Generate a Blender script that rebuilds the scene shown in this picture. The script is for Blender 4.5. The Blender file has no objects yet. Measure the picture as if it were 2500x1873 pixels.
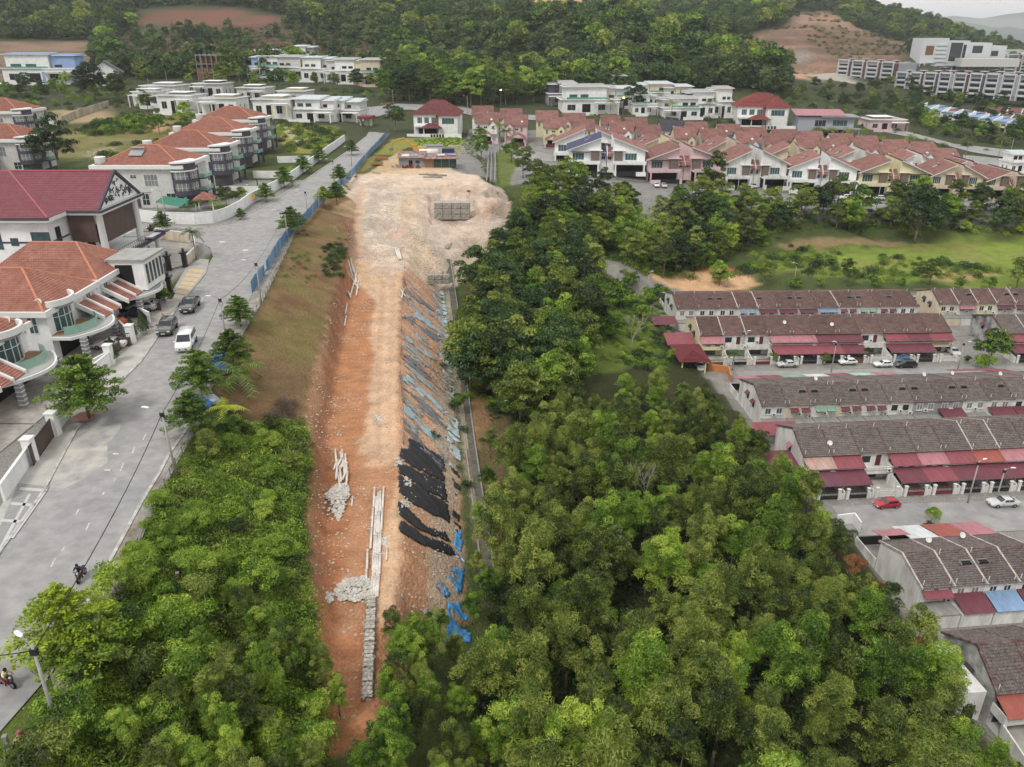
import bpy, math, random
import numpy as np
from mathutils import Vector, Matrix
from mathutils.geometry import delaunay_2d_cdt
SC = bpy.context.scene
COL = SC.collection
R = random.Random(7)
NR = np.random.RandomState(5)
rad = math.radians

# ------------------------------------------------------------------ camera, sky, sun, exposure
CZ, PITCH, FPX, CU, CV = 66.0, rad(24.1), 1682.0, 1106.0, 828.5
cam = bpy.data.objects.new('camera', bpy.data.cameras.new('camera')); COL.objects.link(cam)
cam.location = (0, 0, CZ); cam.rotation_euler = (rad(90) - PITCH, 0, 0)
cam.data.sensor_width = 36.0; cam.data.lens = 36.0 * FPX / 2212.0
cam.data.clip_start = 0.5; cam.data.clip_end = 40000
SC.camera = cam
world = bpy.data.worlds.new('World'); SC.world = world; world.use_nodes = True
wn = world.node_tree; wn.nodes.clear()
SUN_EL, SUN_AZ = rad(52), rad(-35)          # sun behind thin cloud, high to the left behind the camera
sky = wn.nodes.new('ShaderNodeTexSky'); sky.sky_type = 'NISHITA'; sky.sun_disc = False
sky.sun_elevation = SUN_EL; sky.sun_rotation = SUN_AZ
sky.air_density = 1.0; sky.dust_density = 4.0; sky.ozone_density = 1.0
hs = wn.nodes.new('ShaderNodeHueSaturation'); hs.inputs['Saturation'].default_value = 0.12   # overcast veil
mixc = wn.nodes.new('ShaderNodeMixRGB'); mixc.inputs[0].default_value = 0.75; mixc.inputs[2].default_value = (7.75, 7.7, 7.75, 1)
bg = wn.nodes.new('ShaderNodeBackground'); bg.inputs['Strength'].default_value = 0.118
wo = wn.nodes.new('ShaderNodeOutputWorld')
wn.links.new(sky.outputs[0], hs.inputs['Color']); wn.links.new(hs.outputs[0], mixc.inputs[1])
wn.links.new(mixc.outputs[0], bg.inputs[0]); wn.links.new(bg.outputs[0], wo.inputs[0])
sun = bpy.data.objects.new('sun', bpy.data.lights.new('sun', 'SUN')); COL.objects.link(sun)
sun.data.energy = 1.5; sun.data.angle = rad(14); sun.data.color = (1.0, 0.96, 0.9)
sd = Vector((math.sin(-SUN_AZ) * -math.cos(SUN_EL), -math.cos(SUN_AZ) * math.cos(SUN_EL), math.sin(SUN_EL)))
sun.rotation_euler = sd.to_track_quat('Z', 'Y').to_euler()
SC.view_settings.view_transform = 'Standard'; SC.view_settings.look = 'None'
SC.view_settings.exposure = 0.3; SC.view_settings.gamma = 1.0; SC.view_settings.use_curve_mapping = False
SC.render.engine = 'CYCLES'
cy = SC.cycles
cy.max_bounces = 5; cy.diffuse_bounces = 3; cy.glossy_bounces = 2; cy.transmission_bounces = 3
cy.transparent_max_bounces = 6; cy.volume_bounces = 0; cy.caustics_reflective = False; cy.caustics_refractive = False
cy.use_denoising = True

# ------------------------------------------------------------------ survey: sight line of a picture point to a place
_S, _C = math.sin(PITCH), math.cos(PITCH)
def ray(u, v):
    x = (u - CU) / FPX; y = (v - CV) / FPX
    return x, _C - _S * y, -(_S + _C * y)
def gz(u, v, z):
    x, y, d = ray(u, v); k = (CZ - z) / -d
    return (x * k, y * k, z)
def gY(u, v, Y):
    x, y, d = ray(u, v); k = Y / y
    return (x * k, Y, CZ + d * k)

# ------------------------------------------------------------------ materials
def lin(c):
    if isinstance(c, str):
        c = [int(c[i:i+2], 16) / 255 for i in (0, 2, 4)]
    return tuple(((x / 12.92) if x <= 0.04045 else ((x + 0.055) / 1.055) ** 2.4) for x in c)
MATS = {}
def mat(name, col, rough=0.8, var=0.12, scale=1.5, bump=0.0, bscale=20, metal=0.0, spec=0.3, dirt=None, dirt_amt=0.5, dirt_scale=0.6, coat=0.0, rand=0.0, coord='Object', stretch=None):
    """col: sRGB hex of the surface's own colour; var = brightness mottling; dirt = second colour in patches"""
    if name in MATS: return MATS[name]
    m = bpy.data.materials.new(name); m.use_nodes = True; nt = m.node_tree; N = nt.nodes; L = nt.links
    b = N['Principled BSDF']; c = lin(col)
    b.inputs['Roughness'].default_value = rough; b.inputs['Metallic'].default_value = metal
    b.inputs['Specular IOR Level'].default_value = spec; b.inputs['Coat Weight'].default_value = coat
    tc = N.new('ShaderNodeTexCoord'); src = tc.outputs[coord]
    if stretch:
        mp = N.new('ShaderNodeMapping'); mp.inputs['Scale'].default_value = stretch; L.new(src, mp.inputs[0]); src = mp.outputs[0]
    n1 = N.new('ShaderNodeTexNoise'); n1.inputs['Scale'].default_value = scale; n1.inputs['Detail'].default_value = 5; L.new(src, n1.inputs['Vector'])
    mr = N.new('ShaderNodeMapRange'); mr.inputs[1].default_value = 0.3; mr.inputs[2].default_value = 0.7
    mr.inputs[3].default_value = 1 - var; mr.inputs[4].default_value = 1 + var; L.new(n1.outputs[0], mr.inputs[0])
    val = mr.outputs[0]
    if rand:
        oi = N.new('ShaderNodeObjectInfo'); m2 = N.new('ShaderNodeMapRange'); m2.inputs[3].default_value = 1 - rand; m2.inputs[4].default_value = 1 + rand
        L.new(oi.outputs['Random'], m2.inputs[0]); mm = N.new('ShaderNodeMath'); mm.operation = 'MULTIPLY'; L.new(val, mm.inputs[0]); L.new(m2.outputs[0], mm.inputs[1]); val = mm.outputs[0]
    base = None
    if dirt:
        n2 = N.new('ShaderNodeTexNoise'); n2.inputs['Scale'].default_value = dirt_scale; n2.inputs['Detail'].default_value = 6; n2.inputs['Roughness'].default_value = 0.65
        L.new(src, n2.inputs['Vector'])
        r2 = N.new('ShaderNodeMapRange'); r2.inputs[1].default_value = 0.42; r2.inputs[2].default_value = 0.66; r2.inputs[3].default_value = 0; r2.inputs[4].default_value = dirt_amt
        L.new(n2.outputs[0], r2.inputs[0])
        mx = N.new('ShaderNodeMixRGB'); mx.inputs[1].default_value = (*c, 1); mx.inputs[2].default_value = (*lin(dirt), 1); L.new(r2.outputs[0], mx.inputs[0]); base = mx.outputs[0]
    vm = N.new('ShaderNodeVectorMath'); vm.operation = 'SCALE'
    if base: L.new(base, vm.inputs[0])
    else: vm.inputs[0].default_value = c
    L.new(val, vm.inputs['Scale']); L.new(vm.outputs[0], b.inputs['Base Color'])
    if bump:
        n3 = N.new('ShaderNodeTexNoise'); n3.inputs['Scale'].default_value = bscale; n3.inputs['Detail'].default_value = 3; L.new(src, n3.inputs['Vector'])
        bp = N.new('ShaderNodeBump'); bp.inputs['Strength'].default_value = bump; bp.inputs['Distance'].default_value = 0.1; L.new(n3.outputs[0], bp.inputs['Height']); L.new(bp.outputs[0], b.inputs['Normal'])
    MATS[name] = m; return m

def glass(name, col='22302f', rough=0.12):
    if name in MATS: return MATS[name]
    m = mat(name, col, rough=rough, var=0.25, scale=0.7, spec=0.6); return m

# ------------------------------------------------------------------ mesh builder
class MB:
    def __init__(s): s.v = []; s.f = []; s.mi = []; s.m = []
    def _m(s, m):
        if m not in s.m: s.m.append(m)
        return s.m.index(m)
    def add(s, vs, fs, m=None):
        o = len(s.v); s.v += [tuple(p) for p in vs]; k = s._m(m)
        for f in fs: s.f.append(tuple(i + o for i in f)); s.mi.append(k)
        return s
    def box(s, x0, x1, y0, y1, z0, z1, m=None):
        return s.add([(x0,y0,z0),(x1,y0,z0),(x1,y1,z0),(x0,y1,z0),(x0,y0,z1),(x1,y0,z1),(x1,y1,z1),(x0,y1,z1)],
                     [(3,2,1,0),(4,5,6,7),(0,1,5,4),(1,2,6,5),(2,3,7,6),(3,0,4,7)], m)
    def hexa(s, b, t, m=None):   # b, t: 4 points each, same winding
        return s.add(list(b) + list(t), [(3,2,1,0),(4,5,6,7),(0,1,5,4),(1,2,6,5),(2,3,7,6),(3,0,4,7)], m)
    def slab(s, pts, th, m=None):   # polygon given thickness downwards
        n = len(pts); vs = [tuple(p) for p in pts] + [(p[0], p[1], p[2] - th) for p in pts]
        fs = [tuple(range(n)), tuple(range(2*n-1, n-1, -1))] + [(i, i+n, (i+1) % n + n, (i+1) % n) for i in range(n)]
        return s.add(vs, fs, m)
    def prism(s, pts, z0, z1, m=None):
        n = len(pts); vs = [(p[0], p[1], z1) for p in pts] + [(p[0], p[1], z0) for p in pts]
        fs = [tuple(range(n)), tuple(range(2*n-1, n-1, -1))] + [(i, i+n, (i+1) % n + n, (i+1) % n) for i in range(n)]
        return s.add(vs, fs, m)
    def tube(s, a, b, r0, r1=None, n=6, m=None, cap=True):
        r1 = r0 if r1 is None else r1; a = Vector(a); b = Vector(b); d = (b - a)
        if d.length < 1e-6: return s
        d.normalize(); x = d.orthogonal().normalized(); y = d.cross(x)
        vs = []
        for p, r in ((a, r0), (b, r1)):
            for i in range(n):
                t = 2*math.pi*i/n; vs.append(p + x*(r*math.cos(t)) + y*(r*math.sin(t)))
        fs = [(i, (i+1) % n, (i+1) % n + n, i + n) for i in range(n)]
        if cap: fs += [tuple(range(n-1, -1, -1)), tuple(range(n, 2*n))]
        return s.add(vs, fs, m)
    def path(s, pts, r, n=5, m=None):
        for a, b in zip(pts[:-1], pts[1:]): s.tube(a, b, r, r, n, m)
        return s
    def lathe(s, prof, n=12, m=None, c=(0,0,0)):
        vs = []
        for (r, z) in prof:
            for i in range(n):
                t = 2*math.pi*i/n; vs.append((c[0]+r*math.cos(t), c[1]+r*math.sin(t), c[2]+z))
        k = len(prof); fs = [(j*n+i, j*n+(i+1) % n, (j+1)*n+(i+1) % n, (j+1)*n+i) for j in range(k-1) for i in range(n)]
        fs += [tuple(range(n-1, -1, -1)), tuple((k-1)*n+i for i in range(n))]
        return s.add(vs, fs, m)
    def mesh(s, name, default=None, smooth=False):
        me = bpy.data.meshes.new(name); me.from_pydata(s.v, [], s.f)
        for m in s.m: me.materials.append(m if m is not None else default)
        if len(s.m) > 1: me.polygons.foreach_set('material_index', s.mi)
        if smooth: me.polygons.foreach_set('use_smooth', [True]*len(me.polygons))
        me.update(); return me
KM = {}
def link(name, data, parent=None, loc=None, rz=None):
    o = bpy.data.objects.new(name, data); COL.objects.link(o)
    if parent is not None: o.parent = parent; KM.setdefault(parent.name, []).append(o)
    if loc is not None: o.location = loc
    if rz is not None: o.rotation_euler = (0, 0, rz)
    return o
def part(name, mb, m, parent=None, smooth=False, loc=None, kind=None, label=None, rz=None):
    o = link(name, mb.mesh(name, m, smooth), parent, loc, rz)
    if kind: o['kind'] = kind
    if label: o['label'] = label
    return o
def tag(o, label=None, cat=None, group=None, kind=None):
    if label: o['label'] = label
    if cat: o['category'] = cat
    if group: o['group'] = group
    if kind: o['kind'] = kind
    return o
def thing(name, label, cat, loc=(0,0,0), rz=0, group=None, sc=1.0):
    o = link(name, None, None, loc, rz); o.empty_display_size = 0.5
    if sc != 1.0: o.scale = (sc, sc, sc)
    return tag(o, label, cat, group)
def cbox(x0, x1, y0, y1, z0, z1):
    return MB().box(x0, x1, y0, y1, z0, z1)
def copy_tree(o, parent=None, keep=None):
    c = o.copy(); COL.objects.link(c); c.parent = parent
    if parent is not None: KM.setdefault(parent.name, []).append(c)
    if parent is None:
        for k in ('label', 'group'):
            if k in c: del c[k]
    for ch in KIDS(o): copy_tree(ch, c)
    return c
def KIDS(o): return list(KM.get(o.name, ()))
def inst(proto, loc, rz=0, label=None, group=None, sc=None):
    c = copy_tree(proto); c.location = loc; c.rotation_euler = (0, 0, rz)
    if sc: c.scale = (sc, sc, sc) if not isinstance(sc, tuple) else sc
    if label: c['label'] = label
    if group: c['group'] = group
    return c
def delete_tree(o):
    for ch in KIDS(o): delete_tree(ch)
    KM.pop(o.name, None)
    bpy.data.objects.remove(o)
def pip(px, py, poly):     # points in polygon, vectorised
    ins = np.zeros(px.shape, bool); n = len(poly)
    for i in range(n):
        x1, y1 = poly[i][:2]; x2, y2 = poly[(i+1) % n][:2]
        if y1 == y2: continue
        c = ((y1 > py) != (y2 > py)) & (px < (x2-x1)*(py-y1)/(y2-y1) + x1)
        ins ^= c
    return ins
_rn = np.random.RandomState(3).rand(256, 256)
def vnoise(x, y, s):       # smooth value noise on arrays
    x = np.asarray(x, float); y = np.asarray(y, float)
    x, y = (x*0.8 - y*0.6) / s + 40, (x*0.6 + y*0.8) / s + 90
    xi = np.floor(x).astype(int); yi = np.floor(y).astype(int); fx = x - xi; fy = y - yi
    fx = fx*fx*(3-2*fx); fy = fy*fy*(3-2*fy)
    g = lambda a, b: _rn[a % 256, b % 256]
    return (g(xi,yi)*(1-fx)*(1-fy) + g(xi+1,yi)*fx*(1-fy) + g(xi,yi+1)*(1-fx)*fy + g(xi+1,yi+1)*fx*fy) * 2 - 1
# ------------------------------------------------------------------ terrain
CP = []
def cz(z, *pts):
    for p in pts: CP.append(gz(p[0], p[1], p[2] if len(p) > 2 else z))
def cl(pts, step=25):          # breakline through (u, v, z) survey points
    q = [gz(*p) for p in pts]
    for a, b in zip(q[:-1], q[1:]):
        n = max(1, int(math.dist(a, b) / (step * max(0.3, math.dist(a, (0, 0, CZ)) / 250))))
        for i in range(n): t = i / n; CP.append(tuple(a[k] + (b[k] - a[k]) * t for k in range(3)))
    CP.append(q[-1])
def cY(*pts):
    for p in pts: CP.append(gY(*p))
def cw(*pts): CP.extend(pts)
ZR = 26.0
FENCE = [(40,1800),(79,1657),(131,1550),(187,1422),(269,1264),(315,1146),(345,1077),(380,1008),(434,914),(458,840),(479,805),(541,694),(569,649),(649,482),(700,420),(740,390),(790,345),(825,312),(843,292)]
F26 = [(u, v, ZR) for u, v in FENCE]
cl(F26, 8)
cl([(u-16 if v > 600 else u-8, v, ZR) for u, v in FENCE], 8)
cw(*[(x, y, ZR) for x in (-260, -180, -120, -80) for y in (-10, 40, 80, 120, 160, 200, 240)])
cw(*[(x, y, ZR) for x in (-60, -50, -45) for y in (10, 40, 80, 120)])
cw((-34, 20, ZR), (-30, 5, ZR), (-25, -20, 22))
# grass slope, cut, trench, construction bed, tarpaulin slope, drain
CUT = [(690,1500,19),(690,1320,19.2),(672,1260,19.5),(668,1180,19.7),(665,1100,20),(672,1020,20.2),(680,960,20.2),(658,920,20.5),(665,860,20.8),(700,720,21.6),(738,590,22.4),(750,540,22.8),(755,505,23.2),(745,470,23.8)]
cl(CUT, 6)
BEDL = [(722,1560,17),(722,1400,17),(712,1320,17),(705,1150,17),(700,1050,17),(705,950,17.1),(722,850,17.3),(738,720,17.6),(757,600,18.5),(765,520,20),(768,450,22.6),(780,400,24.5)]
cl(BEDL, 6)
CREST = [(818,1600,17),(820,1400,17.2),(850,1300,17.3),(870,1200,17.4),(862,1100,17.4),(860,960,17.5),(858,800,17.7),(860,700,17.9),(866,610,18.4),(880,560,19),(875,500,20.2),(860,440,22.8),(880,400,24.4)]
cl(CREST, 6)
TOE = [(925,1420,10),(1005,1340,9.8),(1000,1250,9.8),(993,1150,9.8),(988,1050,9.8),(985,950,9.8),(975,850,10),(966,760,10),(957,680,10.5),(948,622,11)]
cl(TOE, 6)
cl([(1050,1300,9),(1040,1150,9),(1026,1050,9),(1012,950,9),(1000,850,9.2),(990,760,9.4),(985,690,9.8),(1000,640,10.5)], 8)
# upper working platform, mound and gabion pit
cz(25, (700,455,25.4),(760,380,25.6),(830,330,25.6),(900,325,25.6),(980,320,25.6),(850,360,25.4),(950,372,25.2),(1005,350,25.3),(800,372,25.5),(1030,378,24.8),(870,305,25.8),(1010,305,25.5))
cz(0, (905,425,23.6),(940,412,24),(985,412,23.8),(1030,420,23.2),(1055,400,24),(1088,432,22.5),(1050,450,21.5),(1092,470,19),(1070,520,15.5),(1050,560,13.5))
cz(0, (936,478,19),(1000,480,18.6),(1040,485,18),(930,500,18.4),(985,520,16.6),(925,560,16.6),(985,570,14.5),(1010,600,12),(900,590,16.6),(900,520,19.3),(1040,470,19.6),(965,540,16.2))
cz(0, (1110,430,18),(1115,470,14),(1095,520,12),(1075,560,11),(1045,590,10.5))
cl([(1030,320,24.6),(1048,345,22.5),(1055,385,21.5),(1090,410,19.5)], 10)
# valley, forest floor
cz(0, (1100,620,9.5),(1150,700,8),(1060,740,9),(1100,850,8.5),(1150,1000,8),(1150,1150,7.5),(1150,1400,7),(1120,1650,8),(950,1657,12.5),(820,1700,16),(700,1700,18.5))
cw(*[(x, y, z) for x, z in ((8, 7.5), (16, 6), (24, 4.5), (32, 2.5), (38, 1)) for y in (10, 35, 60, 85, 110, 135)])
cw((0, 10, 9), (-12, 10, 15), (-20, 10, 19), (60, -20, 1), (20, -20, 6), (-20, -30, 18))
cw(*[(x, y, 0) for x in (42, 60, 90, 130, 180, 260) for y in (10, 50, 80, 120, 150, 180, 204)])
cw((25,150,4),(28,175,4),(20,200,6.5),(8,165,8.5),(10,185,9),(0,150,9.5))
cz(0, (1300,600,7),(1350,560,8))
cw(*[(x, y, z) for x in (45, 80, 120, 170, 260) for y, z in ((212, 1.5), (225, 2.5), (240, 3.5), (252, 4.5))])
cw((15,225,12),(28,225,10),(30,240,12))
# middle estate
MID = [(1110,322,22),(1180,330,21.8),(1110,380,21.5),(1170,405,21),(1210,440,20),(1250,425,19),(1330,447,16.5),(1500,452,13.2),(1700,452,12.2),(1900,452,12),(2212,445,11.6),(1250,335,20.3),(1500,348,16),(1800,345,12.5),(2212,350,11),(1330,400,17.8),(1500,400,15),(1800,410,12.8),(2212,405,11.8)]
cz(0, *MID)
cz(0, (950,290,25),(840,270,27),(760,262,28),(700,262,29),(1000,262,25),(1100,270,24.5),(1200,268,25.5),(1400,262,25),(1600,270,21),(1760,295,17.5),(1900,300,15),(2212,320,13.5))
cz(0, (600,262,29.5),(400,262,29.5),(480,300,27),(640,330,26),(300,330,26.5),(200,340,26.3),(340,280,29),(180,300,28),(120,262,30.5),(250,262,31),(20,300,27),(60,250,31))
cz(0, (600,205,36),(800,205,35),(450,205,36),(300,215,35),(150,215,35),(0,215,35),(700,185,38),(950,225,31),(1100,225,30),(1200,220,30.5),(1400,212,31),(1600,222,28),(1750,240,23),(1900,235,21),(2060,225,22),(2212,250,19),(1760,205,28),(1900,195,29),(2100,190,27),(2212,195,25))
# hills
for u in (-900, -500, -200, 0, 200, 400, 600, 800):
    cY((u,158,590),(u,122,680),(u,80,790),(u,40,900),(u,0,1030),(u,-50,1250),(u,-110,1700))
cY((950,180,580),(950,120,680),(950,60,800),(950,0,980),(1060,175,600),(1060,90,760),(1060,30,980),(1060,-10,1150),(1180,40,1100),(1180,20,1200),(1180,-40,1500))
cY((1200,185,570),(1200,110,640),(1230,40,720),(1330,45,720),(1330,120,620),(1330,185,560),(1450,70,700),(1450,130,620),(1450,185,550),(1550,112,670),(1550,185,545),(1640,150,640),(1690,195,560),(1300,70,900),(1450,90,880))
cY((1380,22,1150),(1500,28,1100),(1520,70,950),(1620,75,880),(1560,110,830),(1600,140,800),(1700,160,790),(1850,158,770),(1930,125,830),(1960,108,880),(1860,75,900),(1760,60,900),(1700,85,860),(1770,24,1000),(1700,30,1010),(1820,40,980),(1640,50,1000),(1760,120,810))
cY((1400,-30,1400),(1600,-35,1400),(1750,-20,1350),(1830,24,1250),(1890,56,1180),(1960,70,1150),(2010,94,1120),(2040,110,1100),(1960,130,1000),(2060,140,900),(1950,165,790),(2060,170,760))
cw((900,1400,22),(1200,1600,18),(1800,2000,15),(700,1100,20),(500,900,23),(700,700,20),(400,500,20),(600,400,14),(350,330,12),(400,250,8),(320,150,4),(320,20,0),(900,900,18),(1500,900,15),(1500,200,5),(900,100,3))
cw((600,2200,60),(300,2400,130),(900,2300,20),(-600,2500,160),(-2500,2500,120),(-2500,900,60),(-1200,300,35),(-1200,-100,26),(-400,300,32),(-400,500,40),(2500,3000,12),(1000,4000,14),(-500,4000,60),(6000,3000,10))
cw((-22000,22000,14),(22000,22000,14),(-22000,-200,14),(22000,-200,5),(0,14000,14),(5000,9000,14),(0,6000,14),(-6000,6000,40),(300,-200,0),(0,-200,10),(-200,-200,26))
P = np.array(CP); key = np.round(P[:, :2], 1); _, ui = np.unique(key, axis=0, return_index=True); P = P[np.sort(ui)]
_res = delaunay_2d_cdt([Vector((p[0], p[1])) for p in P], [], [], 0, 1e-4)
_vz = np.array([P[min(oi) if oi else 0, 2] for oi in _res[3]]); _vx = np.array([[v.x, v.y] for v in _res[0]])
def axis(a, segs):
    out = [a]
    for b, st in segs:
        n = max(1, int(round((b - out[-1]) / st))); out += list(np.linspace(out[-1], b, n + 1)[1:])
    return out
def grow(a, b, s0, k):
    out = [a]; s = s0
    while out[-1] < b: out.append(out[-1] + s); s *= k
    return out
XS = np.array([-x for x in grow(150, 20000, 3, 1.045)][::-1][:-1] + axis(-150, [(-60, 1.0), (8, 0.5), (60, 1.0), (150, 1.5)]) + grow(150, 21000, 2.4, 1.03)[1:])
YS = np.array([-150, -100, -60, -30, -10] + axis(0, [(30, 2), (130, 0.5), (250, 0.8), (340, 1.5), (700, 3.5)]) + grow(700, 21000, 4.5, 1.03)[1:])
GX, GY = np.meshgrid(XS, YS); GZ = np.full(GX.shape, np.nan)
for t in _res[2]:
    for k in range(1, len(t) - 1):
        i0, i1, i2 = t[0], t[k], t[k+1]
        (x0, y0), (x1, y1), (x2, y2) = _vx[i0], _vx[i1], _vx[i2]
        a0 = np.searchsorted(XS, min(x0, x1, x2)); a1 = np.searchsorted(XS, max(x0, x1, x2), 'right')
        b0 = np.searchsorted(YS, min(y0, y1, y2)); b1 = np.searchsorted(YS, max(y0, y1, y2), 'right')
        if a1 <= a0 or b1 <= b0: continue
        X = GX[b0:b1, a0:a1]; Y = GY[b0:b1, a0:a1]; D = (y1-y2)*(x0-x2) + (x2-x1)*(y0-y2)
        if abs(D) < 1e-9: continue
        l0 = ((y1-y2)*(X-x2) + (x2-x1)*(Y-y2)) / D; l1 = ((y2-y0)*(X-x2) + (x0-x2)*(Y-y2)) / D; l2 = 1-l0-l1
        ok = (l0 > -1e-6) & (l1 > -1e-6) & (l2 > -1e-6)
        GZ[b0:b1, a0:a1][ok] = (l0*_vz[i0] + l1*_vz[i1] + l2*_vz[i2])[ok]
GZ = np.where(np.isnan(GZ), 14.0, GZ)
GZ = np.where((GY > 500), GZ + vnoise(GX, GY, 90) * 3.0 * np.clip((GY-500)/200, 0, 1) * (GY < 2500), GZ)
GZ = np.where((GY > 540) & (GY < 2500) & (GX < 900), GZ + vnoise(GX, GY, 35) * 1.5, GZ)
def tz(x, y):
    i = min(max(int(np.searchsorted(XS, x)) - 1, 0), len(XS) - 2); j = min(max(int(np.searchsorted(YS, y)) - 1, 0), len(YS) - 2)
    fx = min(max((x - XS[i]) / (XS[i+1] - XS[i]), 0), 1); fy = min(max((y - YS[j]) / (YS[j+1] - YS[j]), 0), 1)
    return float(GZ[j,i]*(1-fx)*(1-fy) + GZ[j,i+1]*fx*(1-fy) + GZ[j+1,i]*(1-fx)*fy + GZ[j+1,i+1]*fx*fy)
def hit(u, v, dz=0.0):         # where the sight line of (u, v) meets the ground (raised by dz)
    x, y, d = ray(u, v); Y = 15.0; st = 1.0; prev = None
    while Y < 9000:
        k = Y / y; h = CZ + d*k - tz(x*k, Y) - dz
        if h < 0 and prev is not None:
            a, b = prev, Y
            for _ in range(18):
                m = (a+b)/2; k = m / y
                if CZ + d*k - tz(x*k, m) - dz < 0: b = m
                else: a = m
            k = b / y; return (x*k, b, tz(x*k, b))
        prev = Y; Y += st; st = max(1.0, Y * 0.006)
    return (x/y*9000, 9000, tz(x/y*9000, 9000))
def hp(poly): return [hit(u, v) for u, v in poly]
def pz(poly, z): return [gz(u, v, z) for u, v in poly]
# ------------------------------------------------------------------ level pads under roads and houses
ROADL = [(-60,1290),(2,1190),(94,1062),(168,924),(246,840),(305,781),(340,729),(378,673),(413,625),(444,580),(460,555),(455,536),(440,527),(410,520),(310,507),(200,500),(200,484),(274,484),(402,489),(451,491),(503,482),(541,461),(590,434),(659,389),(711,354),(752,326),(790,296),(797,284),(842,288),(825,306),(790,338),(735,390),(690,425),(640,478),(600,545),(552,618),(520,690),(480,760),(462,800),(440,860),(420,905),(365,983),(345,1023),(306,1087),(237,1215),(108,1457),(0,1580),(-100,1700),(-250,1700)]
road_w = pz(ROADL, ZR)
PROP = [(-90,1240),(-20,1130),(10,1082),(72,995),(123,934),(149,902),(240,785),(284,742),(327,700),(346,671),(372,648),(392,603),(404,582)]
apron_w = pz(PROP + [(444,580),(413,625),(378,673),(340,729),(305,781),(246,840),(168,924),(94,1062),(2,1190),(-60,1290)], ZR)
TERR_ROADS = [(47,210,202.5,209,.035),(48,230,145.6,153.6,.05),(49,230,93.5,101.4,.055)]
def quad_road(x0, x1, y0, y1, s): return [(x0,y0+0*s),(x1,y0+(x1-x0)*s),(x1,y1+(x1-x0)*s),(x0,y1)]
terr_polys = [quad_road(*r) for r in TERR_ROADS]
def flatten(poly, z, off=-0.1, grow_=1.2):
    cx = np.mean([p[0] for p in poly]); cyy = np.mean([p[1] for p in poly])
    m = pip(GX, GY, poly)
    for dx, dy in ((grow_,0),(-grow_,0),(0,grow_),(0,-grow_)): m |= pip(GX + dx, GY + dy, poly)
    GZ[m] = z + off
for p in (road_w, apron_w): flatten(p, ZR)
flatten([(48,55),(250,60),(250,212),(30,206),(37,180),(41,150),(44,125),(45.5,104),(49,90),(49,75)], 0, -0.02, 0)

# ------------------------------------------------------------------ ground colours (soil, grass, paving) and small relief
def C3(h): return np.array(lin(h))
COLR = np.zeros(GX.shape + (3,)); COLR[:] = C3('4b5630')
n1 = vnoise(GX, GY, 9); n2 = vnoise(GX+50, GY, 2.2); n3 = vnoise(GX, GY+90, 26); n4 = vnoise(GX+21, GY+8, .85); n5 = vnoise(GX+33, GY+7, 4.1)
def paint(poly, c, amt=1.0, jit=1.0, mask=None, dz=0.0):
    m = pip(GX + (n1*1.0 + n2*0.5 + n4*0.35)*jit, GY + (n3 + n5*1.1 + n4*.5)*jit, poly)
    if mask is not None: m &= mask
    COLR[m] = COLR[m]*(1-amt) + C3(c)*amt
    if dz: GZ[m] += dz
    return m
far = (GY > 300)
COLR[far] = C3('454b33')
COLR[(GY > 1500)] = C3('5b6650')
m = (GY > 1500) & (vnoise(GX, GY, 160) > 0.15); COLR[m] = C3('8d9088')
# undergrowth, valley clearing, field
COLR[(GX > 0) & (GY < 205) & (GY > 5)] = C3('3a3d24')
paint(hp([(1080,700),(1250,600),(1400,620),(1420,760),(1330,800),(1150,850),(1040,820),(1010,740)]), '5f6f30', 1, 1.5)
paint(hp([(1100,740),(1180,690),(1260,600),(1275,606),(1190,705),(1120,750)]), 'a8895f', .8, .8)
paint(hp([(1010,770),(1055,755),(1070,820),(1055,880),(1030,1000),(1050,1130),(1035,1130),(1000,900)]), 'b98f68', .9, .7)
paint(hp([(1040,700),(1180,660),(1180,700),(1060,760)]), '4d5a2a')
FIELD = [(1640,560),(1760,532),(1960,528),(2300,512),(2300,660),(2100,640),(2000,604),(1700,590),(1600,570)]
paint(hp(FIELD), '6f7f38', 1, 3)
paint(hp([(1780,545),(1990,538),(2300,530),(2300,585),(2050,580),(1850,575),(1740,560)]), '7f9040', .8, 3)
m = pip(GX, GY, hp(FIELD)) & (vnoise(GX, GY, 6) > 0.35); COLR[m] = COLR[m]*.6 + C3('8f8455')*.4
paint(hp([(1405,592),(1480,584),(1560,574),(1615,590),(1640,612),(1580,628),(1400,625)]), 'd2ab84', 1, 1.0)
paint(hp([(1480,580),(1560,570),(1600,585),(1540,592)]), 'a9623f', .7, 1.0)
paint(hp([(1990,585),(2120,590),(2180,600),(2100,606),(2000,604)]), 'b49370', .7, 1.5)
paint(hp([(1680,520),(1960,520),(1960,530),(1690,535)]), '9a8262', .7, 1.5)
paint([(48,55),(250,60),(250,212),(30,206),(37,180),(41,150),(44,125),(45.5,104),(49,90),(49,75)], '8f8c86', 1, 0)
paint([(26,204),(48,202),(48,210),(24,214)], '8f8c86', 1, 0.3)
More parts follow.
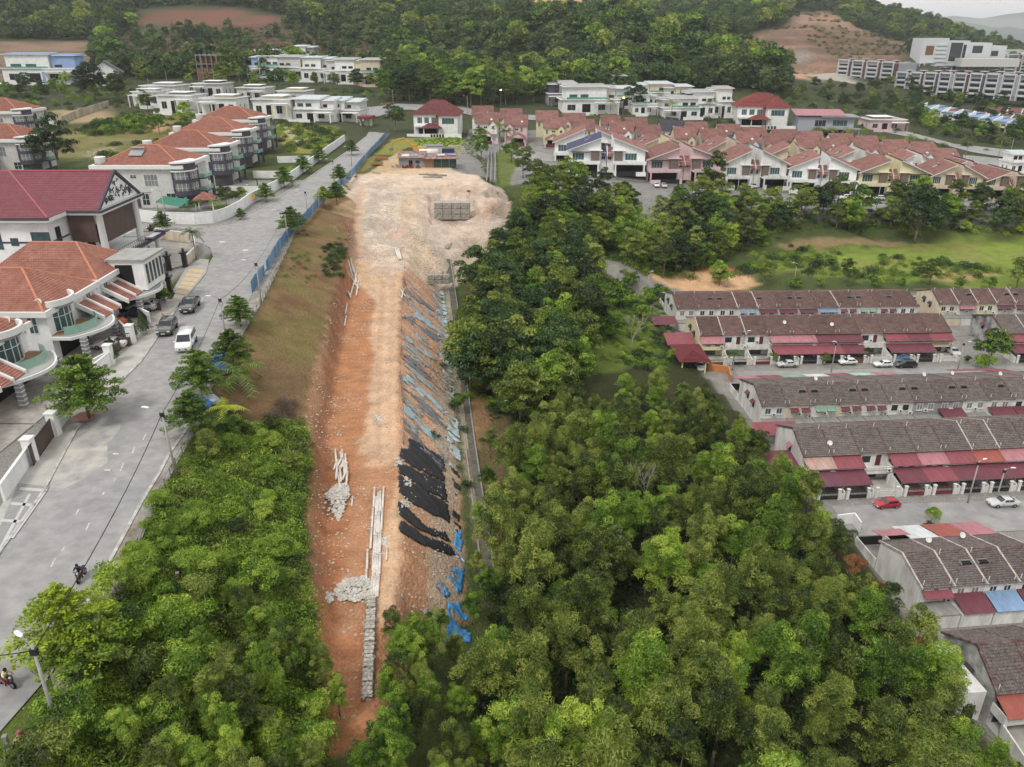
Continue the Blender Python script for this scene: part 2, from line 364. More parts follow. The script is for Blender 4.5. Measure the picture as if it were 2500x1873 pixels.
# grass slope between the railing and the cut
slope = pz([(u+2, v) for u, v in FENCE], 25.6) + hp([(770,345),(775,385),(770,420),(768,455)]) + [gz(*p) for p in CUT[::-1]]
g = paint(slope, '7b6547', 1, 0.6)
COLR[g] = COLR[g] * (1 + 0.16*vnoise(GX, GY, 1.3)[g][:, None] + 0.14*n2[g][:, None])
m = g & (vnoise(GX, GY, 7)*0.7 + n2*0.4 > 0.12); COLR[m] = COLR[m]*.45 + C3('75703f')*.5
m = g & (vnoise(GX+9, GY, 5)*0.8 + n2*0.4 > 0.35); COLR[m] = COLR[m]*.5 + C3('6f4f38')*.5
low = g & (GY < 88); COLR[low] = COLR[low]*.35 + C3('5d4a35')*.65
paint(pz([(470,900),(650,900),(690,1000),(690,1700),(60,1700)], 23), '3c4a22', .95, 1.2, mask=(GY < 84) & g)
GZ[g & (GY < 260)] += (0.10*n2 + 0.06*vnoise(GX, GY, 0.9))[g & (GY < 260)]
# excavated strip
cut_w = [gz(*p) for p in CUT]; bedl = [gz(*p) for p in BEDL]; crest = [gz(*p) for p in CREST]; toe = [gz(*p) for p in TOE]
strip_ = cut_w + hp([(775,400),(775,380),(800,372)]) + hp([(850,385),(880,400)]) + crest[::-1]
d = paint(strip_, 'ccab8a', 1, 0.15)
paint(cut_w + bedl[::-1], 'b08a6c', 1, 0.35)
m = pip(GX + n2*.4, GY, [(x+0.0, y) for x, y, z in bedl] + [(x-1.6, y) for x, y, z in bedl[::-1]]); COLR[m] = COLR[m]*.35 + C3('8a5c40')*.65
track = hp([(770,700),(790,760),(775,850),(765,900),(760,1000),(752,1100),(740,1250),(735,1320)])
left_d = [(x-0.2, y, z) for x, y, z in bedl if y < 172]
paint(left_d + hp([(800,640),(825,690),(815,760),(800,860),(790,900),(772,960),(850,1050),(835,1330),(735,1330)][:6]) , 'a8724e', .85, 0.5)
paint(hp([(700,980),(800,975),(862,1010),(840,1100),(820,1330),(700,1330)]), 'a5704e', .75, 0.7)
paint(hp([(805,610),(858,600),(850,900),(845,1010),(790,1010),(800,800)]), 'ceae92', .8, 0.6)
for a, b in ((815,824),(838,847)):      # wheel ruts
    m = pip(GX, GY, hp([(a+8,600),(b+8,600),(b-2,850),(b,1010),(a,1010),(a-2,850)])); GZ[m] -= 0.12; COLR[m] = COLR[m]*.6 + C3('a8805f')*.4
paint(hp([(770,420),(1000,395),(1090,410),(1100,470),(1070,560),(1000,600),(880,600),(780,560)]), 'c9b5a3', 1, 1.2)
paint(hp([(780,400),(850,385),(870,440),(850,520),(850,600),(800,600),(790,480)]), 'd6c1aa', .7, 1)
paint(hp([(740,395),(760,378),(860,368),(990,345),(1010,352),(1035,385),(1000,410),(880,425),(780,440),(740,420)]), 'cfbaa6', 1, 1.2)
paint(hp([(860,330),(830,345),(800,370),(850,375),(950,380),(960,345),(1005,330),(985,318),(975,340)]), 'cdb08c', .8, 1.2)
paint(hp([(815,335),(850,300),(1020,300),(1035,325),(1000,340),(960,322),(880,318),(850,335)]), '8b8a42', .9, 1.5)
paint(hp([(900,300),(1022,300),(1040,330),(1030,350),(995,318),(900,316)]), '86a03c', .8, 1.0)
paint(hp([(770,345),(815,335),(800,365),(760,380)]), '8a7f48', .8, 1)
paint(hp([(700,455),(750,430),(800,450),(760,470)]), 'bfa67f', .6, 1)
s = pip(GX + n2*.3, GY, crest + toe[::-1]) | pip(GX, GY, hp([(866,1000),(866,1420),(925,1420),(1005,1340),(990,1000)]))
COLR[s] = C3('c39a7c') * (1 + 0.12*vnoise(GX, GY, 1.1)[s][:, None])
paint(hp([(690,1330),(830,1330),(830,1620),(690,1620)]), 'a8724f', .9, .4)
up_ = s & (GY > 172); COLR[up_] = C3('cfb89c')
lo = s & (GY < 76); COLR[lo] = COLR[lo]*.3 + C3('b0805f')*.7
rill = np.abs(((GY*0.92 + GX*0.38 + n2*0.3) % 1.9) / 1.9 - 0.5) * 2
GZ[s] += 0.28*(rill[s] - 0.5) + 0.08*vnoise(GX, GY, 0.8)[s]
dirt = (pip(GX, GY, strip_) | pip(GX, GY, hp([(770,420),(1000,395),(1090,410),(1100,470),(1070,560),(1000,600),(880,600),(780,560)])))
GZ[dirt] += (0.10*vnoise(GX, GY, 1.6) + 0.07*vnoise(GX, GY, 0.7))[dirt]
bk = dirt & (GY > 160) & (GY < 245); GZ[bk] += (0.9*vnoise(GX, GY, 7) + 0.45*vnoise(GX, GY, 2.6) + .2*vnoise(GX, GY, 1.1))[bk]; m = bk & (vnoise(GX, GY, 5)*.6 + vnoise(GX+5, GY, 1.8)*.5 > .15); COLR[m] = COLR[m]*.55 + C3('a3978c')*.45; m = bk & (vnoise(GX+60, GY, 8)*.6 + n2*.4 > .3); COLR[m] = COLR[m]*.6 + C3('b98f70')*.4
m = pip(GX, GY, hp([(925,425),(1015,420),(1040,480),(930,482)])); GZ[m] -= 1.2
COLR[dirt] *= (1 + 0.10*vnoise(GX, GY, 0.8) + 0.08*n2)[dirt][:, None]
bed_mark = pip(GX, GY, left_d + hp([(800,640),(825,690),(815,760),(800,860),(790,900),(772,960)]))
COLR[bed_mark] *= (1 + 0.13*np.sin(GY*4.2 + n2*1.5))[bed_mark][:, None]
paint(toe + [gz(u, v, 9.2) for u, v in ((965,600),(985,690),(990,760),(1000,850),(1012,950),(1026,1050),(1040,1150),(1050,1300))][::-1], 'b3a58f', .75, 0.4)
# left estate ground
LOT = hp([(340,330),(100,345),(110,300),(200,270),(380,235),(420,262),(420,330)])
paint(LOT, '6f6f40', 1, 3); m = pip(GX, GY, LOT) & (vnoise(GX, GY, 8)*.6 + n1*.5 > .1); COLR[m] = COLR[m]*.4 + C3('8a7d58')*.6
paint(hp([(110,240),(230,228),(270,255),(150,268),(110,262)]), 'b09a78', .8, 3)
paint(hp([(180,275),(300,245),(345,262),(330,290),(250,290)]), '7d5646', .9, 3)
paint(hp([(300,262),(360,268),(350,285),(320,285)]), 'c79a76', .8, 2)
paint(hp([(190,325),(250,310),(260,330),(200,345)]), 'a89a80', .7, 2)
paint(hp([(600,262),(730,275),(740,300),(690,330),(620,330),(600,300)]), '8a8440', 1, 2)
paint(hp([(610,268),(655,300),(648,312),(612,285)]), 'b7ab95', .8, 1)
paint([(-200,-100),(-34,-20),(-30,34),(-45,66),(-60,100),(-60,240),(-200,240)], '8d8b86', 1, 0)
paint(pz([(-60,1560),(40,1500),(100,1470),(140,1500),(160,1530),(80,1700),(-60,1700)], ZR), '57652e', 1, .5)
# middle estate paving
paint([(-20,268),(20,262),(40,258),(300,262),(300,380),(-20,390)], '8a8884', 1, 0)
paint(hp([(1070,330),(1110,322),(1120,345),(1100,400),(1072,400)]), '66743a', 1, .3)
# hills: bare cuttings and terraces
hill = (GY > 520) & (GY < 2400) & (GX < 900)
paint(hp([(-40,92),(190,90),(215,172),(-40,176)]), '927866', .9, 6)
paint(hp([(330,25),(470,18),(640,42),(560,62),(480,55),(340,55),(270,60)]), '7d4f43', .9, 9)
scr0 = hp([(250,62),(700,66),(860,110),(760,165),(250,150)])
paint(scr0, '5c4a3c', .9, 12)
paint(hp([(640,90),(740,95),(780,112),(700,122)]), '7c4a3c', .8, 6)
paint(hp([(1085,-12),(1270,-20),(1262,20),(1180,30),(1100,22)]), 'b98f70', 1, 4)
CUTH = hp([(1540,98),(1620,68),(1700,50),(1725,25),(1800,22),(1830,55),(1900,72),(1985,108),(1950,128),(1850,150),(1760,160),(1700,170),(1640,160),(1560,120)])
c = paint(CUTH, '6f5650', 1, 4)
for q_ in (CUTH, scr0):
    m = pip(GX, GY, q_); f = (GZ % 8)/8; GZ[m] = (GZ - GZ % 8 + 8*np.clip((f-.4)/.6, 0, 1))[m]
band = ((GZ + 1) % 8) < 1.6
COLR[c & band] = COLR[c & band]*.3 + C3('b08c74')*.7
m = c & (vnoise(GX, GY, 30)*.6 + vnoise(GX, GY, 11)*.5 > 0.02); COLR[m] = COLR[m]*.5 + C3('4e4634')*.5
paint(hp([(1700,52),(1728,22),(1805,20),(1832,55),(1780,60)]), 'a08070', .8, 5)
paint(hp([(1570,112),(1700,62),(1900,80),(1980,106),(1975,110),(1890,88),(1700,72),(1580,118)]), 'b08c74', .3, 3)
paint(hp([(1640,155),(1700,135),(1780,160),(1740,170),(1690,172)]), 'c09a80', 1, 3)
paint(hp([(1660,130),(1740,108),(1760,125),(1690,140)]), '8f8a82', .8, 3)
paint(hp([(1740,160),(1830,158),(1850,178),(1760,178)]), 'b5aca0', .9, 3)

paint(hp([(1005,600),(1060,640),(1050,800),(1090,900),(1120,1150),(1060,1280),(1030,1100),(1010,900),(995,760)]), '6f5b42', .75, 1.2)
m = (pip(GX, GY, scr0)) & (np.abs((GZ % 7) - 3.5) < .7); COLR[m] = COLR[m]*.6 + C3('8a6654')*.4
for q_ in (scr0, hp([(-40,92),(190,90),(215,172),(-40,176)]), hp([(330,25),(470,18),(640,42),(560,62),(480,55),(340,55),(270,60)]), CUTH):
    m = pip(GX, GY, q_) & (vnoise(GX, GY, 22)*.5 + vnoise(GX, GY, 9)*.6 > .12); COLR[m] = COLR[m]*.45 + C3('56553a')*.55
for _ in range(1):     # soils blend into one another over half a metre
    K = COLR.copy(); K[1:-1,1:-1] = COLR[1:-1,1:-1]*.4 + (COLR[:-2,1:-1] + COLR[2:,1:-1] + COLR[1:-1,:-2] + COLR[1:-1,2:])*.15; COLR = K
# ------------------------------------------------------------------ ground sheet
def ground_material():
    m = bpy.data.materials.new('ground_soil_and_grass'); m.use_nodes = True; nt = m.node_tree; N = nt.nodes; L = nt.links
    b = N['Principled BSDF']; b.inputs['Roughness'].default_value = 0.95; b.inputs['Specular IOR Level'].default_value = 0.15
    at = N.new('ShaderNodeAttribute'); at.attribute_name = 'soil'
    tc = N.new('ShaderNodeTexCoord')
    def noi(sc, det, lo, hi, a, b_):
        n = N.new('ShaderNodeTexNoise'); n.inputs['Scale'].default_value = sc; n.inputs['Detail'].default_value = det; n.inputs['Roughness'].default_value = .62
        L.new(tc.outputs['Object'], n.inputs['Vector']); r = N.new('ShaderNodeMapRange')
        r.inputs[1].default_value = lo; r.inputs[2].default_value = hi; r.inputs[3].default_value = a; r.inputs[4].default_value = b_; L.new(n.outputs[0], r.inputs[0]); return r.outputs[0]
    a = noi(0.35, 7, .3, .7, .8, 1.18); c = noi(3.2, 5, .3, .7, .8, 1.2)
    mu = N.new('ShaderNodeMath'); mu.operation = 'MULTIPLY'; L.new(a, mu.inputs[0]); L.new(c, mu.inputs[1])
    vo = N.new('ShaderNodeTexVoronoi'); vo.inputs['Scale'].default_value = 2.6; vo.inputs['Randomness'].default_value = 1; L.new(tc.outputs['Object'], vo.inputs['Vector'])
    st = N.new('ShaderNodeMapRange'); st.inputs[1].default_value = .0; st.inputs[2].default_value = .16; st.inputs[3].default_value = 1.25; st.inputs[4].default_value = 1.0; L.new(vo.outputs['Distance'], st.inputs[0])
    m3 = N.new('ShaderNodeMath'); m3.operation = 'MULTIPLY'; L.new(mu.outputs[0], m3.inputs[0]); L.new(st.outputs[0], m3.inputs[1])
    vm = N.new('ShaderNodeVectorMath'); vm.operation = 'SCALE'; L.new(at.outputs['Color'], vm.inputs[0]); L.new(m3.outputs[0], vm.inputs['Scale']); L.new(vm.outputs[0], b.inputs['Base Color'])
    nb = N.new('ShaderNodeTexNoise'); nb.inputs['Scale'].default_value = 2.2; nb.inputs['Detail'].default_value = 8; L.new(tc.outputs['Object'], nb.inputs['Vector'])
    bp = N.new('ShaderNodeBump'); bp.inputs['Strength'].default_value = .9; bp.inputs['Distance'].default_value = .5; L.new(nb.outputs[0], bp.inputs['Height']); L.new(bp.outputs[0], b.inputs['Normal'])
    return m
ny, nx = GX.shape
me = bpy.data.meshes.new('ground')
me.vertices.add(nx*ny); me.vertices.foreach_set('co', np.stack([GX, GY, GZ], -1).astype(np.float32).ravel())
idx = np.arange(nx*ny).reshape(ny, nx); q = np.stack([idx[:-1,:-1], idx[:-1,1:], idx[1:,1:], idx[1:,:-1]], -1).reshape(-1)
nq = (nx-1)*(ny-1); me.loops.add(nq*4); me.loops.foreach_set('vertex_index', q.astype(np.int32)); me.polygons.add(nq)
me.polygons.foreach_set('loop_start', np.arange(0, nq*4, 4, dtype=np.int32)); me.update(calc_edges=True); me.validate()
me.polygons.foreach_set('use_smooth', np.ones(nq, bool))
ca = me.color_attributes.new('soil', 'FLOAT_COLOR', 'POINT')
ca.data.foreach_set('color', np.concatenate([np.clip(COLR, 0, 1), np.ones(COLR.shape[:2] + (1,))], -1).astype(np.float32).ravel())
me.materials.append(ground_material())
tag(link('ground', me), kind='structure')
print('ground verts', nx*ny)

ASPH = mat('asphalt', '929190', rough=.9, var=.16, scale=.9, bump=.15, bscale=30, dirt='a29f99', dirt_amt=.55, dirt_scale=.12)
CONC = mat('concrete_pale', 'b4b1aa', rough=.9, var=.12, scale=.5, dirt='8d8a82', dirt_amt=.5, dirt_scale=.35)
ASPH2 = mat('asphalt_worn', '8b8a8a', rough=.9, var=.12, scale=.4, dirt='a8a49c', dirt_amt=.6, dirt_scale=.3, bump=.1)
def flat(name, poly, z, m, kind='structure'):
    o = link(name, MB().add([(p[0], p[1], z) for p in poly], [tuple(range(len(poly)))], m).mesh(name, m)); o['kind'] = kind
    if o.data.polygons[0].normal.z < 0: o.data.flip_normals()
    return o
def drape(name, poly, m, off=0.12, st=3.0, kind='structure'):
    xs = [p[0] for p in poly]; ys = [p[1] for p in poly]; n = len(poly); V = []
    E = []
    for i in range(n):
        a = poly[i]; b = poly[(i+1) % n]; k = max(1, int(math.hypot(b[0]-a[0], b[1]-a[1]) / st)); 
        for t in range(k): V.append(Vector((a[0]+(b[0]-a[0])*t/k, a[1]+(b[1]-a[1])*t/k)))
    nb = len(V); E = [(i, (i+1) % nb) for i in range(nb)]
    gx, gy = np.meshgrid(np.arange(min(xs), max(xs), st), np.arange(min(ys), max(ys), st)); ins = pip(gx, gy, poly)
    V += [Vector((a, b)) for a, b in zip(gx[ins], gy[ins])]
    r = delaunay_2d_cdt(V, E, [tuple(range(nb))], 1, 1e-3)
    vs = [(v.x, v.y, tz(v.x, v.y) + off) for v in r[0]]
    o = link(name, MB().add(vs, [tuple(f) for f in r[2]], m).mesh(name, m, True)); o['kind'] = kind
    return o
flat('road', road_w, ZR, ASPH); flat('pavement', apron_w, ZR + 0.06, CONC)
for p in terr_polys: flat('road', p, 0.06, ASPH2)
drape('road', hp([(1100,330),(1112,322),(1180,332),(1225,338),(1235,350),(1170,350),(1195,380),(1230,440),(1330,455),(1500,462),(1700,464),(1900,462),(2240,452),(2240,440),(1900,441),(1500,440),(1290,428),(1215,425),(1185,410),(1150,350),(1115,345)]), ASPH2)
drape('road', hp([(780,262),(870,238),(1000,246),(1180,262),(1180,252),(1000,232),(860,225),(760,238)]), ASPH2, off=.3)
drape('road', hp([(1860,262),(1960,285),(2060,312),(2240,330),(2240,352),(2100,330),(1990,302),(1850,270)]), ASPH2, off=.3)
drape('road', hp([(2080,335),(2240,350),(2240,395),(2130,372),(2080,350)]), ASPH2, off=.2)
# far hills fading behind the plain
def ridge(name, pts, Y, depth, m):
    vs = []; n = 0; q = [gY(u, v, Y) for u, v in pts]
    for (x, y, z) in q: vs += [(x, y - depth, 10), (x, y, z), (x, y + depth, 10)]
    fs = []
    for i in range(len(q)-1):
        a = i*3; fs += [(a, a+3, a+4, a+1), (a+1, a+4, a+5, a+2)]
    o = link(name, MB().add(vs, fs, m).mesh(name, m, True)); o['kind'] = 'structure'
FH = mat('far_forest', '4a5a4a', var=.2, scale=.002)
ridge('distant_hill', [(1880,76),(1940,62),(1990,55),(2030,46),(2070,45),(2110,52),(2150,60),(2180,58),(2230,66),(2300,70),(2420,76)], 6500, 900, FH)
ridge('distant_hill', [(1800,76),(1950,50),(2060,34),(2120,40),(2180,30),(2260,22),(2350,30),(2450,50),(2600,76)], 13000, 2500, FH)
# air
hz = link('haze', cbox(-9000, 9000, -400, 13000, -6, 260).mesh('haze')); hz['kind'] = 'stuff'; hz.display_type = 'WIRE'
hm = bpy.data.materials.new('haze_air'); hm.use_nodes = True; hm.node_tree.nodes.clear()
pv = hm.node_tree.nodes.new('ShaderNodeVolumePrincipled'); pv.inputs['Color'].default_value = (.95, .98, 1.0, 1); pv.inputs['Density'].default_value = 0.00009; pv.inputs['Anisotropy'].default_value = 0.2
ho = hm.node_tree.nodes.new('ShaderNodeOutputMaterial'); hm.node_tree.links.new(pv.outputs[0], ho.inputs['Volume']); hz.data.materials.clear(); hz.data.materials.append(hm)
# ------------------------------------------------------------------ foliage
def leaf_material(name, dark, mid, light, vr=.22):
    m = bpy.data.materials.new(name); m.use_nodes = True; nt = m.node_tree; N = nt.nodes; L = nt.links; N.clear()
    at = N.new('ShaderNodeAttribute'); at.attribute_name = 'tint'
    oi = N.new('ShaderNodeObjectInfo')
    sx = N.new('ShaderNodeSeparateColor'); L.new(at.outputs['Color'], sx.inputs[0])
    ad = N.new('ShaderNodeMath'); ad.operation = 'MULTIPLY_ADD'; L.new(oi.outputs['Random'], ad.inputs[0]); ad.inputs[1].default_value = .5; ad.inputs[2].default_value = -.25
    a2 = N.new('ShaderNodeMath'); a2.operation = 'ADD'; L.new(ad.outputs[0], a2.inputs[0]); L.new(sx.outputs[0], a2.inputs[1])
    cr = N.new('ShaderNodeValToRGB'); e = cr.color_ramp.elements; e[0].position = .1; e[0].color = (*lin(dark), 1); e[1].position = .95; e[1].color = (*lin(light), 1)
    k = e.new(.5); k.color = (*lin(mid), 1); L.new(a2.outputs[0], cr.inputs[0])
    d = N.new('ShaderNodeBsdfDiffuse'); t = N.new('ShaderNodeBsdfTranslucent'); g = N.new('ShaderNodeBsdfGlossy'); g.inputs['Roughness'].default_value = .45
    L.new(cr.outputs[0], d.inputs[0]); L.new(cr.outputs[0], t.inputs[0])
    mx = N.new('ShaderNodeMixShader'); mx.inputs[0].default_value = .28; L.new(d.outputs[0], mx.inputs[1]); L.new(t.outputs[0], mx.inputs[2])
    m2 = N.new('ShaderNodeMixShader'); m2.inputs[0].default_value = .03; L.new(mx.outputs[0], m2.inputs[1]); L.new(g.outputs[0], m2.inputs[2])
    o = N.new('ShaderNodeOutputMaterial'); L.new(m2.outputs[0], o.inputs[0]); return m
LF_ACACIA = leaf_material('acacia_leaves', '263518', '64792d', 'abb556')
LF_BRIGHT = leaf_material('bright_leaves', '2b4417', '72972c', 'b9cb52')
LF_DARK = leaf_material('dark_leaves', '1f3018', '3a522a', '5d7a3c')
LF_YELLOW = leaf_material('young_yellow_leaves', '6d8420', 'a0b52e', 'c7cf4c')
LF_STREET = leaf_material('street_tree_leaves', '42591f', '6c8a34', '9fb45c')
LF_HILL = leaf_material('hill_leaves', '27391c', '4c6633', '7f9152', )
LF_DRY = leaf_material('dry_scrub', '5b4d42', '7a6a5c', '94857a')
LF_GRASS = leaf_material('grass_blades', '4e5f28', '75873a', 'a3ab5a')
LF_PALM = leaf_material('palm_leaves', '2f4320', '566e30', '8b9a4a')
LF_RUST = leaf_material('rusty_leaves', '5b3a22', '8a5a38', 'a8744a')
BARK = mat('bark', '6b5d50', var=.25, scale=4, dirt='8a7f72', dirt_scale=3)
BARKP = mat('bark_pale', '8f857a', var=.2, scale=4)
def leaves_mesh(name, P0, Nn, size, aspect, tint, m, fold=0.0):
    """P0 leaf centres, Nn facing directions, size lengths, tint 0..1"""
    n = len(P0); rnd = NR.randn(n, 3); Nn = Nn / np.linalg.norm(Nn, axis=1)[:, None]
    a = np.cross(Nn, rnd); a /= np.maximum(np.linalg.norm(a, axis=1)[:, None], 1e-6); b = np.cross(Nn, a)
    s = size[:, None]; w = s*aspect
    V = np.stack([P0 - a*s*.5, P0 + b*w*.5 - a*s*.05, P0 + a*s*.5 - Nn*s*.15, P0 - b*w*.5 + a*s*.05], 1).reshape(-1, 3)
    me = bpy.data.meshes.new(name); me.vertices.add(4*n); me.vertices.foreach_set('co', V.astype(np.float32).ravel())
    me.loops.add(4*n); me.loops.foreach_set('vertex_index', np.arange(4*n, dtype=np.int32)); me.polygons.add(n)
    me.polygons.foreach_set('loop_start', np.arange(0, 4*n, 4, dtype=np.int32)); me.update(calc_edges=True)
    ca = me.color_attributes.new('tint', 'FLOAT_COLOR', 'POINT'); t = np.repeat(np.clip(tint, 0, 1), 4)
    ca.data.foreach_set('color', np.stack([t, t, t, np.ones_like(t)], -1).astype(np.float32).ravel())
    me.materials.append(m); return me
def sph(n):
    v = NR.randn(n, 3); return v / np.linalg.norm(v, axis=1)[:, None]
def crown_points(nclump, rx, rz, zc, cr, nleaf, top=0.15, droop=0.0, seed_shape=.25, vz=.72):
    """clumps spread over an uneven ellipsoid; returns centres, normals, tint"""
    P0 = []; Nn = []; T = []
    d = sph(nclump*3); d = d[d[:, 2] > -0.55 + top][:nclump]
    ph = NR.rand(4)*6.28
    for k in range(len(d)):
        az = math.atan2(d[k, 1], d[k, 0]); r = 1 + seed_shape*math.sin(2*az+ph[0]) + seed_shape*.6*math.sin(3*az+ph[1]) + NR.uniform(-.15, .15)
        f = NR.uniform(.55, 1.0); c = np.array([d[k,0]*rx*r*f, d[k,1]*rx*r*f, zc + d[k,2]*rz*f*(1+.2*math.sin(az+ph[2]))])
        R0 = cr*NR.uniform(.65, 1.25); n = int(nleaf*NR.uniform(.7, 1.2)*R0*R0/cr/cr)
        s = sph(n); s[:, 2] = np.abs(s[:, 2])*.95 - .28; rr = R0*NR.uniform(.5, 1.0, (n, 1))**.7*(1+.35*(NR.rand(n, 1)>.85))
        P0.append(c + s*rr*np.array([1, 1, vz])); Nn.append(s + NR.randn(n, 3)*.55 + np.array([0, 0, .5])); T.append(NR.uniform(.25, .75) + NR.randn(n)*.12)
    return np.concatenate(P0), np.concatenate(Nn), np.concatenate(T)
def trunk_mb(h, r, rx, nb, zc, seed=0, lean=.3):
    b = MB(); rr = random.Random(seed); lx, ly = rr.uniform(-lean, lean), rr.uniform(-lean, lean)
    p0 = Vector((0, 0, -.6)); p1 = Vector((lx*.5, ly*.5, h*.5)); p2 = Vector((lx, ly, h))
    b.tube(p0, p1, r, r*.75, 7, BARK); b.tube(p1, p2, r*.75, r*.45, 7, BARK)
    for i in range(nb):
        a = i*6.28/nb + rr.uniform(-.4, .4); s = p1.lerp(p2, rr.uniform(.0, .9)); e = Vector((math.cos(a)*rx*rr.uniform(.5, .8), math.sin(a)*rx*rr.uniform(.5, .8), zc + rr.uniform(-.3, .5)*zc*.2))
        m_ = s.lerp(e, .5) + Vector((0, 0, -.2)); b.tube(s, m_, r*.4, r*.28, 5, BARK, False); b.tube(m_, e, r*.28, r*.1, 5, BARK, False)
    return b
def tree_kind(n, kind, m, h, rx, rz, nclump, cr, nleaf, lsize, asp=.38, top=.15, bark=None, rtrunk=.16, shape=.22, vz=.72):
    out = []
    for i in range(n):
        P0, Nn, T = crown_points(nclump, rx, rz, h - rz*.9, cr, nleaf, top, seed_shape=shape, vz=vz)
        me = leaves_mesh(kind + '_crown', P0, Nn, lsize*NR.uniform(.6, 1.3, len(P0)), asp, T, m)
        tm = trunk_mb(h - rz*1.1, rtrunk, rx, 5, h - rz*.9, seed=i*7+3).mesh(kind + '_trunk', bark or BARK, True)
        out.append((me, tm))
    return out
def layered_crown(m, h, rx, nlayer, nleaf, lsize):
    P0 = []; Nn = []; T = []
    for k in range(nlayer):
        t = k/(nlayer-1); z = h*(.3 + .66*t); R0 = rx*(1.0 - .75*t**1.6)*NR.uniform(.88, 1.05); nb = NR.randint(7, 11); 
        for j in range(nb):
            a = 6.28*j/nb + NR.uniform(-.3, .3) + k; ln = R0*NR.uniform(.7, 1.1); n = int(nleaf/nb*(.4+.6*ln/rx))
            u = NR.rand(n)**.75; w = (NR.rand(n)-.5)*(.22 + .75*u*(1-u*.3))*ln*.55
            x = u*ln*math.cos(a) - w*math.sin(a); y = u*ln*math.sin(a) + w*math.cos(a); zz = z + .28*u*ln*.4 - .12*(u*ln)**2/rx + NR.randn(n)*.08 + NR.uniform(-.2, .2)
            P0.append(np.stack([x, y, zz], 1)); Nn.append(np.tile([0, 0, 1.0], (n, 1)) + NR.randn(n, 3)*.45); T.append(NR.uniform(.3, .7) + NR.randn(n)*.12)
    return leaves_mesh('layered_crown', np.concatenate(P0), np.concatenate(Nn), lsize*NR.uniform(.6, 1.3, sum(map(len, P0))), .5, np.concatenate(T), m)
def layered_kind(n, m, h, rx, nlayer=7, nleaf=2400, lsize=.27):
    return [(layered_crown(m, h, rx, nlayer, nleaf, lsize), trunk_mb(h*.85, .13, rx*.9, 7, h*.62, seed=i*5+1).mesh('layered_trunk', BARK, True)) for i in range(n)]
def palm_kind(n, h, rl=2.6, nf=16, m=None, droop=1.0, bark=None):
    out = []
    for i in range(n):
        b = MB(); V = []; cols = []
        for k in range(nf):
            a = 6.28*k/nf + NR.uniform(-.2, .2); el = NR.uniform(-.1, 1.1); pts = []
            for t in np.linspace(0, 1, 7):
                r = rl*t*math.cos(el*.7)*NR.uniform(.98, 1.02); z = h + rl*(math.sin(el)*t - droop*.62*t*t)
                pts.append(np.array([r*math.cos(a), r*math.sin(a), z]))
            side = np.array([-math.sin(a), math.cos(a), 0])
            for q in range(6):
                for sgn in (-1, 1):
                    for w in range(2):
                        p = pts[q]*(1-w/2) + pts[q+1]*(w/2); ln = rl*.27*(1-.55*abs(q/5-.4)); d = side*sgn*ln + (pts[q+1]-pts[q])*.45 - np.array([0, 0, ln*.35]); wd = (pts[q+1]-pts[q])*.3
                        b.add([p-wd*.5, p+d, p+wd*.5], [(0, 1, 2)])
            b.path(pts, .025, 3)
        me = b.mesh('palm_fronds', m or LF_PALM); ca = me.color_attributes.new('tint', 'FLOAT_COLOR', 'POINT')
        t = np.repeat(NR.uniform(.3, .8, len(me.vertices)//3 + 1), 3)[:len(me.vertices)]
        ca.data.foreach_set('color', np.stack([t, t, t, np.ones_like(t)], -1).astype(np.float32).ravel())
        tb = MB(); tb.tube((0, 0, -.4), (.1, 0, h*.5), .17, .13, 8); tb.tube((.1, 0, h*.5), (0, 0, h+.05), .13, .11, 8)
        out.append((me, tb.mesh('palm_trunk', bark or BARKP, True)))
    return out
def dead_kind(n, h, rx):
    out = []
    for i in range(n):
        b = MB(); rr = random.Random(i+50)
        def br(p, d, l, r, k):
            e = p + d*l; b.tube(p, e, r, r*.6, 4, None, False)
            if k: 
                for _ in range(3 if k > 1 else 4):
                    nd = (d + Vector((rr.uniform(-.8, .8), rr.uniform(-.8, .8), rr.uniform(-.1, .6)))).normalized(); br(e, nd, l*rr.uniform(.55, .8), r*.6, k-1)
        br(Vector((0, 0, -.3)), Vector((.05, .05, 1)).normalized(), h*.35, .14, 4)
        out.append(b.mesh('bare_branches', mat('dead_wood', 'a2968c', var=.15), True))
    return out
K_ACACIA = tree_kind(7, 'acacia', LF_ACACIA, 9.4, 2.05, 3.9, 52, .66, 230, .27, .26, top=-.05, shape=.38, vz=1.25)
K_ACACIA_B = tree_kind(4, 'acacia_bright', LF_BRIGHT, 9.0, 1.95, 3.7, 50, .66, 230, .27, .28, top=-.05, shape=.38, vz=1.2)
K_SHRUB = tree_kind(5, 'shrub', LF_BRIGHT, 3.4, 1.5, 1.5, 20, .7, 240, .24, .34, top=0, rtrunk=.08)
K_FERN = tree_kind(3, 'fern_shrub', leaf_material('lime_leaves', '4f6a1e', '86a436', 'b9c957'), 2.6, 1.5, 1.2, 20, .7, 240, .26, .3, top=0, rtrunk=.06)
K_SHRUB_D = tree_kind(4, 'shrub_dark', LF_ACACIA, 3.6, 1.5, 1.6, 20, .7, 240, .24, .34, top=0, rtrunk=.08)
K_MID = tree_kind(6, 'broadleaf', LF_DARK, 10.5, 3.9, 4.8, 46, 1.25, 100, .6, .45, top=0, rtrunk=.25)
K_MIDA = tree_kind(5, 'mid_acacia', LF_ACACIA, 10.5, 3.4, 4.9, 46, 1.15, 100, .55, .4, top=0, rtrunk=.2)
K_MIDB = tree_kind(4, 'mid_bright', LF_BRIGHT, 9.5, 3.8, 4.4, 44, 1.2, 100, .58, .45, top=0, rtrunk=.22)
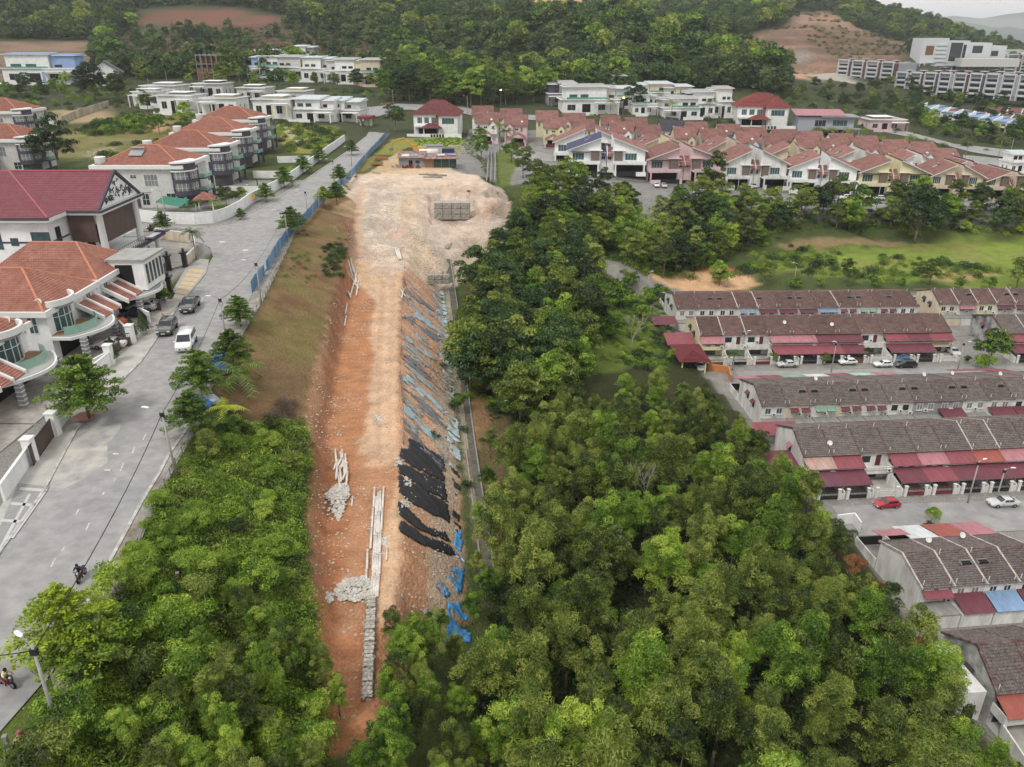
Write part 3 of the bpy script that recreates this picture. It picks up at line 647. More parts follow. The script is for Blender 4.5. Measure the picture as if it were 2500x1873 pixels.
K_MIDS = tree_kind(3, 'mid_bush', LF_BRIGHT, 3.6, 2.0, 1.7, 18, 1.0, 90, .5, .45, top=0, rtrunk=.1)
K_LAYER = layered_kind(4, LF_STREET, 6.2, 3.6)
K_LAYER_Y = layered_kind(1, LF_YELLOW, 6.2, 3.8, 7, 1500)
K_PALM = palm_kind(3, 5.0)
K_PALMF = palm_kind(3, 8.5, 3.4)
K_COCO = palm_kind(2, 1.6, 3.4, 15)
K_COCOY = palm_kind(1, .8, 2.4, 11, m=LF_YELLOW)
K_DEAD = dead_kind(3, 7, 3)
K_RUST = tree_kind(1, 'rusty', LF_RUST, 8.5, 1.6, 2.0, 16, .8, 200, .28, .34)
def plant(kind, name, label, cat, loc, sc=1.0, group=None, rz=None, parts=('crown', 'trunk'), zs=None):
    me, tm = kind[R.randrange(len(kind))] if isinstance(kind, list) else kind
    t = thing(name, label, cat, loc, R.uniform(0, 6.28) if rz is None else rz, group)
    t.scale = (sc, sc, sc*(zs or R.uniform(.88, 1.15)))
    link(parts[0], me, t); link(parts[1], tm, t); return t
def scatter(poly, spacing, jitter=.35, seed=1, keep=None):
    rr = random.Random(seed); xs = [p[0] for p in poly]; ys = [p[1] for p in poly]; out = []
    y = min(ys); row = 0
    while y < max(ys):
        x = min(xs) + (row % 2)*spacing*.5
        while x < max(xs):
            px, py = x + rr.uniform(-jitter, jitter)*spacing, y + rr.uniform(-jitter, jitter)*spacing
            if pip(np.array([px]), np.array([py]), poly)[0] and (keep is None or keep(px, py)): out.append((px, py, tz(px, py)))
            x += spacing
        y += spacing*.87; row += 1
    return out
def stuff_instances(name, protos, pts, smin, smax, seed=0):
    """one object of uncountable vegetation: real leaf meshes set on points of the ground"""
    c = bpy.data.collections.new(name + '_kinds')
    for i, pme in enumerate(protos): c.objects.link(bpy.data.objects.new(name + '_kind', pme))
    me = bpy.data.meshes.new(name); me.from_pydata([tuple(p) for p in pts], [], [])
    o = link(name, me); o['kind'] = 'stuff'
    ng = bpy.data.node_groups.new(name, 'GeometryNodeTree'); ng.interface.new_socket('Geometry', in_out='INPUT', socket_type='NodeSocketGeometry'); ng.interface.new_socket('Geometry', in_out='OUTPUT', socket_type='NodeSocketGeometry')
    N = ng.nodes; L = ng.links; gi = N.new('NodeGroupInput'); go = N.new('NodeGroupOutput'); ip = N.new('GeometryNodeInstanceOnPoints'); ci = N.new('GeometryNodeCollectionInfo')
    ci.inputs['Collection'].default_value = c; ci.inputs['Separate Children'].default_value = True; ci.inputs['Reset Children'].default_value = True
    rv = N.new('FunctionNodeRandomValue'); rv.data_type = 'FLOAT_VECTOR'; rv.inputs[0].default_value = (-.08, -.08, 0); rv.inputs[1].default_value = (.08, .08, 6.28); rv.inputs['Seed'].default_value = seed
    rs = N.new('FunctionNodeRandomValue'); rs.data_type = 'FLOAT'; rs.inputs[2].default_value = smin; rs.inputs[3].default_value = smax; rs.inputs['Seed'].default_value = seed+1
    L.new(gi.outputs[0], ip.inputs['Points']); L.new(ci.outputs[0], ip.inputs['Instance']); ip.inputs['Pick Instance'].default_value = True
    L.new(rv.outputs[0], ip.inputs['Rotation']); L.new(rs.outputs[1], ip.inputs['Scale']); L.new(ip.outputs[0], go.inputs[0])
    md = o.modifiers.new('spread', 'NODES'); md.node_group = ng; return o

# low ground cover meshes
def tuft(m, n, r, h, ls, asp=.3, up=.7):
    p = NR.randn(n, 3)*np.array([r*.45, r*.45, 0]); rr = np.linalg.norm(p[:, :2], axis=1)/r
    p[:, 2] = NR.rand(n)*h*np.clip(1-rr*rr*.7, .15, 1); d = NR.randn(n, 3)*.6 + np.array([0, 0, up]); d[:, :2] += p[:, :2]/r*.5
    return leaves_mesh('tuft', p, d, ls*NR.uniform(.6, 1.3, n), asp, NR.uniform(.35, .65) + NR.randn(n)*.14, m)
LF_FERN = leaf_material('fern_leaves', '4f6a1e', '86a436', 'b9c957')
T_GREEN = [tuft(LF_FERN, 420, 1.1, .9, .26) for _ in range(3)] + [tuft(LF_BRIGHT, 420, 1.1, .9, .26) for _ in range(2)] + [tuft(LF_ACACIA, 420, 1.1, 1.0, .26) for _ in range(2)]
T_GRASS = [tuft(LF_GRASS, 260, .9, .6, .34, .12, -.2) for _ in range(3)]
T_DARK = [tuft(LF_DARK, 300, 1.5, 1.1, .42) for _ in range(3)]
T_DRY = [tuft(LF_DRY, 380, 1.0, .8, .34, .1, .1) for _ in range(2)]

# ---- the grove right of the strip
GROVE = [(1,12),(0,30),(-2.5,45),(-3,58),(-2.5,70),(-1.5,85),(0,98),(8,112),(20,122),(30,130),(38,126),(41.5,110),(43,92),(46.5,80),(46.5,66),(45,58),(46,46),(45,34),(42,22),(36,12),(18,6)]
gp = scatter(GROVE, 4.35, .42, 11)
gp.sort(key=lambda p: p[1])
for i, (x, y, z) in enumerate(gp):
    e = R.random(); k = K_ACACIA if e < .78 else K_ACACIA_B; s = R.uniform(.74, 1.2)*(1.0 if y < 100 else .82)
    if x > 35: s *= .9
    band = 0 if y < 38 else 1 if y < 66 else 2 if y < 95 else 3; side = ', strip side' if x < 13 else ', middle' if x < 29 else ', terrace side'
    lab = ['olive green acacia of the grove along the bottom edge', 'olive green acacia in the near half of the grove',
           'olive green acacia of the grove level with the black sheets', 'smaller acacia at the far end of the grove before the grassy clearing'][band]
    lab2 = lab.replace('olive green', 'bright green').replace('smaller', 'bright green')
    plant(k, 'acacia_tree', lab if k is K_ACACIA else lab2, 'tree', (x, y, z), s, 'acacias of the grove right of the construction strip')['label'] += side
for (u, v, s) in ((1935,1205,.8),(1985,1270,.8),(2085,1405,.8)):
    x, y, z = gz(u, v, 6); x -= 3.5; plant(K_RUST, 'rusty_tree', ['rust leaved tree at the grove edge beside the red awning roof', 'lower rust leaved tree next to the white gable wall', 'rust leaved tree in front of the stained grey gable'][int(s*0) + (0 if v < 1250 else 1 if v < 1350 else 2)], 'tree', (x-1.5, y, tz(x, y)), s)
for i, (u, v, z0, s, lab) in enumerate(((1380,1150,5,1.15,'bare reddish dead tree standing in the middle of the dense grove'),(1365,760,4,1.35,'large bare white dead tree beside the corner house with the dark red porch roof'),(1440,530,11,1.1,'bare grey dead tree among the trees below the shed roof houses'))):
    x, y, z = gz(u, v, z0); o = link('dead_tree', K_DEAD[i], None, (x, y, tz(x, y)), i); o.scale = (s, s, s*(1.35 if i == 0 else 1)); tag(o, lab, 'dead tree')
# ---- belt of trees behind the drain and below the middle estate
BELT1 = [(-8,120),(0,112),(7,118),(13,128),(14,142),(18,165),(20,190),(22,214),(10,225),(2,215),(-5,190),(-9,165),(-9,135)]
for i, (x, y, z) in enumerate(scatter(BELT1, 4.7, .4, 5)):
    k = (K_MIDA, K_MID, K_MIDA, K_MID, K_MIDB)[i % 5]; s = R.uniform(.72, 1.12)
    plant(k, 'belt_tree', ('dark green tree in the tall belt just right of the concrete drain' if y < 165 else 'tree in the tall belt right of the pale spoil mound') + (', front' if x < 2 else ', inner' if x < 12 else ', rear'), 'tree', (x, y, z), s, 'trees of the belt right of the drain')
BELT2 = [(14,214),(26,205),(40,214),(60,216),(78,238),(110,250),(150,254),(215,252),(215,274),(150,270),(100,266),(60,262),(35,252),(20,240)]
BELT2 = [(20,216),(36,212),(52,218),(70,240),(100,253),(150,255),(225,252),(225,272),(150,268),(100,265),(60,262),(36,256),(22,250),(10,262),(5,250),(8,228)]
for i, (x, y, z) in enumerate(scatter(BELT2, 5.9, .4, 6)):
    k = (K_MIDA, K_MID, K_MIDA, K_MIDB, K_MIDS)[i % 5]; s = R.uniform(.72, 1.1)
    plant(k, 'hedgerow_tree', ('olive' if k is K_MIDA else 'green') + (' tree at the left end of the belt below the shed roof houses' if x < 70 else ' tree of the belt between the playing field and the shed roof houses'), 'tree', (x, y, z), s, 'trees between the field and the middle estate')
for (u, v, s, k, lab) in ((1540,425,1.25,K_MIDA,'tall open crowned tree standing over the road in front of the shed roof houses'),(1975,525,1.75,K_MID,'very large round dark green tree between the field and the shed roof houses'),(1700,500,1.2,K_MIDA,'broad olive tree left of the very large round one'),(1660,490,1.1,K_MIDA,'broad olive tree second left of the very large round one'),(1170,440,1.0,K_MIDA,'tall tree with a bare trunk standing at the foot of the spoil mound'),(1345,480,.95,K_MIDA,'bushy tree below the house with the blue roof')):
    x, y, z = hit(u, v); plant(k, 'large_tree', lab, 'tree', (x, y, z), s)
# clearing bushes and terrace end bushes
for i, (u, v, s, k) in enumerate(((1190,690,1.0,K_MIDS),(1255,700,1.4,K_MIDS),(1235,725,1.2,K_MIDS),(1290,690,1.3,K_MIDS),(1330,660,1.6,K_MIDS),(1270,640,1.2,K_MIDS),(1320,730,1.1,K_MIDS),(1085,800,1.1,K_SHRUB_D),(1120,790,1.2,K_SHRUB_D),(1070,770,1.0,K_SHRUB_D),(1110,850,1.2,K_SHRUB_D),(1150,840,1.2,K_SHRUB_D),(1180,770,1.1,K_SHRUB_D),(1350,850,1.0,K_SHRUB),(1225,650,1.1,K_MIDS),(1385,690,.8,K_MIDS),(1400,655,.9,K_MIDS),(1000,790,.8,K_SHRUB),(990,890,.7,K_SHRUB),(1000,700,.8,K_SHRUB),(1450,780,.6,K_SHRUB),(1385,770,.8,K_SHRUB),(1550,610,.7,K_MIDS),(1365,620,.8,K_MIDS),(1420,640,.7,K_MIDS))):
    plant(k, 'bush', 'green bush on the grassy clearing between the tree belt and the grove', 'bush', hit(u, v), s*1.15, 'bushes of the clearing')
# narrow saplings over the lower tarpaulin slope
for i, (u, v, s) in enumerate(((850,1335,.62),(900,1345,.6),(870,1385,.66),(950,1330,.6),(985,1390,.7),(905,1420,.7),(860,1450,.8),(1020,1290,.6),(1030,1190,.6),(1050,1240,.75),(1060,1120,.7),(1055,1010,.75),(1060,930,.7),(1035,1080,.6),(700,1440,.6),(735,1490,.55),(640,1400,.7))):
    x, y, z = hit(u, v+60); plant(K_ACACIA_B if i % 2 else K_ACACIA, 'sapling', 'slender young tree growing beside the foot of the blue sheeted slope', 'tree', (x, y, z), s*.75, 'saplings at the lower end of the strip')
FG = scatter([(-14,20),(-11,40),(-9,49),(-4,55),(2,55),(2,14),(-8,12)], 3.1, .35, 21)
FG += scatter([(-22,30),(-20,46),(-17.6,46),(-17,30)], 2.2, .4, 22) + scatter([(-10.5,40),(-9.5,52),(-9,58),(-7,58),(-7,40)], 2.4, .4, 23)
for x, y, z in FG:
    plant(K_ACACIA_B if R.random() < .5 else K_ACACIA, 'young_acacia', 'light green young acacia closing the near end of the construction strip', 'tree', (x, y, z), R.uniform(.45, .62), 'young acacias at the near end of the strip')
# ---- green bank left of the strip
BANK = pz([(505,905),(395,1010),(345,1100),(290,1230),(230,1380),(150,1540),(80,1720),(60,1900)], 25.5) + hp([(700,1900),(700,1650),(700,1560),(690,1440),(668,1330)]) + [gz(u-12, v, z) for u, v, z in CUT if 920 <= v <= 1260]
bp_ = scatter(BANK, 3.1, .4, 3, keep=lambda x, y: y < 62 or R.random() < .35)
for x, y, z in bp_:
    near = y < 45; k = K_FERN if (y > 50 and R.random() < .6) else K_SHRUB if R.random() < .6 else K_SHRUB_D
    plant(k, 'bank_shrub', ('bright' if k is K_SHRUB else 'lime' if k is K_FERN else 'olive') + ' green shrub on the overgrown bank ' + ('at the bottom of the view' if near else 'between the railing and the red cut'), 'shrub', (x, y, z), R.uniform(.65, 1.15)*(1.0 if y < 55 else .75), 'shrubs of the overgrown bank')
for u, v, s in ((600,1360,.62),(560,1330,.6),(690,1395,.55),(640,1420,.62),(470,1400,.55),(420,1500,.6),(540,1560,.6),(620,1560,.6),(330,1560,.55),(700,1620,.55)):
    x, y, z = hit(u, v); plant(K_ACACIA if R.random() < .4 else K_ACACIA_B, 'bank_tree', 'taller young tree rising out of the overgrown bank left of the strip', 'tree', (x, y-3, tz(x, y-3)), s*.8, 'young trees of the overgrown bank')
stuff_instances('undergrowth', T_GREEN, [(x, y, z) for x, y, z in scatter(BANK, .95, .45, 8)], .7, 1.3, 3)
stuff_instances('dry_scrub', T_DRY, scatter(hp([(570,900),(600,860),(640,870),(650,930),(665,975),(640,990),(590,930)]), .9, .4, 2), .6, 1.1, 4)
vp = scatter(hp([(1005,640),(1100,600),(1250,560),(1450,610),(1440,800),(1300,860),(1100,900),(1010,860)]), 2.0, .45, 4, keep=lambda x, y: vnoise(x, y, 5) > -.1 and tz(x, y) < 12)
stuff_instances('valley_undergrowth', T_GREEN + T_DARK, vp, .6, 1.3, 5)
stuff_instances('grove_undergrowth', T_DARK, scatter([(p[0], p[1]) for p in GROVE], 3.0, .4, 9), .8, 1.5, 6)
stuff_instances('tall_grass', T_GRASS, scatter(hp([(895,303),(1022,300),(1036,325),(1030,345),(995,318),(900,315)]), 2.0, .45, 7) + scatter(hp([(1025,330),(1050,345),(1060,400),(1075,420),(1100,440),(1060,400)]), 1.6, .4, 8)
   + [p for p in scatter(slope, 2.4, .45, 17) if vnoise(p[0], p[1], 9) > .35 and p[1] < 250] + scatter(pz([(380,1015),(440,925),(505,915),(480,960),(400,1060),(330,1180),(300,1240)], 25), .9, .45, 18), .5, 1.0, 7)
stuff_instances('weeds', T_DARK, scatter(hp([(700,530),(735,525),(752,560),(745,620),(700,600)]), 1.6, .4, 12) + [hit(u, v) for u, v in ((1000,460),(1003,470),(1012,415),(960,790),(975,880),(945,945),(975,700),(990,1010),(988,860),(1000,930),(985,780),(1010,1050),(935,940),(955,790),(990,700))], .4, .8, 9)
stuff_instances('clearing_grass', T_GRASS + T_GREEN[:4], scatter(hp([(1080,700),(1250,600),(1400,620),(1420,760),(1330,800),(1150,850),(1040,820),(1010,740)]), 1.25, .45, 61, keep=lambda x, y: vnoise(x, y, 4) > -.25), .5, .95, 24)
# field edge and far side scrub
stuff_instances('scrub', T_DARK + T_GREEN, [p for p in scatter(hp([(1560,600),(1700,588),(2212,640),(2300,655),(2300,600),(2000,560),(1700,530),(1560,560)]), 3.4, .45, 13) if vnoise(p[0], p[1], 11) > -.2] + scatter(BELT2, 3.2, .4, 33) + scatter(BELT1, 3.0, .4, 34), .8, 1.9, 10)
# ---- forest on the hills
def in_poly(polys):
    return lambda x, y: not any(pip(np.array([x]), np.array([y]), p)[0] for p in polys)
K_HILL = [leaves_mesh('hill_crown', *(lambda q: (q[0], q[1], 1.15*NR.uniform(.6, 1.3, len(q[0])), .5, q[2]))(crown_points(22, 3.6, 4.6, 5.2, 1.6, 34, -.1, vz=1.1)), LF_DARK if k_ % 3 == 0 else LF_HILL) for k_ in range(8)]
xs, ys = np.meshgrid(np.arange(-760, 900, 7.8), np.arange(545, 1400, 8.2)); xs = (xs + NR.uniform(-3, 3, xs.shape)).ravel(); ys = (ys + NR.uniform(-3, 3, ys.shape)).ravel()
ok = np.abs(xs) < ys*.72 + 30
bare = [hp([(-40,88),(195,86),(220,182),(-40,186)]), hp([(290,22),(470,12),(660,38),(600,78),(480,78),(300,78)]), CUTH, hp([(1090,-12),(1265,-20),(1262,20),(1180,28),(1110,20)]), hp([(1640,155),(1700,135),(1830,158),(1850,180),(1700,175)])]
for b in bare: ok &= ~pip(xs, ys, b)
scr = hp([(250,70),(700,70),(860,110),(760,165),(250,150)]); ms = pip(xs, ys, scr); ok &= ~(ms & (NR.rand(len(xs)) < .9)); ok &= ~pip(xs, ys, hp([(1700,150),(1850,146),(2212,160),(2212,270),(1900,250),(1710,200)]))
ok &= ~((xs > 170) & (ys < 640)) ; ok &= ~((xs > 300) & (ys < 800)); ok &= ~((xs > 560) & (ys < 1050))
hpts = [(x, y, tz(x, y) - .8) for x, y in zip(xs[ok], ys[ok])]
hpts += scatter(hp([(1190,205),(1700,208),(1690,150),(1200,150)]), 6.6, .4, 31)
stuff_instances('hill_forest', K_HILL, hpts, .5, 1.65, 20)
K_HB = [leaves_mesh('hill_crown', *(lambda q: (q[0], q[1], 1.2*NR.uniform(.6, 1.3, len(q[0])), .5, q[2]))(crown_points(34, 4.6, 4.6, 7.5, 1.7, 40, -.1, vz=.9)), m_) for m_ in (LF_BRIGHT, LF_ACACIA, LF_DARK, LF_HILL)]
stuff_instances('tall_hill_trees', K_HB, [p for p in hpts[::9] if vnoise(p[0], p[1], 60) > -.4 and not pip(np.array([p[0]]), np.array([p[1]]), scr)[0]], 1.0, 2.0, 23)
stuff_instances('hillside_scrub', [tuft(LF_HILL, 110, 3, 2.2, 1.0, .5), tuft(LF_DARK, 90, 3, 2.4, 1.0, .5), tuft(leaf_material('brown_scrub', '5b4a38', '7a6848', '94835c'), 110, 3.4, 1.8, .9, .4)], [p for p in scatter(scr, 6.5, .45, 41) if R.random() < .9] + [p for p in scatter(CUTH, 9, .45, 42) if vnoise(p[0], p[1], 30) > .12], .6, 1.2, 21)
stuff_instances('lot_scrub', T_DARK + T_GREEN[:3] + T_GRASS, [p for p in scatter(LOT, 3.2, .45, 44) if vnoise(p[0], p[1], 12) > -.05] + scatter(hp([(180,275),(300,245),(345,262),(330,290),(250,290)]), 3, .45, 45) + [p for p in scatter(hp([(600,262),(730,275),(740,300),(690,330),(620,330),(600,300)]), 3, .45, 46) if R.random() < .5] + [p for p in scatter(hp([(0,262),(120,240),(450,240),(830,215),(1000,225),(1000,205),(700,195),(300,190),(0,190)]), 6, .45, 47) if R.random() < .6] + [p for p in scatter(hp([(1200,262),(1700,290),(2212,330),(2212,250),(1880,200),(1200,205)]), 8, .45, 48) if R.random() < .6], .8, 2.2, 22)
print('hill trees', len(hpts), 'grove', len(gp), 'bank', len(bp_))
# ------------------------------------------------------------------ building helpers
CM = {}
def cm(key, fn):
    if key not in CM: CM[key] = fn()
    return CM[key]
def lerp(a, b, t): return tuple(a[i] + (b[i]-a[i])*t for i in range(len(a)))
def tiles(b, A, B, Cc, D, m, tw=.33, tl=.36, rise=.09, rib=.06):
    """roof tiles laid in lapped courses: eave A->B, ridge D->C"""
    A, B, Cc, D = map(Vector, (A, B, Cc, D)); u = (B-A); W = u.length; u.normalize()
    up = ((Cc+D)/2 - (A+B)/2); up = up - u*up.dot(u); Ln = up.length; up.normalize(); n = u.cross(up); n = n if n.z > 0 else -n
    nc = max(2, int(Ln/tl)); xD = (D-A).dot(u); xC = (Cc-A).dot(u)
    for i in range(nc):
        t0, t1 = i/nc, (i+1)/nc; tm = (t0+t1)/2; xl = xD*tm; xr = W + (xC-W)*tm
        if xr - xl < .1: continue
        k = max(1, int((xr-xl)/tw)); xs = []
        for j in range(k): x = xl + (xr-xl)*j/k; w = (xr-xl)/k; xs += [(x, 0.0), (x+w*.62, 0.0), (x+w*.8, rib)]
        xs.append((xr, 0.0)); vs = []
        for t, r0 in ((t0 - .15/nc, rise), (t1, 0.0)):
            for x, h in xs: vs.append(A + u*x + up*(Ln*t) + n*(h + r0))
        q = len(xs); b.add(vs, [(j, j+1, q+j+1, q+j) for j in range(q-1)], m)
        b.add([vs[0], vs[q-1], vs[q-1]-n*rise, vs[0]-n*rise], [(3, 2, 1, 0)], m)
    return b
def corr(b, A, B, Cc, D, m, pitch=.3, amp=.045, th=.03):
    """corrugated sheet, ribs running from A-B edge to D-C edge"""
    A, B, Cc, D = map(Vector, (A, B, Cc, D)); W = (B-A).length; n = (B-A).cross(D-A).normalized(); n = n if n.z > 0 else -n
    k = max(2, int(W/pitch)); vs = []
    for a, c in ((A, B), (D, Cc)):
        for j in range(2*k+1): vs.append(a.lerp(c, j/(2*k)) + n*(amp if j % 2 else 0))
    q = 2*k+1; nn = len(vs); vs += [v - n*th for v in vs]
    fs = [(j, j+1, q+j+1, q+j) for j in range(q-1)] + [(nn+q+j, nn+q+j+1, nn+j+1, nn+j) for j in range(q-1)] + [(nn+j, nn+j+1, j+1, j) for j in range(q-1)] + [(q+j, q+j+1, nn+q+j+1, nn+q+j) for j in range(q-1)]
    return b.add(vs, fs, m)
WHITE = mat('white_render', 'e3e2de', var=.08, scale=.5, dirt='8f8b84', dirt_amt=.55, dirt_scale=.45, stretch=(1, 1, .35))
CREAM = mat('cream_render', 'd6c9b2', var=.06, dirt='a2947c', dirt_amt=.4, dirt_scale=.5, stretch=(1, 1, .35))
YELLOW = mat('yellow_render', 'ddd6b4', var=.06, dirt='b0a272', dirt_amt=.35, dirt_scale=.5)
GREYW = mat('grey_render', '98989a', var=.1, dirt='6f6d6a', dirt_amt=.5, dirt_scale=.5)
STAIN = mat('stained_render', 'a9a9a6', var=.12, dirt='2f2f2e', dirt_amt=1.0, dirt_scale=.28)
PINKW = mat('pink_render', 'd6bcbc', var=.06, dirt='a59494', dirt_amt=.3)
BLUEW = mat('blue_render', '8fa9d0', var=.06, dirt='7f8ea6', dirt_amt=.3)
PALEB = mat('pale_blue_render', 'c3d2e8', var=.05)
CLEANW = mat('clean_white', 'ebebe9', var=.05, dirt='a8a7a2', dirt_amt=.3, dirt_scale=.4)
LGREY = mat('light_grey_render', 'cbcbc6', var=.06, dirt='94938e', dirt_amt=.3)
PURPLE = mat('slate_purple_render', '504c58', var=.1)
ORANGEW = mat('orange_render', 'c98a58', var=.1, dirt='9c6844')
BRICK = mat('brown_brick', '7c5540', var=.2, scale=6)
BROWNP = mat('brown_panel', '5b4a44', rough=.6, var=.18, scale=.5)
TILE_RB = mat('roof_red_brown', '755d57', rough=.9, var=.42, scale=3.4, dirt='4f4342', dirt_amt=.7, dirt_scale=.7, rand=.14)
TILE_GB = mat('roof_grey_brown', '756b66', rough=.9, var=.42, scale=3.4, dirt='56504d', dirt_amt=.7, dirt_scale=.7, rand=.12)
TILE_G = mat('roof_dark_grey', '6b6562', rough=.9, var=.42, scale=3.4, dirt='5f4340', dirt_amt=.6, dirt_scale=.9, rand=.1)
TILE_R = mat('roof_terracotta', '946c64', rough=.8, var=.16, scale=1.2, dirt='6b504b', dirt_amt=.7, dirt_scale=.4, rand=.12)
TILE_O = mat('roof_orange_tiles', '99685a', rough=.8, var=.18, scale=1.5, dirt='b08370', dirt_amt=.5, dirt_scale=.5, rand=.05)
TILE_M = mat('roof_crimson_tiles', '8a525a', rough=.65, var=.12, scale=1, dirt='7c474e', dirt_amt=.5)
TILE_B = mat('roof_blue_tiles', '4a4d68', rough=.7, var=.12)
TILE_S = mat('roof_slate_tiles', '4b4a52', rough=.7, var=.12)
def awm(n, c, d=None): return mat('awning_' + n, c, rough=.6, var=.12, scale=1.5, dirt=d or c, dirt_amt=.6, dirt_scale=.5, stretch=(1, .3, 1))
AW = {'maroon': awm('maroon', '6f3d46', '583840'), 'red': awm('red', '8a4b52', '744046'), 'pink': awm('pink', 'a9757b', '906268'), 'rust': awm('rust', 'b59a90', '8f5f52'), 'orange': awm('orange', '9a5549', '84483e'), 'green': awm('green', '7fa48c', '688a75'), 'blue': awm('blue', '7e98b4', '647d99'), 'white': awm('white', 'c9cdcc', 'a7a8a4'), 'mint': awm('mint', '9fc0b4', '86a598'), 'dark': awm('dark', '3f3335', '2f2728'), 'purple': awm('purple', '6f4452', '553540')}
CAPM = mat('ridge_cap_maroon', '553a38', var=.2, scale=2, dirt='8d8780', dirt_amt=.6, dirt_scale=1.2)
CAPW = mat('ridge_cap_white', 'bdb6ac', var=.15, scale=2, dirt='77655f', dirt_amt=.7, dirt_scale=1.2)
GLD = glass('dark_glass', '2a3232'); GLT = glass('teal_glass', '3b5759', .15); GLG = glass('green_glass', '5f9a88', .15); GLC = glass('curtained_glass', '7c8080', .3)
FRW = mat('frame_white', 'd9d9d6', var=.03); FRD = mat('frame_dark', '33333a', var=.05); METAL = mat('galvanised_metal', '8f9294', rough=.5, metal=.5, var=.1); DKMET = mat('black_iron', '2b2a2c', rough=.5, var=.1)
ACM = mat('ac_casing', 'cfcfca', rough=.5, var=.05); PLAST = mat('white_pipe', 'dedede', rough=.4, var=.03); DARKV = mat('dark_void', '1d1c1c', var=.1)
CONCG = mat('concrete_grey', '8f8e8a', var=.15, scale=1, dirt='6f6d68', dirt_amt=.5)
TIMB = mat('old_timber', '8a6c50', var=.2); RUSTM = mat('rusty_sheet', '7a5247', rough=.8, var=.3, scale=1, dirt='a9a6a2', dirt_amt=.8, dirt_scale=1.2)
def window(par, x, z, w, h, y=0, frame=FRW, pane=GLD, axis='y', face=-1, n=2, bars=0):
    """window set in the wall plane y (or x if axis='x'); the pane is recessed behind its frame"""
    k = ('win', round(w, 2), round(h, 2), frame.name, n, bars)
    def fr():
        b = MB(); t = .07
        b.box(0, w, -.06, .04, 0, t); b.box(0, w, -.06, .04, h-t, h)
        for i in range(n+1): xx = i*(w-t)/n; b.box(xx, xx+t, -.055, .035, t, h-t)
        for i in range(bars): zz = h*(i+1)/(bars+1); b.box(t, w-t, -.05, .03, zz-.03, zz+.03)
        return b.mesh('window', frame)
    def pn(): return MB().box(.02, w-.02, -.02, .0, .02, h-.02).mesh('pane', pane)
    o = link('window', cm(k, fr), par); p = link('pane', cm(k + (pane.name, 'p'), pn), o)
    if axis == 'y':
        o.location = (x, y, z)
        if face > 0: o.rotation_euler = (0, 0, math.pi); o.location = (x + w, y, z)
    else:
        o.rotation_euler = (0, 0, math.pi/2 if face > 0 else -math.pi/2); o.location = (y, x if face > 0 else x + w, z)
    return o
def ac(par, x, y, z, rz=0):
    def f():
        b = MB(); b.box(0, .8, -.32, 0, 0, .55, ACM); b.lathe([(.2, 0), (.2, .02)], 10, DKMET); b2 = MB(); b2.m = b.m; 
        b.v = b.v[:8]; b.f = b.f[:6]; b.mi = b.mi[:6]
        vs = [(.34 + .2*math.cos(t), -.33, .28 + .2*math.sin(t)) for t in [i*math.pi/5 for i in range(10)]]; b.add(vs, [tuple(range(10))], DKMET); return b.mesh('air_conditioner')
    return link('air_conditioner', cm('ac', f), par, (x, y, z), rz)
def awning(par, x0, x1, y0, y1, z0, z1, c, name='awning', posts=False):
    """sheet roof from the wall (y0,z1) down to the front edge (y1,z0)"""
    b = MB(); corr(b, (x0, y1, z0), (x1, y1, z0), (x1, y0, z1), (x0, y0, z1), AW[c])
    o = part(name, b, AW[c], par)
    fb = MB(); fb.tube((x0, y1+.03, z0-.05), (x1, y1+.03, z0-.05), .03, n=4, m=METAL)
    for x in (x0+.05, (x0+x1)/2, x1-.05): fb.tube((x, y0, z1-.06), (x, y1, z0-.06), .025, n=4, m=METAL)
    if posts:
        for x in (x0+.08, x1-.08): fb.tube((x, y1+.1, z0-.05), (x, y1+.1, 0), .04, n=5, m=METAL)
    part('awning_frame', fb, METAL, par); return o
def dish(par, x, y, z, r=.42):
    def f():
        b = MB(); b.lathe([(.05, .0), (.6, .08), (1.0, .26), (.96, .27), (.55, .12), (.01, .05)], 14, FRW); return b.mesh('satellite_dish')
    o = link('satellite_dish', cm('dish', f), par, (x, y, z+.3)); o.scale = (r, r, r); o.rotation_euler = (rad(55), 0, R.uniform(-.6, .6))
    s = cm('dishm', lambda: MB().tube((0, 0, 0), (0, -.6, -1.6), .08, n=4, m=METAL).mesh('dish_bracket')); link('dish_bracket', s, o); return o
def antenna(par, x, y, z):
    def f():
        b = MB(); b.tube((0, 0, -.3), (0, 0, 1.5), .025, n=4, m=METAL)
        b.tube((-.9, 0, 1.45), (.9, .2, 1.45), .02, n=4, m=METAL)
        for i in range(6): b.tube((-.8+i*.3, -.35, 1.45), (-.8+i*.3, .4, 1.5), .012, n=3, m=METAL)
        return b.mesh('tv_antenna')
    return link('tv_antenna', cm('ant', f), par, (x, y, z), R.uniform(0, 3))
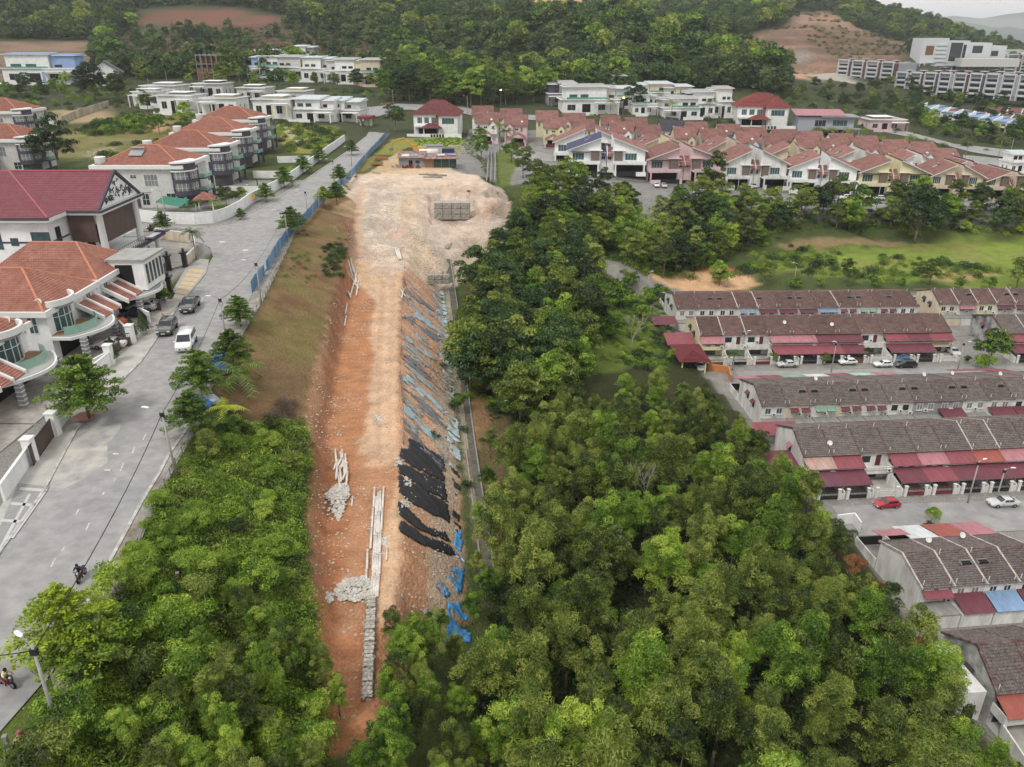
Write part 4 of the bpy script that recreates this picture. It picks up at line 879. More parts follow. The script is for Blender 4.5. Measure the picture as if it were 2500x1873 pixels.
# ------------------------------------------------------------------ old terraces: one thing per house
def terrace_house(o, w, s, ze, zr, yr, D, front, wall, roof, opt):
    """local frame: x along the row, y=0 the eave that faces the view, z up"""
    ze *= 1; ov = .35
    prof = [(ov, 0), (ov, ze-.1), (yr, zr-.12), (D-ov, ze-.1), (D-ov, 0)]
    def wallmesh():
        b = MB(); n = len(prof); vs = [(0.0, y, z) for y, z in prof] + [(w, y, z) for y, z in prof]
        b.add(vs, [tuple(range(n-1, -1, -1)), tuple(range(n, 2*n))] + [(i, (i+1) % n, (i+1) % n + n, i+n) for i in range(n)]); return b.mesh('wall', wall)
    link('wall', cm(('tw', w, ze, zr, yr, D, wall.name), wallmesh), o)
    link('roof_tiles', cm(('tn', w, ze, zr, yr, roof.name), lambda: tiles(MB(), (0, 0, ze-.1), (w, 0, ze-.1), (w, yr, zr), (0, yr, zr), roof, .33*s, .38*s).mesh('roof_tiles')), o)['kind'] = 'stuff'
    link('roof_tiles', cm(('tf', w, ze, zr, yr, D, roof.name), lambda: tiles(MB(), (w, D, ze-.1), (0, D, ze-.1), (0, yr, zr), (w, yr, zr), roof, .33*s, .38*s).mesh('roof_tiles')), o)['kind'] = 'stuff'
    def cap(cmat):
        b = MB(); t = .11; h = .16
        for (ya, za, yb, zb) in ((-.05, ze-.12, yr, zr), (yr, zr, D+.05, ze-.12)):
            b.hexa([(-t, ya, za-.15), (t, ya, za-.15), (t, yb, zb-.15), (-t, yb, zb-.15)], [(-t, ya, za+h), (t, ya, za+h), (t, yb, zb+h), (-t, yb, zb+h)])
        return b.mesh('parapet_cap', cmat)
    cp = opt.get('cap', CAPM); link('parapet_cap', cm(('cap', ze, zr, yr, D, cp.name), lambda: cap(cp)), o)
    link('ridge_tiles', cm(('rt', w, yr, zr), lambda: MB().add([(.1, yr-.16, zr), (w-.1, yr-.16, zr), (w-.1, yr, zr+.1), (.1, yr, zr+.1), (.1, yr+.16, zr), (w-.1, yr+.16, zr)], [(0, 1, 2, 3), (3, 2, 5, 4)]).mesh('ridge_tiles', CAPM)), o)
    if opt.get('last'): c2 = link('parapet_cap', CM[('cap', ze, zr, yr, D, cp.name)], o, (w, 0, 0))
    def pipes():
        b = MB(); 
        for x, y in ((.45, .35), (w-.45, .35)): b.tube((x, y, ze-.3), (x, y, ze+.75), .05, n=6)
        return b
    for x in ((.4,) if R.random() < .5 else (.4, w-.4)):
        link('vent_pipe', cm('pipe', lambda: MB().tube((0, 0, -.5), (0, 0, .62), .055, n=6).mesh('vent_pipe', PLAST)), o, (x, .5, ze+.1))
    if R.random() < .6: link('vent_pipe', CM['pipe'], o, (R.choice((.5, w-.5)), yr-.4, zr-.05))
    if opt.get('vent'):
        k = (zr-ze)/yr; y0 = yr*.55; x0 = .5 if opt['vent'] > 0 else w-1.8
        b = MB(); b.box(x0, x0+1.3, y0, y0+.55, ze+k*y0-.05, ze+k*(y0+.55)+.08, DARKV); b.box(x0-.08, x0+1.38, y0+.55, y0+.65, ze+k*y0, ze+k*(y0+.6)+.2, CONCG); b.box(x0-.08, x0, y0, y0+.6, ze+k*y0, ze+k*(y0+.55)+.12, CONCG); b.box(x0+1.3, x0+1.38, y0, y0+.6, ze+k*y0, ze+k*(y0+.55)+.12, CONCG)
        part('roof_opening', b, DARKV, o)
    if opt.get('dish'): dish(o, *opt['dish'])
    if opt.get('ant'): antenna(o, w*.6, yr*.6, ze + (zr-ze)*.6)
    zw = ze - 2.0*s
    if not front:
        pane = opt.get('pane', GLD); ww = 1.15*s
        xs_ = (w*.16, w*.60)
        for x in xs_:
            window(o, x, zw, ww, 1.25*s, ov, FRW if opt.get('fr', 1) else FRD, pane, n=2)
            link('window_surround', cm(('ws', s), lambda: MB().box(-.12, ww+.12, -.14, 0, -.14, -.02).box(-.12, ww+.12, -.14, 0, 1.27*s, 1.37*s).mesh('window_surround', WHITE)), o, (x, ov, zw))
        aw = opt.get('aw')
        if aw == 'wide' or (aw and opt.get('wide')):
            pass
        if aw:
            if opt.get('wide'): awning(o, .25, w-.25, ov, -.75, ze-1.15, ze-.55, aw, 'window_awning')
            else:
                for x in xs_: awning(o, x-.2, x+ww+.25, ov, -.6, ze-1.2, ze-.65, aw, 'window_awning')
        if R.random() < .55: ac(o, w*.44, ov, zw-.3)
        if R.random() < .3: ac(o, w*.84, ov, zw-.75)
        part('lower_rear_wall', MB().box(.1, w-.1, -2.2, ov-.01, 0, 1.9), wall, o)
        if opt.get('rear'): awning(o, .1, w-.1, ov-.05, -2.6, 2.3, 3.1, opt['rear'], 'rear_roof')
        else: part('rear_roof', MB().box(.1, w-.1, -2.25, ov-.02, 1.9, 2.05), CONCG, o)
        fa = opt.get('fa')
        if fa: awning(o, .1, w-.1, D-.2, D+4.4, 3.4, 4.6, fa, 'porch_roof')
        fb = opt.get('fb')
        if fb: awning(o, .1, w-.1, D-.2, D+2.2, 4.6, 5.3, fb, 'balcony_roof')
        part('front_wall', MB().box(0, .15, D, D+5.2, 0, 1.5), WHITE, o); part('gate', MB().box(.3, w-.3, D+5.1, D+5.16, 0, 1.4), DKMET, o)
    else:
        bal = opt.get('bal', WHITE); yb = -1.7
        window(o, w*.12, zw+.1, 1.5*s, 1.2*s, ov, FRD, opt.get('pane', GLD), n=3)
        part('door', MB().box(w*.62, w*.62+.85, ov-.05, ov+.02, zw-.55, zw+1.35), mat('maroon_door', '5d2c33'), o)
        zb = zw - .65
        part('balcony_slab', MB().box(.05, w-.05, yb, ov, zb-.28, zb), bal, o)
        pr = MB()
        st = opt.get('bstyle', 'solid')
        if st == 'solid': pr.box(.05, w-.05, yb, yb+.14, zb, zb+.95)
        elif st == 'step':
            for i, hh in enumerate((.95, .6, .95, .6, .95)): pr.box(.05+i*(w-.1)/5, .05+(i+1)*(w-.1)/5, yb, yb+.14, zb, zb+hh)
        else:
            pr.box(.05, w-.05, yb, yb+.12, zb+.85, zb+.97)
            for i in range(int(w/.28)): pr.box(.1+i*.28, .2+i*.28, yb+.02, yb+.1, zb, zb+.85)
        part('balcony_wall', pr, bal, o)
        part('balcony_side_wall', MB().box(.05, .2, yb+.14, ov, zb, zb+.9), bal, o); part('balcony_side_wall', MB().box(w-.2, w-.05, yb+.14, ov, zb, zb+.9), bal, o)
        up = opt.get('up')
        if up: awning(o, -.05, w+.05, ov-.1, yb-.5, ze-1.25, ze-.28, up, 'balcony_awning')
        for x in (.15, w-.35): part('pillar', MB().hexa([(x, yb, 0), (x+.22, yb, 0), (x+.22, yb+.25, 0), (x, yb+.25, 0)], [(x-.06, yb-.05, zb-.28), (x+.28, yb-.05, zb-.28), (x+.28, yb+.35, zb-.28), (x-.06, yb+.35, zb-.28)]), bal, o)
        lo = opt.get('lo')
        if lo: awning(o, -.02, w+.02, yb+.1, -5.0, 2.15, 3.05, lo, 'porch_roof', True)
        part('porch_floor', MB().box(.05, w-.05, -5.4, ov, 0, .1), CONC, o)
        part('living_room_window', MB().box(w*.15, w*.75, ov-.06, ov+.01, .2, 2.1), GLD, o)
        part('boundary_wall', MB().hexa([(-.08, -5.5, 0), (.08, -5.5, 0), (.08, yb, 0), (-.08, yb, 0)], [(-.08, -5.5, 1.35), (.08, -5.5, 1.35), (.08, yb, 2.1), (-.08, yb, 2.1)]), WHITE, o)
        for x in (w*.08, w*.78): part('gate_pillar', MB().box(x, x+.4, -5.6, -5.25, 0, 1.75).box(x-.06, x+.46, -5.66, -5.19, 1.75, 1.85), WHITE, o)
        gt = opt.get('gate', 'black'); gm = {'black': DKMET, 'red': mat('gate_maroon', '6a3338'), 'white': FRW, 'brown': mat('gate_brown', '6a4a38'), 'blue': mat('gate_blue', '7fb0dd')}[gt]
        gb = MB(); xa, xb = w*.08+.4, w*.78; nbars = 12
        for i in range(nbars+1):
            t = i/nbars; hh = 1.3 + (.35*math.sin(math.pi*t) if gt != 'blue' else .7*math.sin(math.pi*t)); x = xa+(xb-xa)*t
            gb.box(x-.03, x+.03, -5.45, -5.4, .08, hh)
        gb.box(xa, xb, -5.46, -5.42, .1, .75 if gt in ('red', 'brown', 'black') else .2); gb.box(xa, xb, -5.47, -5.4, 1.18, 1.26)
        part('gate', gb, gm, o)
        part('low_front_wall', MB().box(w*.78+.4, w-.1, -5.5, -5.38, 0, 1.1), WHITE, o)
        if R.random() < .6: ac(o, w*.45, ov, zw-.1)
        if R.random() < .4: ac(o, w*.8, yb, zb+.2)
    if opt.get('gable'):
        g = opt['gable']; 
        for yy, zz in ((yr*.75, ze-1.6), (yr*1.35, ze-1.2)) if g != 2 else ((yr*.9, ze-1.2),):
            window(o, yy, zz-.6, .8, 1.1, 0, FRD, GLD, axis='x', face=-1, n=2)
            c = opt.get('gaw', 'dark'); b = MB(); corr(b, (-.6, yy+1.1, zz+.35), (-.6, yy-.3, zz+.35), (0, yy-.3, zz+.95), (0, yy+1.1, zz+.95), AW[c]); part('gable_window_awning', b, AW[c], o)
ORD = ['', 'first', 'second', 'third', 'fourth', 'fifth', 'sixth', 'seventh', 'eighth', 'ninth', 'tenth', 'eleventh', 'twelfth', 'thirteenth', 'fourteenth', 'fifteenth', 'sixteenth']
def terrace_row(x0, y0, slope, w, s, ze, zr, yr, D, front, roof, units, rowname, first):
    a = math.atan(slope); n = len(units)
    for i, u in enumerate(units):
        opt = dict(u); wall = opt.pop('wall', WHITE); 
        if i == n-1: opt['last'] = 1
        ex = opt.pop('lab', None); lab = (first if i == 0 else '%s house from the left in %s' % (ORD[i+1], rowname)) + (', ' + ex if ex and i else '')
        o = thing('terrace_house', lab, 'terrace house', (x0 + i*w*math.cos(a), y0 + i*w*math.sin(a), 0), a, 'houses of the old terraces')
        terrace_house(o, w, s, ze, zr, yr, D, front, wall, roof, opt)
U = dict
terrace_row(40.4, 181.2, .035, 5.02, 1, 5, 6.95, 6.5, 14, False, TILE_RB, [U(pane=GLC, fa='white', gable=1, lab='pale grey gable wall'), U(vent=-1, fa='white', lab='dark windows'), U(vent=1, fa='mint'), U(aw='blue', fa='mint', cap=CAPW, lab='blue grey awnings'), U(aw='maroon', wide=1, vent=1, fa='pink', cap=CAPW), U(aw='maroon', wide=1, vent=-1, fa='red'), U(aw='maroon', wide=1, vent=1, fa='blue'), U(aw='blue', wide=1, fa='pink', lab='long blue awning'), U(aw='maroon', vent=-1, fa='mint', cap=CAPW), U(aw='green', vent=1, fa='red', lab='green awnings'), U(aw='maroon', vent=-1, fa='pink'), U(fa='maroon', lab='bare windows')], 'the farthest terrace row by the field', 'end house nearest the sandy clearing in the farthest terrace row')
terrace_row(106.4, 184.8, .03, 4.85, 1, 5, 7.3, 4.9, 11.5, False, TILE_RB, [U(wall=CREAM, gable=1, fb='pink', lab='cream walls'), U(aw='pink', wide=1, vent=-1, cap=CAPW, fa='white'), U(wall=YELLOW, cap=CAPW, fa='red', lab='yellow wall'), U(aw='maroon', wide=1, vent=-1, cap=CAPW, fa='red'), U(aw='maroon', wide=1, vent=1, cap=CAPW, fa='pink'), U(vent=1), U(aw='red')], 'the short far right terrace block', 'cream end house of the short far right terrace block')
terrace_row(41.9, 162.6, .04, 5.2, 1, 5, 7.3, 5.6, 13, True, TILE_RB, [U(wall=YELLOW, bal=YELLOW, bstyle='step', up='pink', gable=1, cap=CAPW, gate='brown', lab='pale yellow with car porch'), U(cap=CAPW, lab='no awnings', bstyle='rail'), U(cap=CAPW, bstyle='rail', gate='red'), U(up='pink', lo='red', dish=(4.4, 3.4, 6.3)), U(up='pink', lo='red'), U(up='maroon', lo='red', dish=(4.6, 2.5, 6.0)), U(up='maroon', lo='maroon', bstyle='rail', gate='brown', ant=1), U(ant=1, bstyle='rail', gate='white', lab='open porch without awnings'), U(up='red', lo='maroon', gate='blue', lab='with the arched blue gate'), U(up='maroon', lo='maroon'), U(up='red', bal=CREAM, bstyle='rail', gate='white', lab='cream balustrade')], 'the second farthest terrace row', 'yellow end house of the second farthest terrace row')
terrace_row(110.5, 164.0, .03, 5.3, 1, 5, 7.3, 5.6, 13, True, TILE_GB, [U(wall=STAIN, gable=1, gaw='maroon', up='red', lo='maroon', lab='blackened gable'), U(up='red', lo='maroon', cap=CAPW), U(up='maroon', lo='red'), U(up='red')], 'the short block right of the yellow house row', 'blackened end house right of the round topped tree')
terrace_row(45.3, 126.9, .065, 4.76, .95, 4.8, 6.8, 5.0, 12.3, False, TILE_GB, [U(pane=GLT, gable=1, gaw='maroon', fa='pink', lab='teal windows'), U(wall=CREAM, aw='maroon', vent=-1, fa='red', lab='cream wall'), U(aw='green', vent=1, fa='green', dish=(3, 7, 6.5), lab='green awnings'), U(wall=CREAM, aw='maroon', vent=-1, fa='white'), U(aw='maroon', vent=1, fa='red'), U(vent=-1, fr=0, fa='mint', lab='dark framed windows'), U(wall=GREYW, pane=GLC, vent=1, fa='pink', lab='grey wall'), U(wall=GREYW, pane=GLC, vent=-1, rear='maroon', dish=(1, 8, 6.3)), U(vent=1, pane=GLC, dish=(2.5, 9, 6)), U(vent=-1, pane=GLC, fb='red', rear='maroon'), U(fr=0, fb='red', rear='maroon', dish=(2, 8, 6)), U(fa='red')], 'the third terrace row', 'white end house of the third terrace row')
terrace_row(46.5, 108.4, .085, 4.69, .94, 4.8, 7.2, 5.2, 11.2, True, TILE_GB, [U(up='rust', lo='purple', gable=2, gaw='pink', lab='rusty balcony sheet'), U(up='red', lo='maroon', dish=(.3, 2.0, 5.6), lab='two maroon awnings'), U(bal=WHITE, gate='white', bstyle='rail', lab='open porch'), U(up='red', lo='maroon', bstyle='step', gate='red'), U(up='pink', lo='red', bstyle='step', gate='red', cap=CAPM), U(up='red', lo='maroon', ant=1, cap=CAPM), U(up='orange', lo='maroon', bstyle='rail', cap=CAPW, ant=1, lab='white stained ridge cap'), U(lo='maroon', up='pink', ant=1, cap=CAPW), U(up='pink', lo='maroon'), U(up='red', lo='red')], 'the red car row', 'end house of the terrace row behind the red car')
terrace_row(50.0, 76.4, .1, 4.25, .86, 4.5, 6.0, 5.0, 9.9, False, TILE_G, [U(fb='pink', cap=CAPW, aw='red', wide=1, lab='red sheet roof over its rear windows'), U(vent=-1, pane=GLC, cap=CAPW, rear='maroon', fa='white', dish=(1.2, 8, 5.3), lab='dark rear roof'), U(vent=1, cap=CAPW, rear='blue', fa='orange', dish=(2, 8.5, 5.3), lab='blue rear roof'), U(cap=CAPW, fa='pink', rear='maroon')], 'the row before the car road', 'end house of the terrace row in front of the car road')
terrace_row(49.7, 59.7, .12, 4.3, .86, 4.5, 7.2, 4.2, 9.2, True, TILE_G, [U(wall=STAIN, up='orange', gable=2, gaw='dark', bstyle='solid', lab='stained grey gable'), U(up='orange', lo='red', ant=1)], 'the nearest terrace row', 'nearest terrace end house at the right edge')
# ------------------------------------------------------------------ middle estate: gabled semi-detached houses
def zpk(u, v, Y): return gY(u, v, Y)[2]
def gable_house(o, wall, roof, front=True, sc_tile=.42, mirror=False):
    """unit space: 10.5 wide, ridge along x, y=0 front wall"""
    w, d, ze, zr = 10.2, 11.5, 9.0, 13.0
    def W():
        b = MB(); prof = [(0, 0), (0, ze), (d/2, zr-.25), (d, ze), (d, 0)]; n = 5; vs = [(0, y, z) for y, z in prof] + [(w, y, z) for y, z in prof]
        b.add(vs, [tuple(range(n-1, -1, -1)), tuple(range(n, 2*n))] + [(i, (i+1) % n, (i+1) % n + n, i+n) for i in range(n)])
        return b.mesh('wall', wall)
    link('wall', cm(('ghw', wall.name), W), o)
    for nm, q in (('n', ((-.4, -.7, ze-.4), (w+.4, -.7, ze-.4), (w+.4, d/2, zr), (-.4, d/2, zr))), ('f', ((w+.4, d+.7, ze-.4), (-.4, d+.7, ze-.4), (-.4, d/2, zr), (w+.4, d/2, zr)))):
        link('roof_tiles', cm(('ghr', nm, roof.name), lambda: tiles(MB(), *q, roof, .45, .45).mesh('roof_tiles')), o)['kind'] = 'stuff'
    link('ridge_tiles', cm(('ghrt', roof.name), lambda: MB().tube((-.45, d/2, zr), (w+.45, d/2, zr), .13, n=6).mesh('ridge_tiles', roof)), o)
    def small_gable(x0, x1, y0, y1, z0, z1):
        b = MB(); xm = (x0+x1)/2; tiles(b, (x0-.3, y1, z0), (x0-.3, y0-.3, z0), (xm, y0-.3, z1), (xm, y1, z1), roof, .45, .45); tiles(b, (x1+.3, y0-.3, z0), (x1+.3, y1, z0), (xm, y1, z1), (xm, y0-.3, z1), roof, .45, .45)
        b.add([(x0, y0, z0), (x1, y0, z0), (xm, y0, z1-.1)], [(0, 1, 2)], wall); return b
    fx = (lambda a, b_: (w-b_, w-a)) if mirror else (lambda a, b_: (a, b_))
    x0, x1 = fx(6.3, 9.6)
    link('bay_gable', cm(('ghg', roof.name, wall.name, mirror), lambda: small_gable(x0, x1, -1.3, 1.5, ze-1.1, ze+.9).mesh('bay_gable')), o)
    part('bay', MB().box(x0, x1, -1.3, 0, 3.8, ze-1.1), wall, o)
    window(o, (x0+x1)/2-.6, 6.1, 1.2, 1.5, -1.3, FRW, GLD)
    a, b_ = fx(1.0, 3.0); window(o, a, 5.6, 1.0, 2.2, 0, FRW, GLD, n=2, bars=2); a, b_ = fx(3.6, 5.6); window(o, a, 6.3, 1.7, 1.0, 0, FRW, GLD)
    window(o, 4.8, 6.0, 1.6, 1.4, 0, FRW, GLD, axis='x', face=-1); window(o, 2.0, 2.0, 1.2, 1.4, 0, FRW, GLD, axis='x', face=-1)
    if front:
        x0, x1 = fx(1.0, 7.6)
        link('porch_gable', cm(('ghp', roof.name, wall.name, mirror), lambda: small_gable(x0, x1, -6.0, 0, 3.6, 5.6).mesh('porch_gable')), o)
        for x in (x0+.2, x1-.5): part('pillar', MB().box(x, x+.45, -5.7, -5.2, 0, 3.6), wall, o)
        part('porch_beam', MB().box(x0, x1, -5.8, -5.4, 3.25, 3.6), wall, o)
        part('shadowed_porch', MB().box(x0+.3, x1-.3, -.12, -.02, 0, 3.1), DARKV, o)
        part('gate', MB().box(x0, x1, -8.1, -8.0, .1, 1.7), mat('gate_maroon', '6a3338'), o)
        for x in (x0-.6, x1+.05): part('gate_pillar', MB().box(x, x+.55, -8.3, -7.7, 0, 2.1), PINKW, o)
        part('front_wall', MB().box(*sorted(fx(8.4, 10.4)), -8.1, -7.9, 0, 1.6), PINKW, o)
    if R.random() < .5: dish(o, R.uniform(2, 8), 1.5, ze+.9, .55)
FR_ = [(1026,1079,243),(1088,1141,248),(1172,1224,254),(1235,1285,258),(1314,1367,263),(1372,1427,270),(1452,1502,274),(1510,1562,278),(1586,1638,284),(1644,1696,289),(1716,1768,294),(1772,1824,299),(1840,1893,304),(1896,1948,310),(1959,2009,317),(2011,2063,320)]
BK_ = [(1019,1068,228.6),(1079,1129,234.6),(1156,1206,239),(1213,1265,244),(1295,1340,249),(1348,1398,254),(1422,1474,260),(1478,1528,263),(1546,1598,268),(1600,1654,274),(1664,1722,279),(1726,1776,283),(1788,1842,288),(1846,1894,293),(1904,1959,301),(1965,2017,306)]
WALLS_A = [CLEANW, PINKW, YELLOW, CREAM, CLEANW, WHITE, CREAM, WHITE, PALEB, CREAM, YELLOW, CREAM, CLEANW, CREAM, CLEANW, CREAM]
for tier, rows in (('front', FR_), ('back', BK_)):
    for i, (u0, u1, v) in enumerate(rows):
        Yr = 361 - 6*i/15 + (17 if tier == 'back' else 0)
        A = gY(u0, v, Yr); B = gY(u1, v, Yr); w = (B[0]-A[0])*.985; sx = w/11.0; gz0 = tz((A[0]+B[0])/2, Yr-6); hs = (A[2]-gz0)/13.0
        roof = TILE_S if (tier == 'back' and i == 6) else TILE_R; wl = WALLS_A[(i*(1 if tier == 'front' else 5)) % 16]
        o = thing('gabled_house', '', 'semi-detached house', (A[0]+.4*sx, Yr-5.75, gz0), -.03 if i else 0, 'gabled semi detached houses of the middle estate'); o.scale = (sx, 1, hs)
        col = wl.name.replace('_render', '').replace('_', ' ')
        pos = 'leftmost' if i == 0 else 'rightmost' if i == 15 else ORD[i+1] + ' from the left' if i < 12 else ['fourth', 'third', 'second'][i-12] + ' from the right'
        o['label'] = ('slate roofed ' if roof is TILE_S else 'red roofed ') + col + ' gabled house, ' + pos + ' in the ' + tier + ' row'
        gable_house(o, wl, roof, tier == 'front', mirror=(i % 2 == 1))
# ------------------------------------------------------------------ middle estate: houses under big sloping roofs
def shed_unit(o, x0, W, mir, wall, roof, zl, zh, d, front):
    X = (lambda x: x0 + (W-x if mir else x)); r = lambda a, b: tuple(sorted((X(a), X(b))))
    def slope(x): return zl + (zh-zl)*x/W
    b = MB(); a_, c_ = X(0), X(W)
    b.add([(a_, 0, 0), (c_, 0, 0), (c_, d, 0), (a_, d, 0), (a_, 0, zl-.3), (c_, 0, zh-.3), (c_, d, zh-.3), (a_, d, zl-.3)], [(0,1,5,4),(1,2,6,5),(2,3,7,6),(3,0,4,7),(4,5,6,7)])
    part('wall', b, wall, o)
    rb = MB(); ov = .9; A = (X(-ov), -1.2, slope(-ov)); B = (X(-ov), d+.6, slope(-ov)); C_ = (X(W+.2), d+.6, slope(W+.2)); D_ = (X(W+.2), -1.2, slope(W+.2))
    q = (B, A, D_, C_) if not mir else (A, B, C_, D_)
    tiles(rb, *q, roof, .5, .5); part('roof_tiles', rb, roof, o, kind='stuff')
    e = .28
    for y in (-1.25, d+.6):
        fb = MB(); fb.hexa([(A[0], y-.08, A[2]-e), (D_[0], y-.08, D_[2]-e), (D_[0], y+.08, D_[2]-e), (A[0], y+.08, A[2]-e)], [(A[0], y-.08, A[2]), (D_[0], y-.08, D_[2]), (D_[0], y+.08, D_[2]), (A[0], y+.08, A[2])]); part('fascia', fb, FRW, o)
    x1, x2 = r(.12*W, .62*W)
    window(o, x1, 4.6, (x2-x1)*.72, 2.5, 0, FRW, GLT, n=4)
    part('brown_column', MB().box(*r(.70*W, .95*W), -1.0, -.02, 3.9, 8.0), mat('stone_column', '6f625a', var=.25, scale=4), o)
    part('column_canopy', MB().box(*r(.62*W, 1.05*W), -1.5, -.01, 8.0, 8.2), wall, o)
    part('balcony_slab', MB().box(*r(-.02*W, .98*W), -4.6, -.01, 3.6, 3.95), wall, o)
    part('balcony_wall', MB().box(*r(-.02*W, .98*W), -4.65, -4.5, 3.95, 4.9), R.choice([wall, GLC, wall]), o)
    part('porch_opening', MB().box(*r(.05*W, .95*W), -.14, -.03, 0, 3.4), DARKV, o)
    for x in (.02*W, .9*W): part('pillar', MB().box(*r(x, x+.5), -4.6, -4.1, 0, 3.6), wall, o)
    if R.random() < .6:
        hx, hy = .62*W, d*.45; n_ = Vector((-(zh-zl)/W*(1 if not mir else -1), 0, 1)).normalized()
        hb = MB(); p = lambda x, y, h: (X(x), y, slope(x)+h)
        hb.slab([p(hx-1.6, hy-.8, .22), p(hx, hy-.8, .22), p(hx, hy+.8, .22), p(hx-1.6, hy+.8, .22)], .1, GLC); hb.tube(p(hx+.3, hy-1.0, .45), p(hx+.3, hy+1.0, .45), .26, n=8, m=METAL)
        part('water_heater', hb, METAL, o)
    if front:
        part('gate_wall', MB().box(*r(0, .3*W), -7.2, -7.0, 0, 1.5), wall, o); part('gate', MB().box(*r(.3*W, .9*W), -7.15, -7.05, .1, 1.6), DKMET, o); part('gate_pillar', MB().box(*r(.9*W, .98*W), -7.3, -6.8, 0, 1.9), wall, o)
    part('sun_shade', MB().box(x1-.3, x2+.3, -1.6, 0, 7.4, 7.55), mat('dark_shade', '3c3a3e'), o) if R.random() < .5 else None
SP = [(1230,379,296,1273),(1403,398,318,1450),(1569.7,411,323,1592),(1711.7,418,335,1742),(1866,427,345,1885),(2022,432,355,2050),(2142,436,371,2160),(2262,440,380,2290)]
PW = [CLEANW, PINKW, WHITE, CLEANW, YELLOW, CREAM, CREAM, WHITE]
base = [hit(a, b) for a, b, _, _ in SP]
def house_pair_parts(o, Wp, wl, wr, rl, rr, zl, zh, d, front):
    shed_unit(o, 0, Wp*.40, False, wl, rl, zl, zh, d, front)
def shed_house(label, loc, rz, Wp, wall, roof, zl, zh, d, mir, front, cat='house'):
    o = thing('shed_roof_house', label, cat, loc, rz, 'houses with big sloping roofs'); W = Wp*.42; L_ = Wp*.075
    x0 = 0; shed_unit(o, x0, W, mir, wall, roof, zl, zh, d, front)
    lx = (W, W+L_) if not mir else (-L_, 0); lx = (lx[0]+.02, lx[1]-.02)
    part('link_wall', MB().box(*lx, .8, d, 0, zl-1.2), wall, o); part('link_roof', tiles(MB(), (lx[0], -.6, zl-2.4), (lx[1], -.6, zl-2.4), (lx[1], 3.5, zl+.6), (lx[0], 3.5, zl+.6), roof, .5, .5), roof, o, kind='stuff')
    part('link_parapet', MB().hexa([(lx[0]-.1, -.6, zl-2.7), (lx[0]+.15, -.6, zl-2.7), (lx[0]+.15, 3.5, zl+.3), (lx[0]-.1, 3.5, zl+.3)], [(lx[0]-.1, -.6, zl-2.0), (lx[0]+.15, -.6, zl-2.0), (lx[0]+.15, 3.5, zl+1.0), (lx[0]-.1, 3.5, zl+1.0)]), wall, o)
    window(o, lx[0]+.3, 4.6, max(.8, L_-.7), 2.0, .8, FRW, GLD); return o
nm_roof = {TILE_B: 'blue', TILE_R: 'red'}
for i in range(len(base)-1):
    x, y, z = base[i]; x2, y2, z2 = base[i+1]; Wp = math.dist((x, y), (x2, y2))*.965; a = math.atan2(y2-y, x2-x)
    zh = zpk(SP[i][3], SP[i][2], y+7) - z; zl = zh*.66; d = 18; wl = PW[i]; col = wl.name.replace('_render', '').replace('_', ' ')
    pos = 'leftmost pair' if i == 0 else ORD[i+1] + ' pair'
    for tier, yo in (('front', 0), ('rear', 23)):
        wl2 = wl if tier == 'front' else PW[(i+3) % 8]; col = wl2.name.replace('_render', '').replace('_', ' ')
        for mir in (False, True):
            roof = TILE_B if (i == 0 and not mir and tier == 'front') else TILE_R
            off = Wp*.578 if mir else 0
            if tier == 'front': loc = (x + off*math.cos(a), y + 7 + off*math.sin(a), z)
            else: loc = (x + off*math.cos(a) - 3*math.sin(a)*0 - 4, y + 7 + yo + off*math.sin(a), z)
            shed_house('%s house with %s sloping roof, %s half of the %s, %s row' % (col.replace('clean ', ''), nm_roof[roof], 'right' if mir else 'left', pos, tier), loc, a, Wp, wl2, roof, zl, zh*(1 if tier == 'front' else 1.05), d if tier == 'front' else 15, mir, tier == 'front')
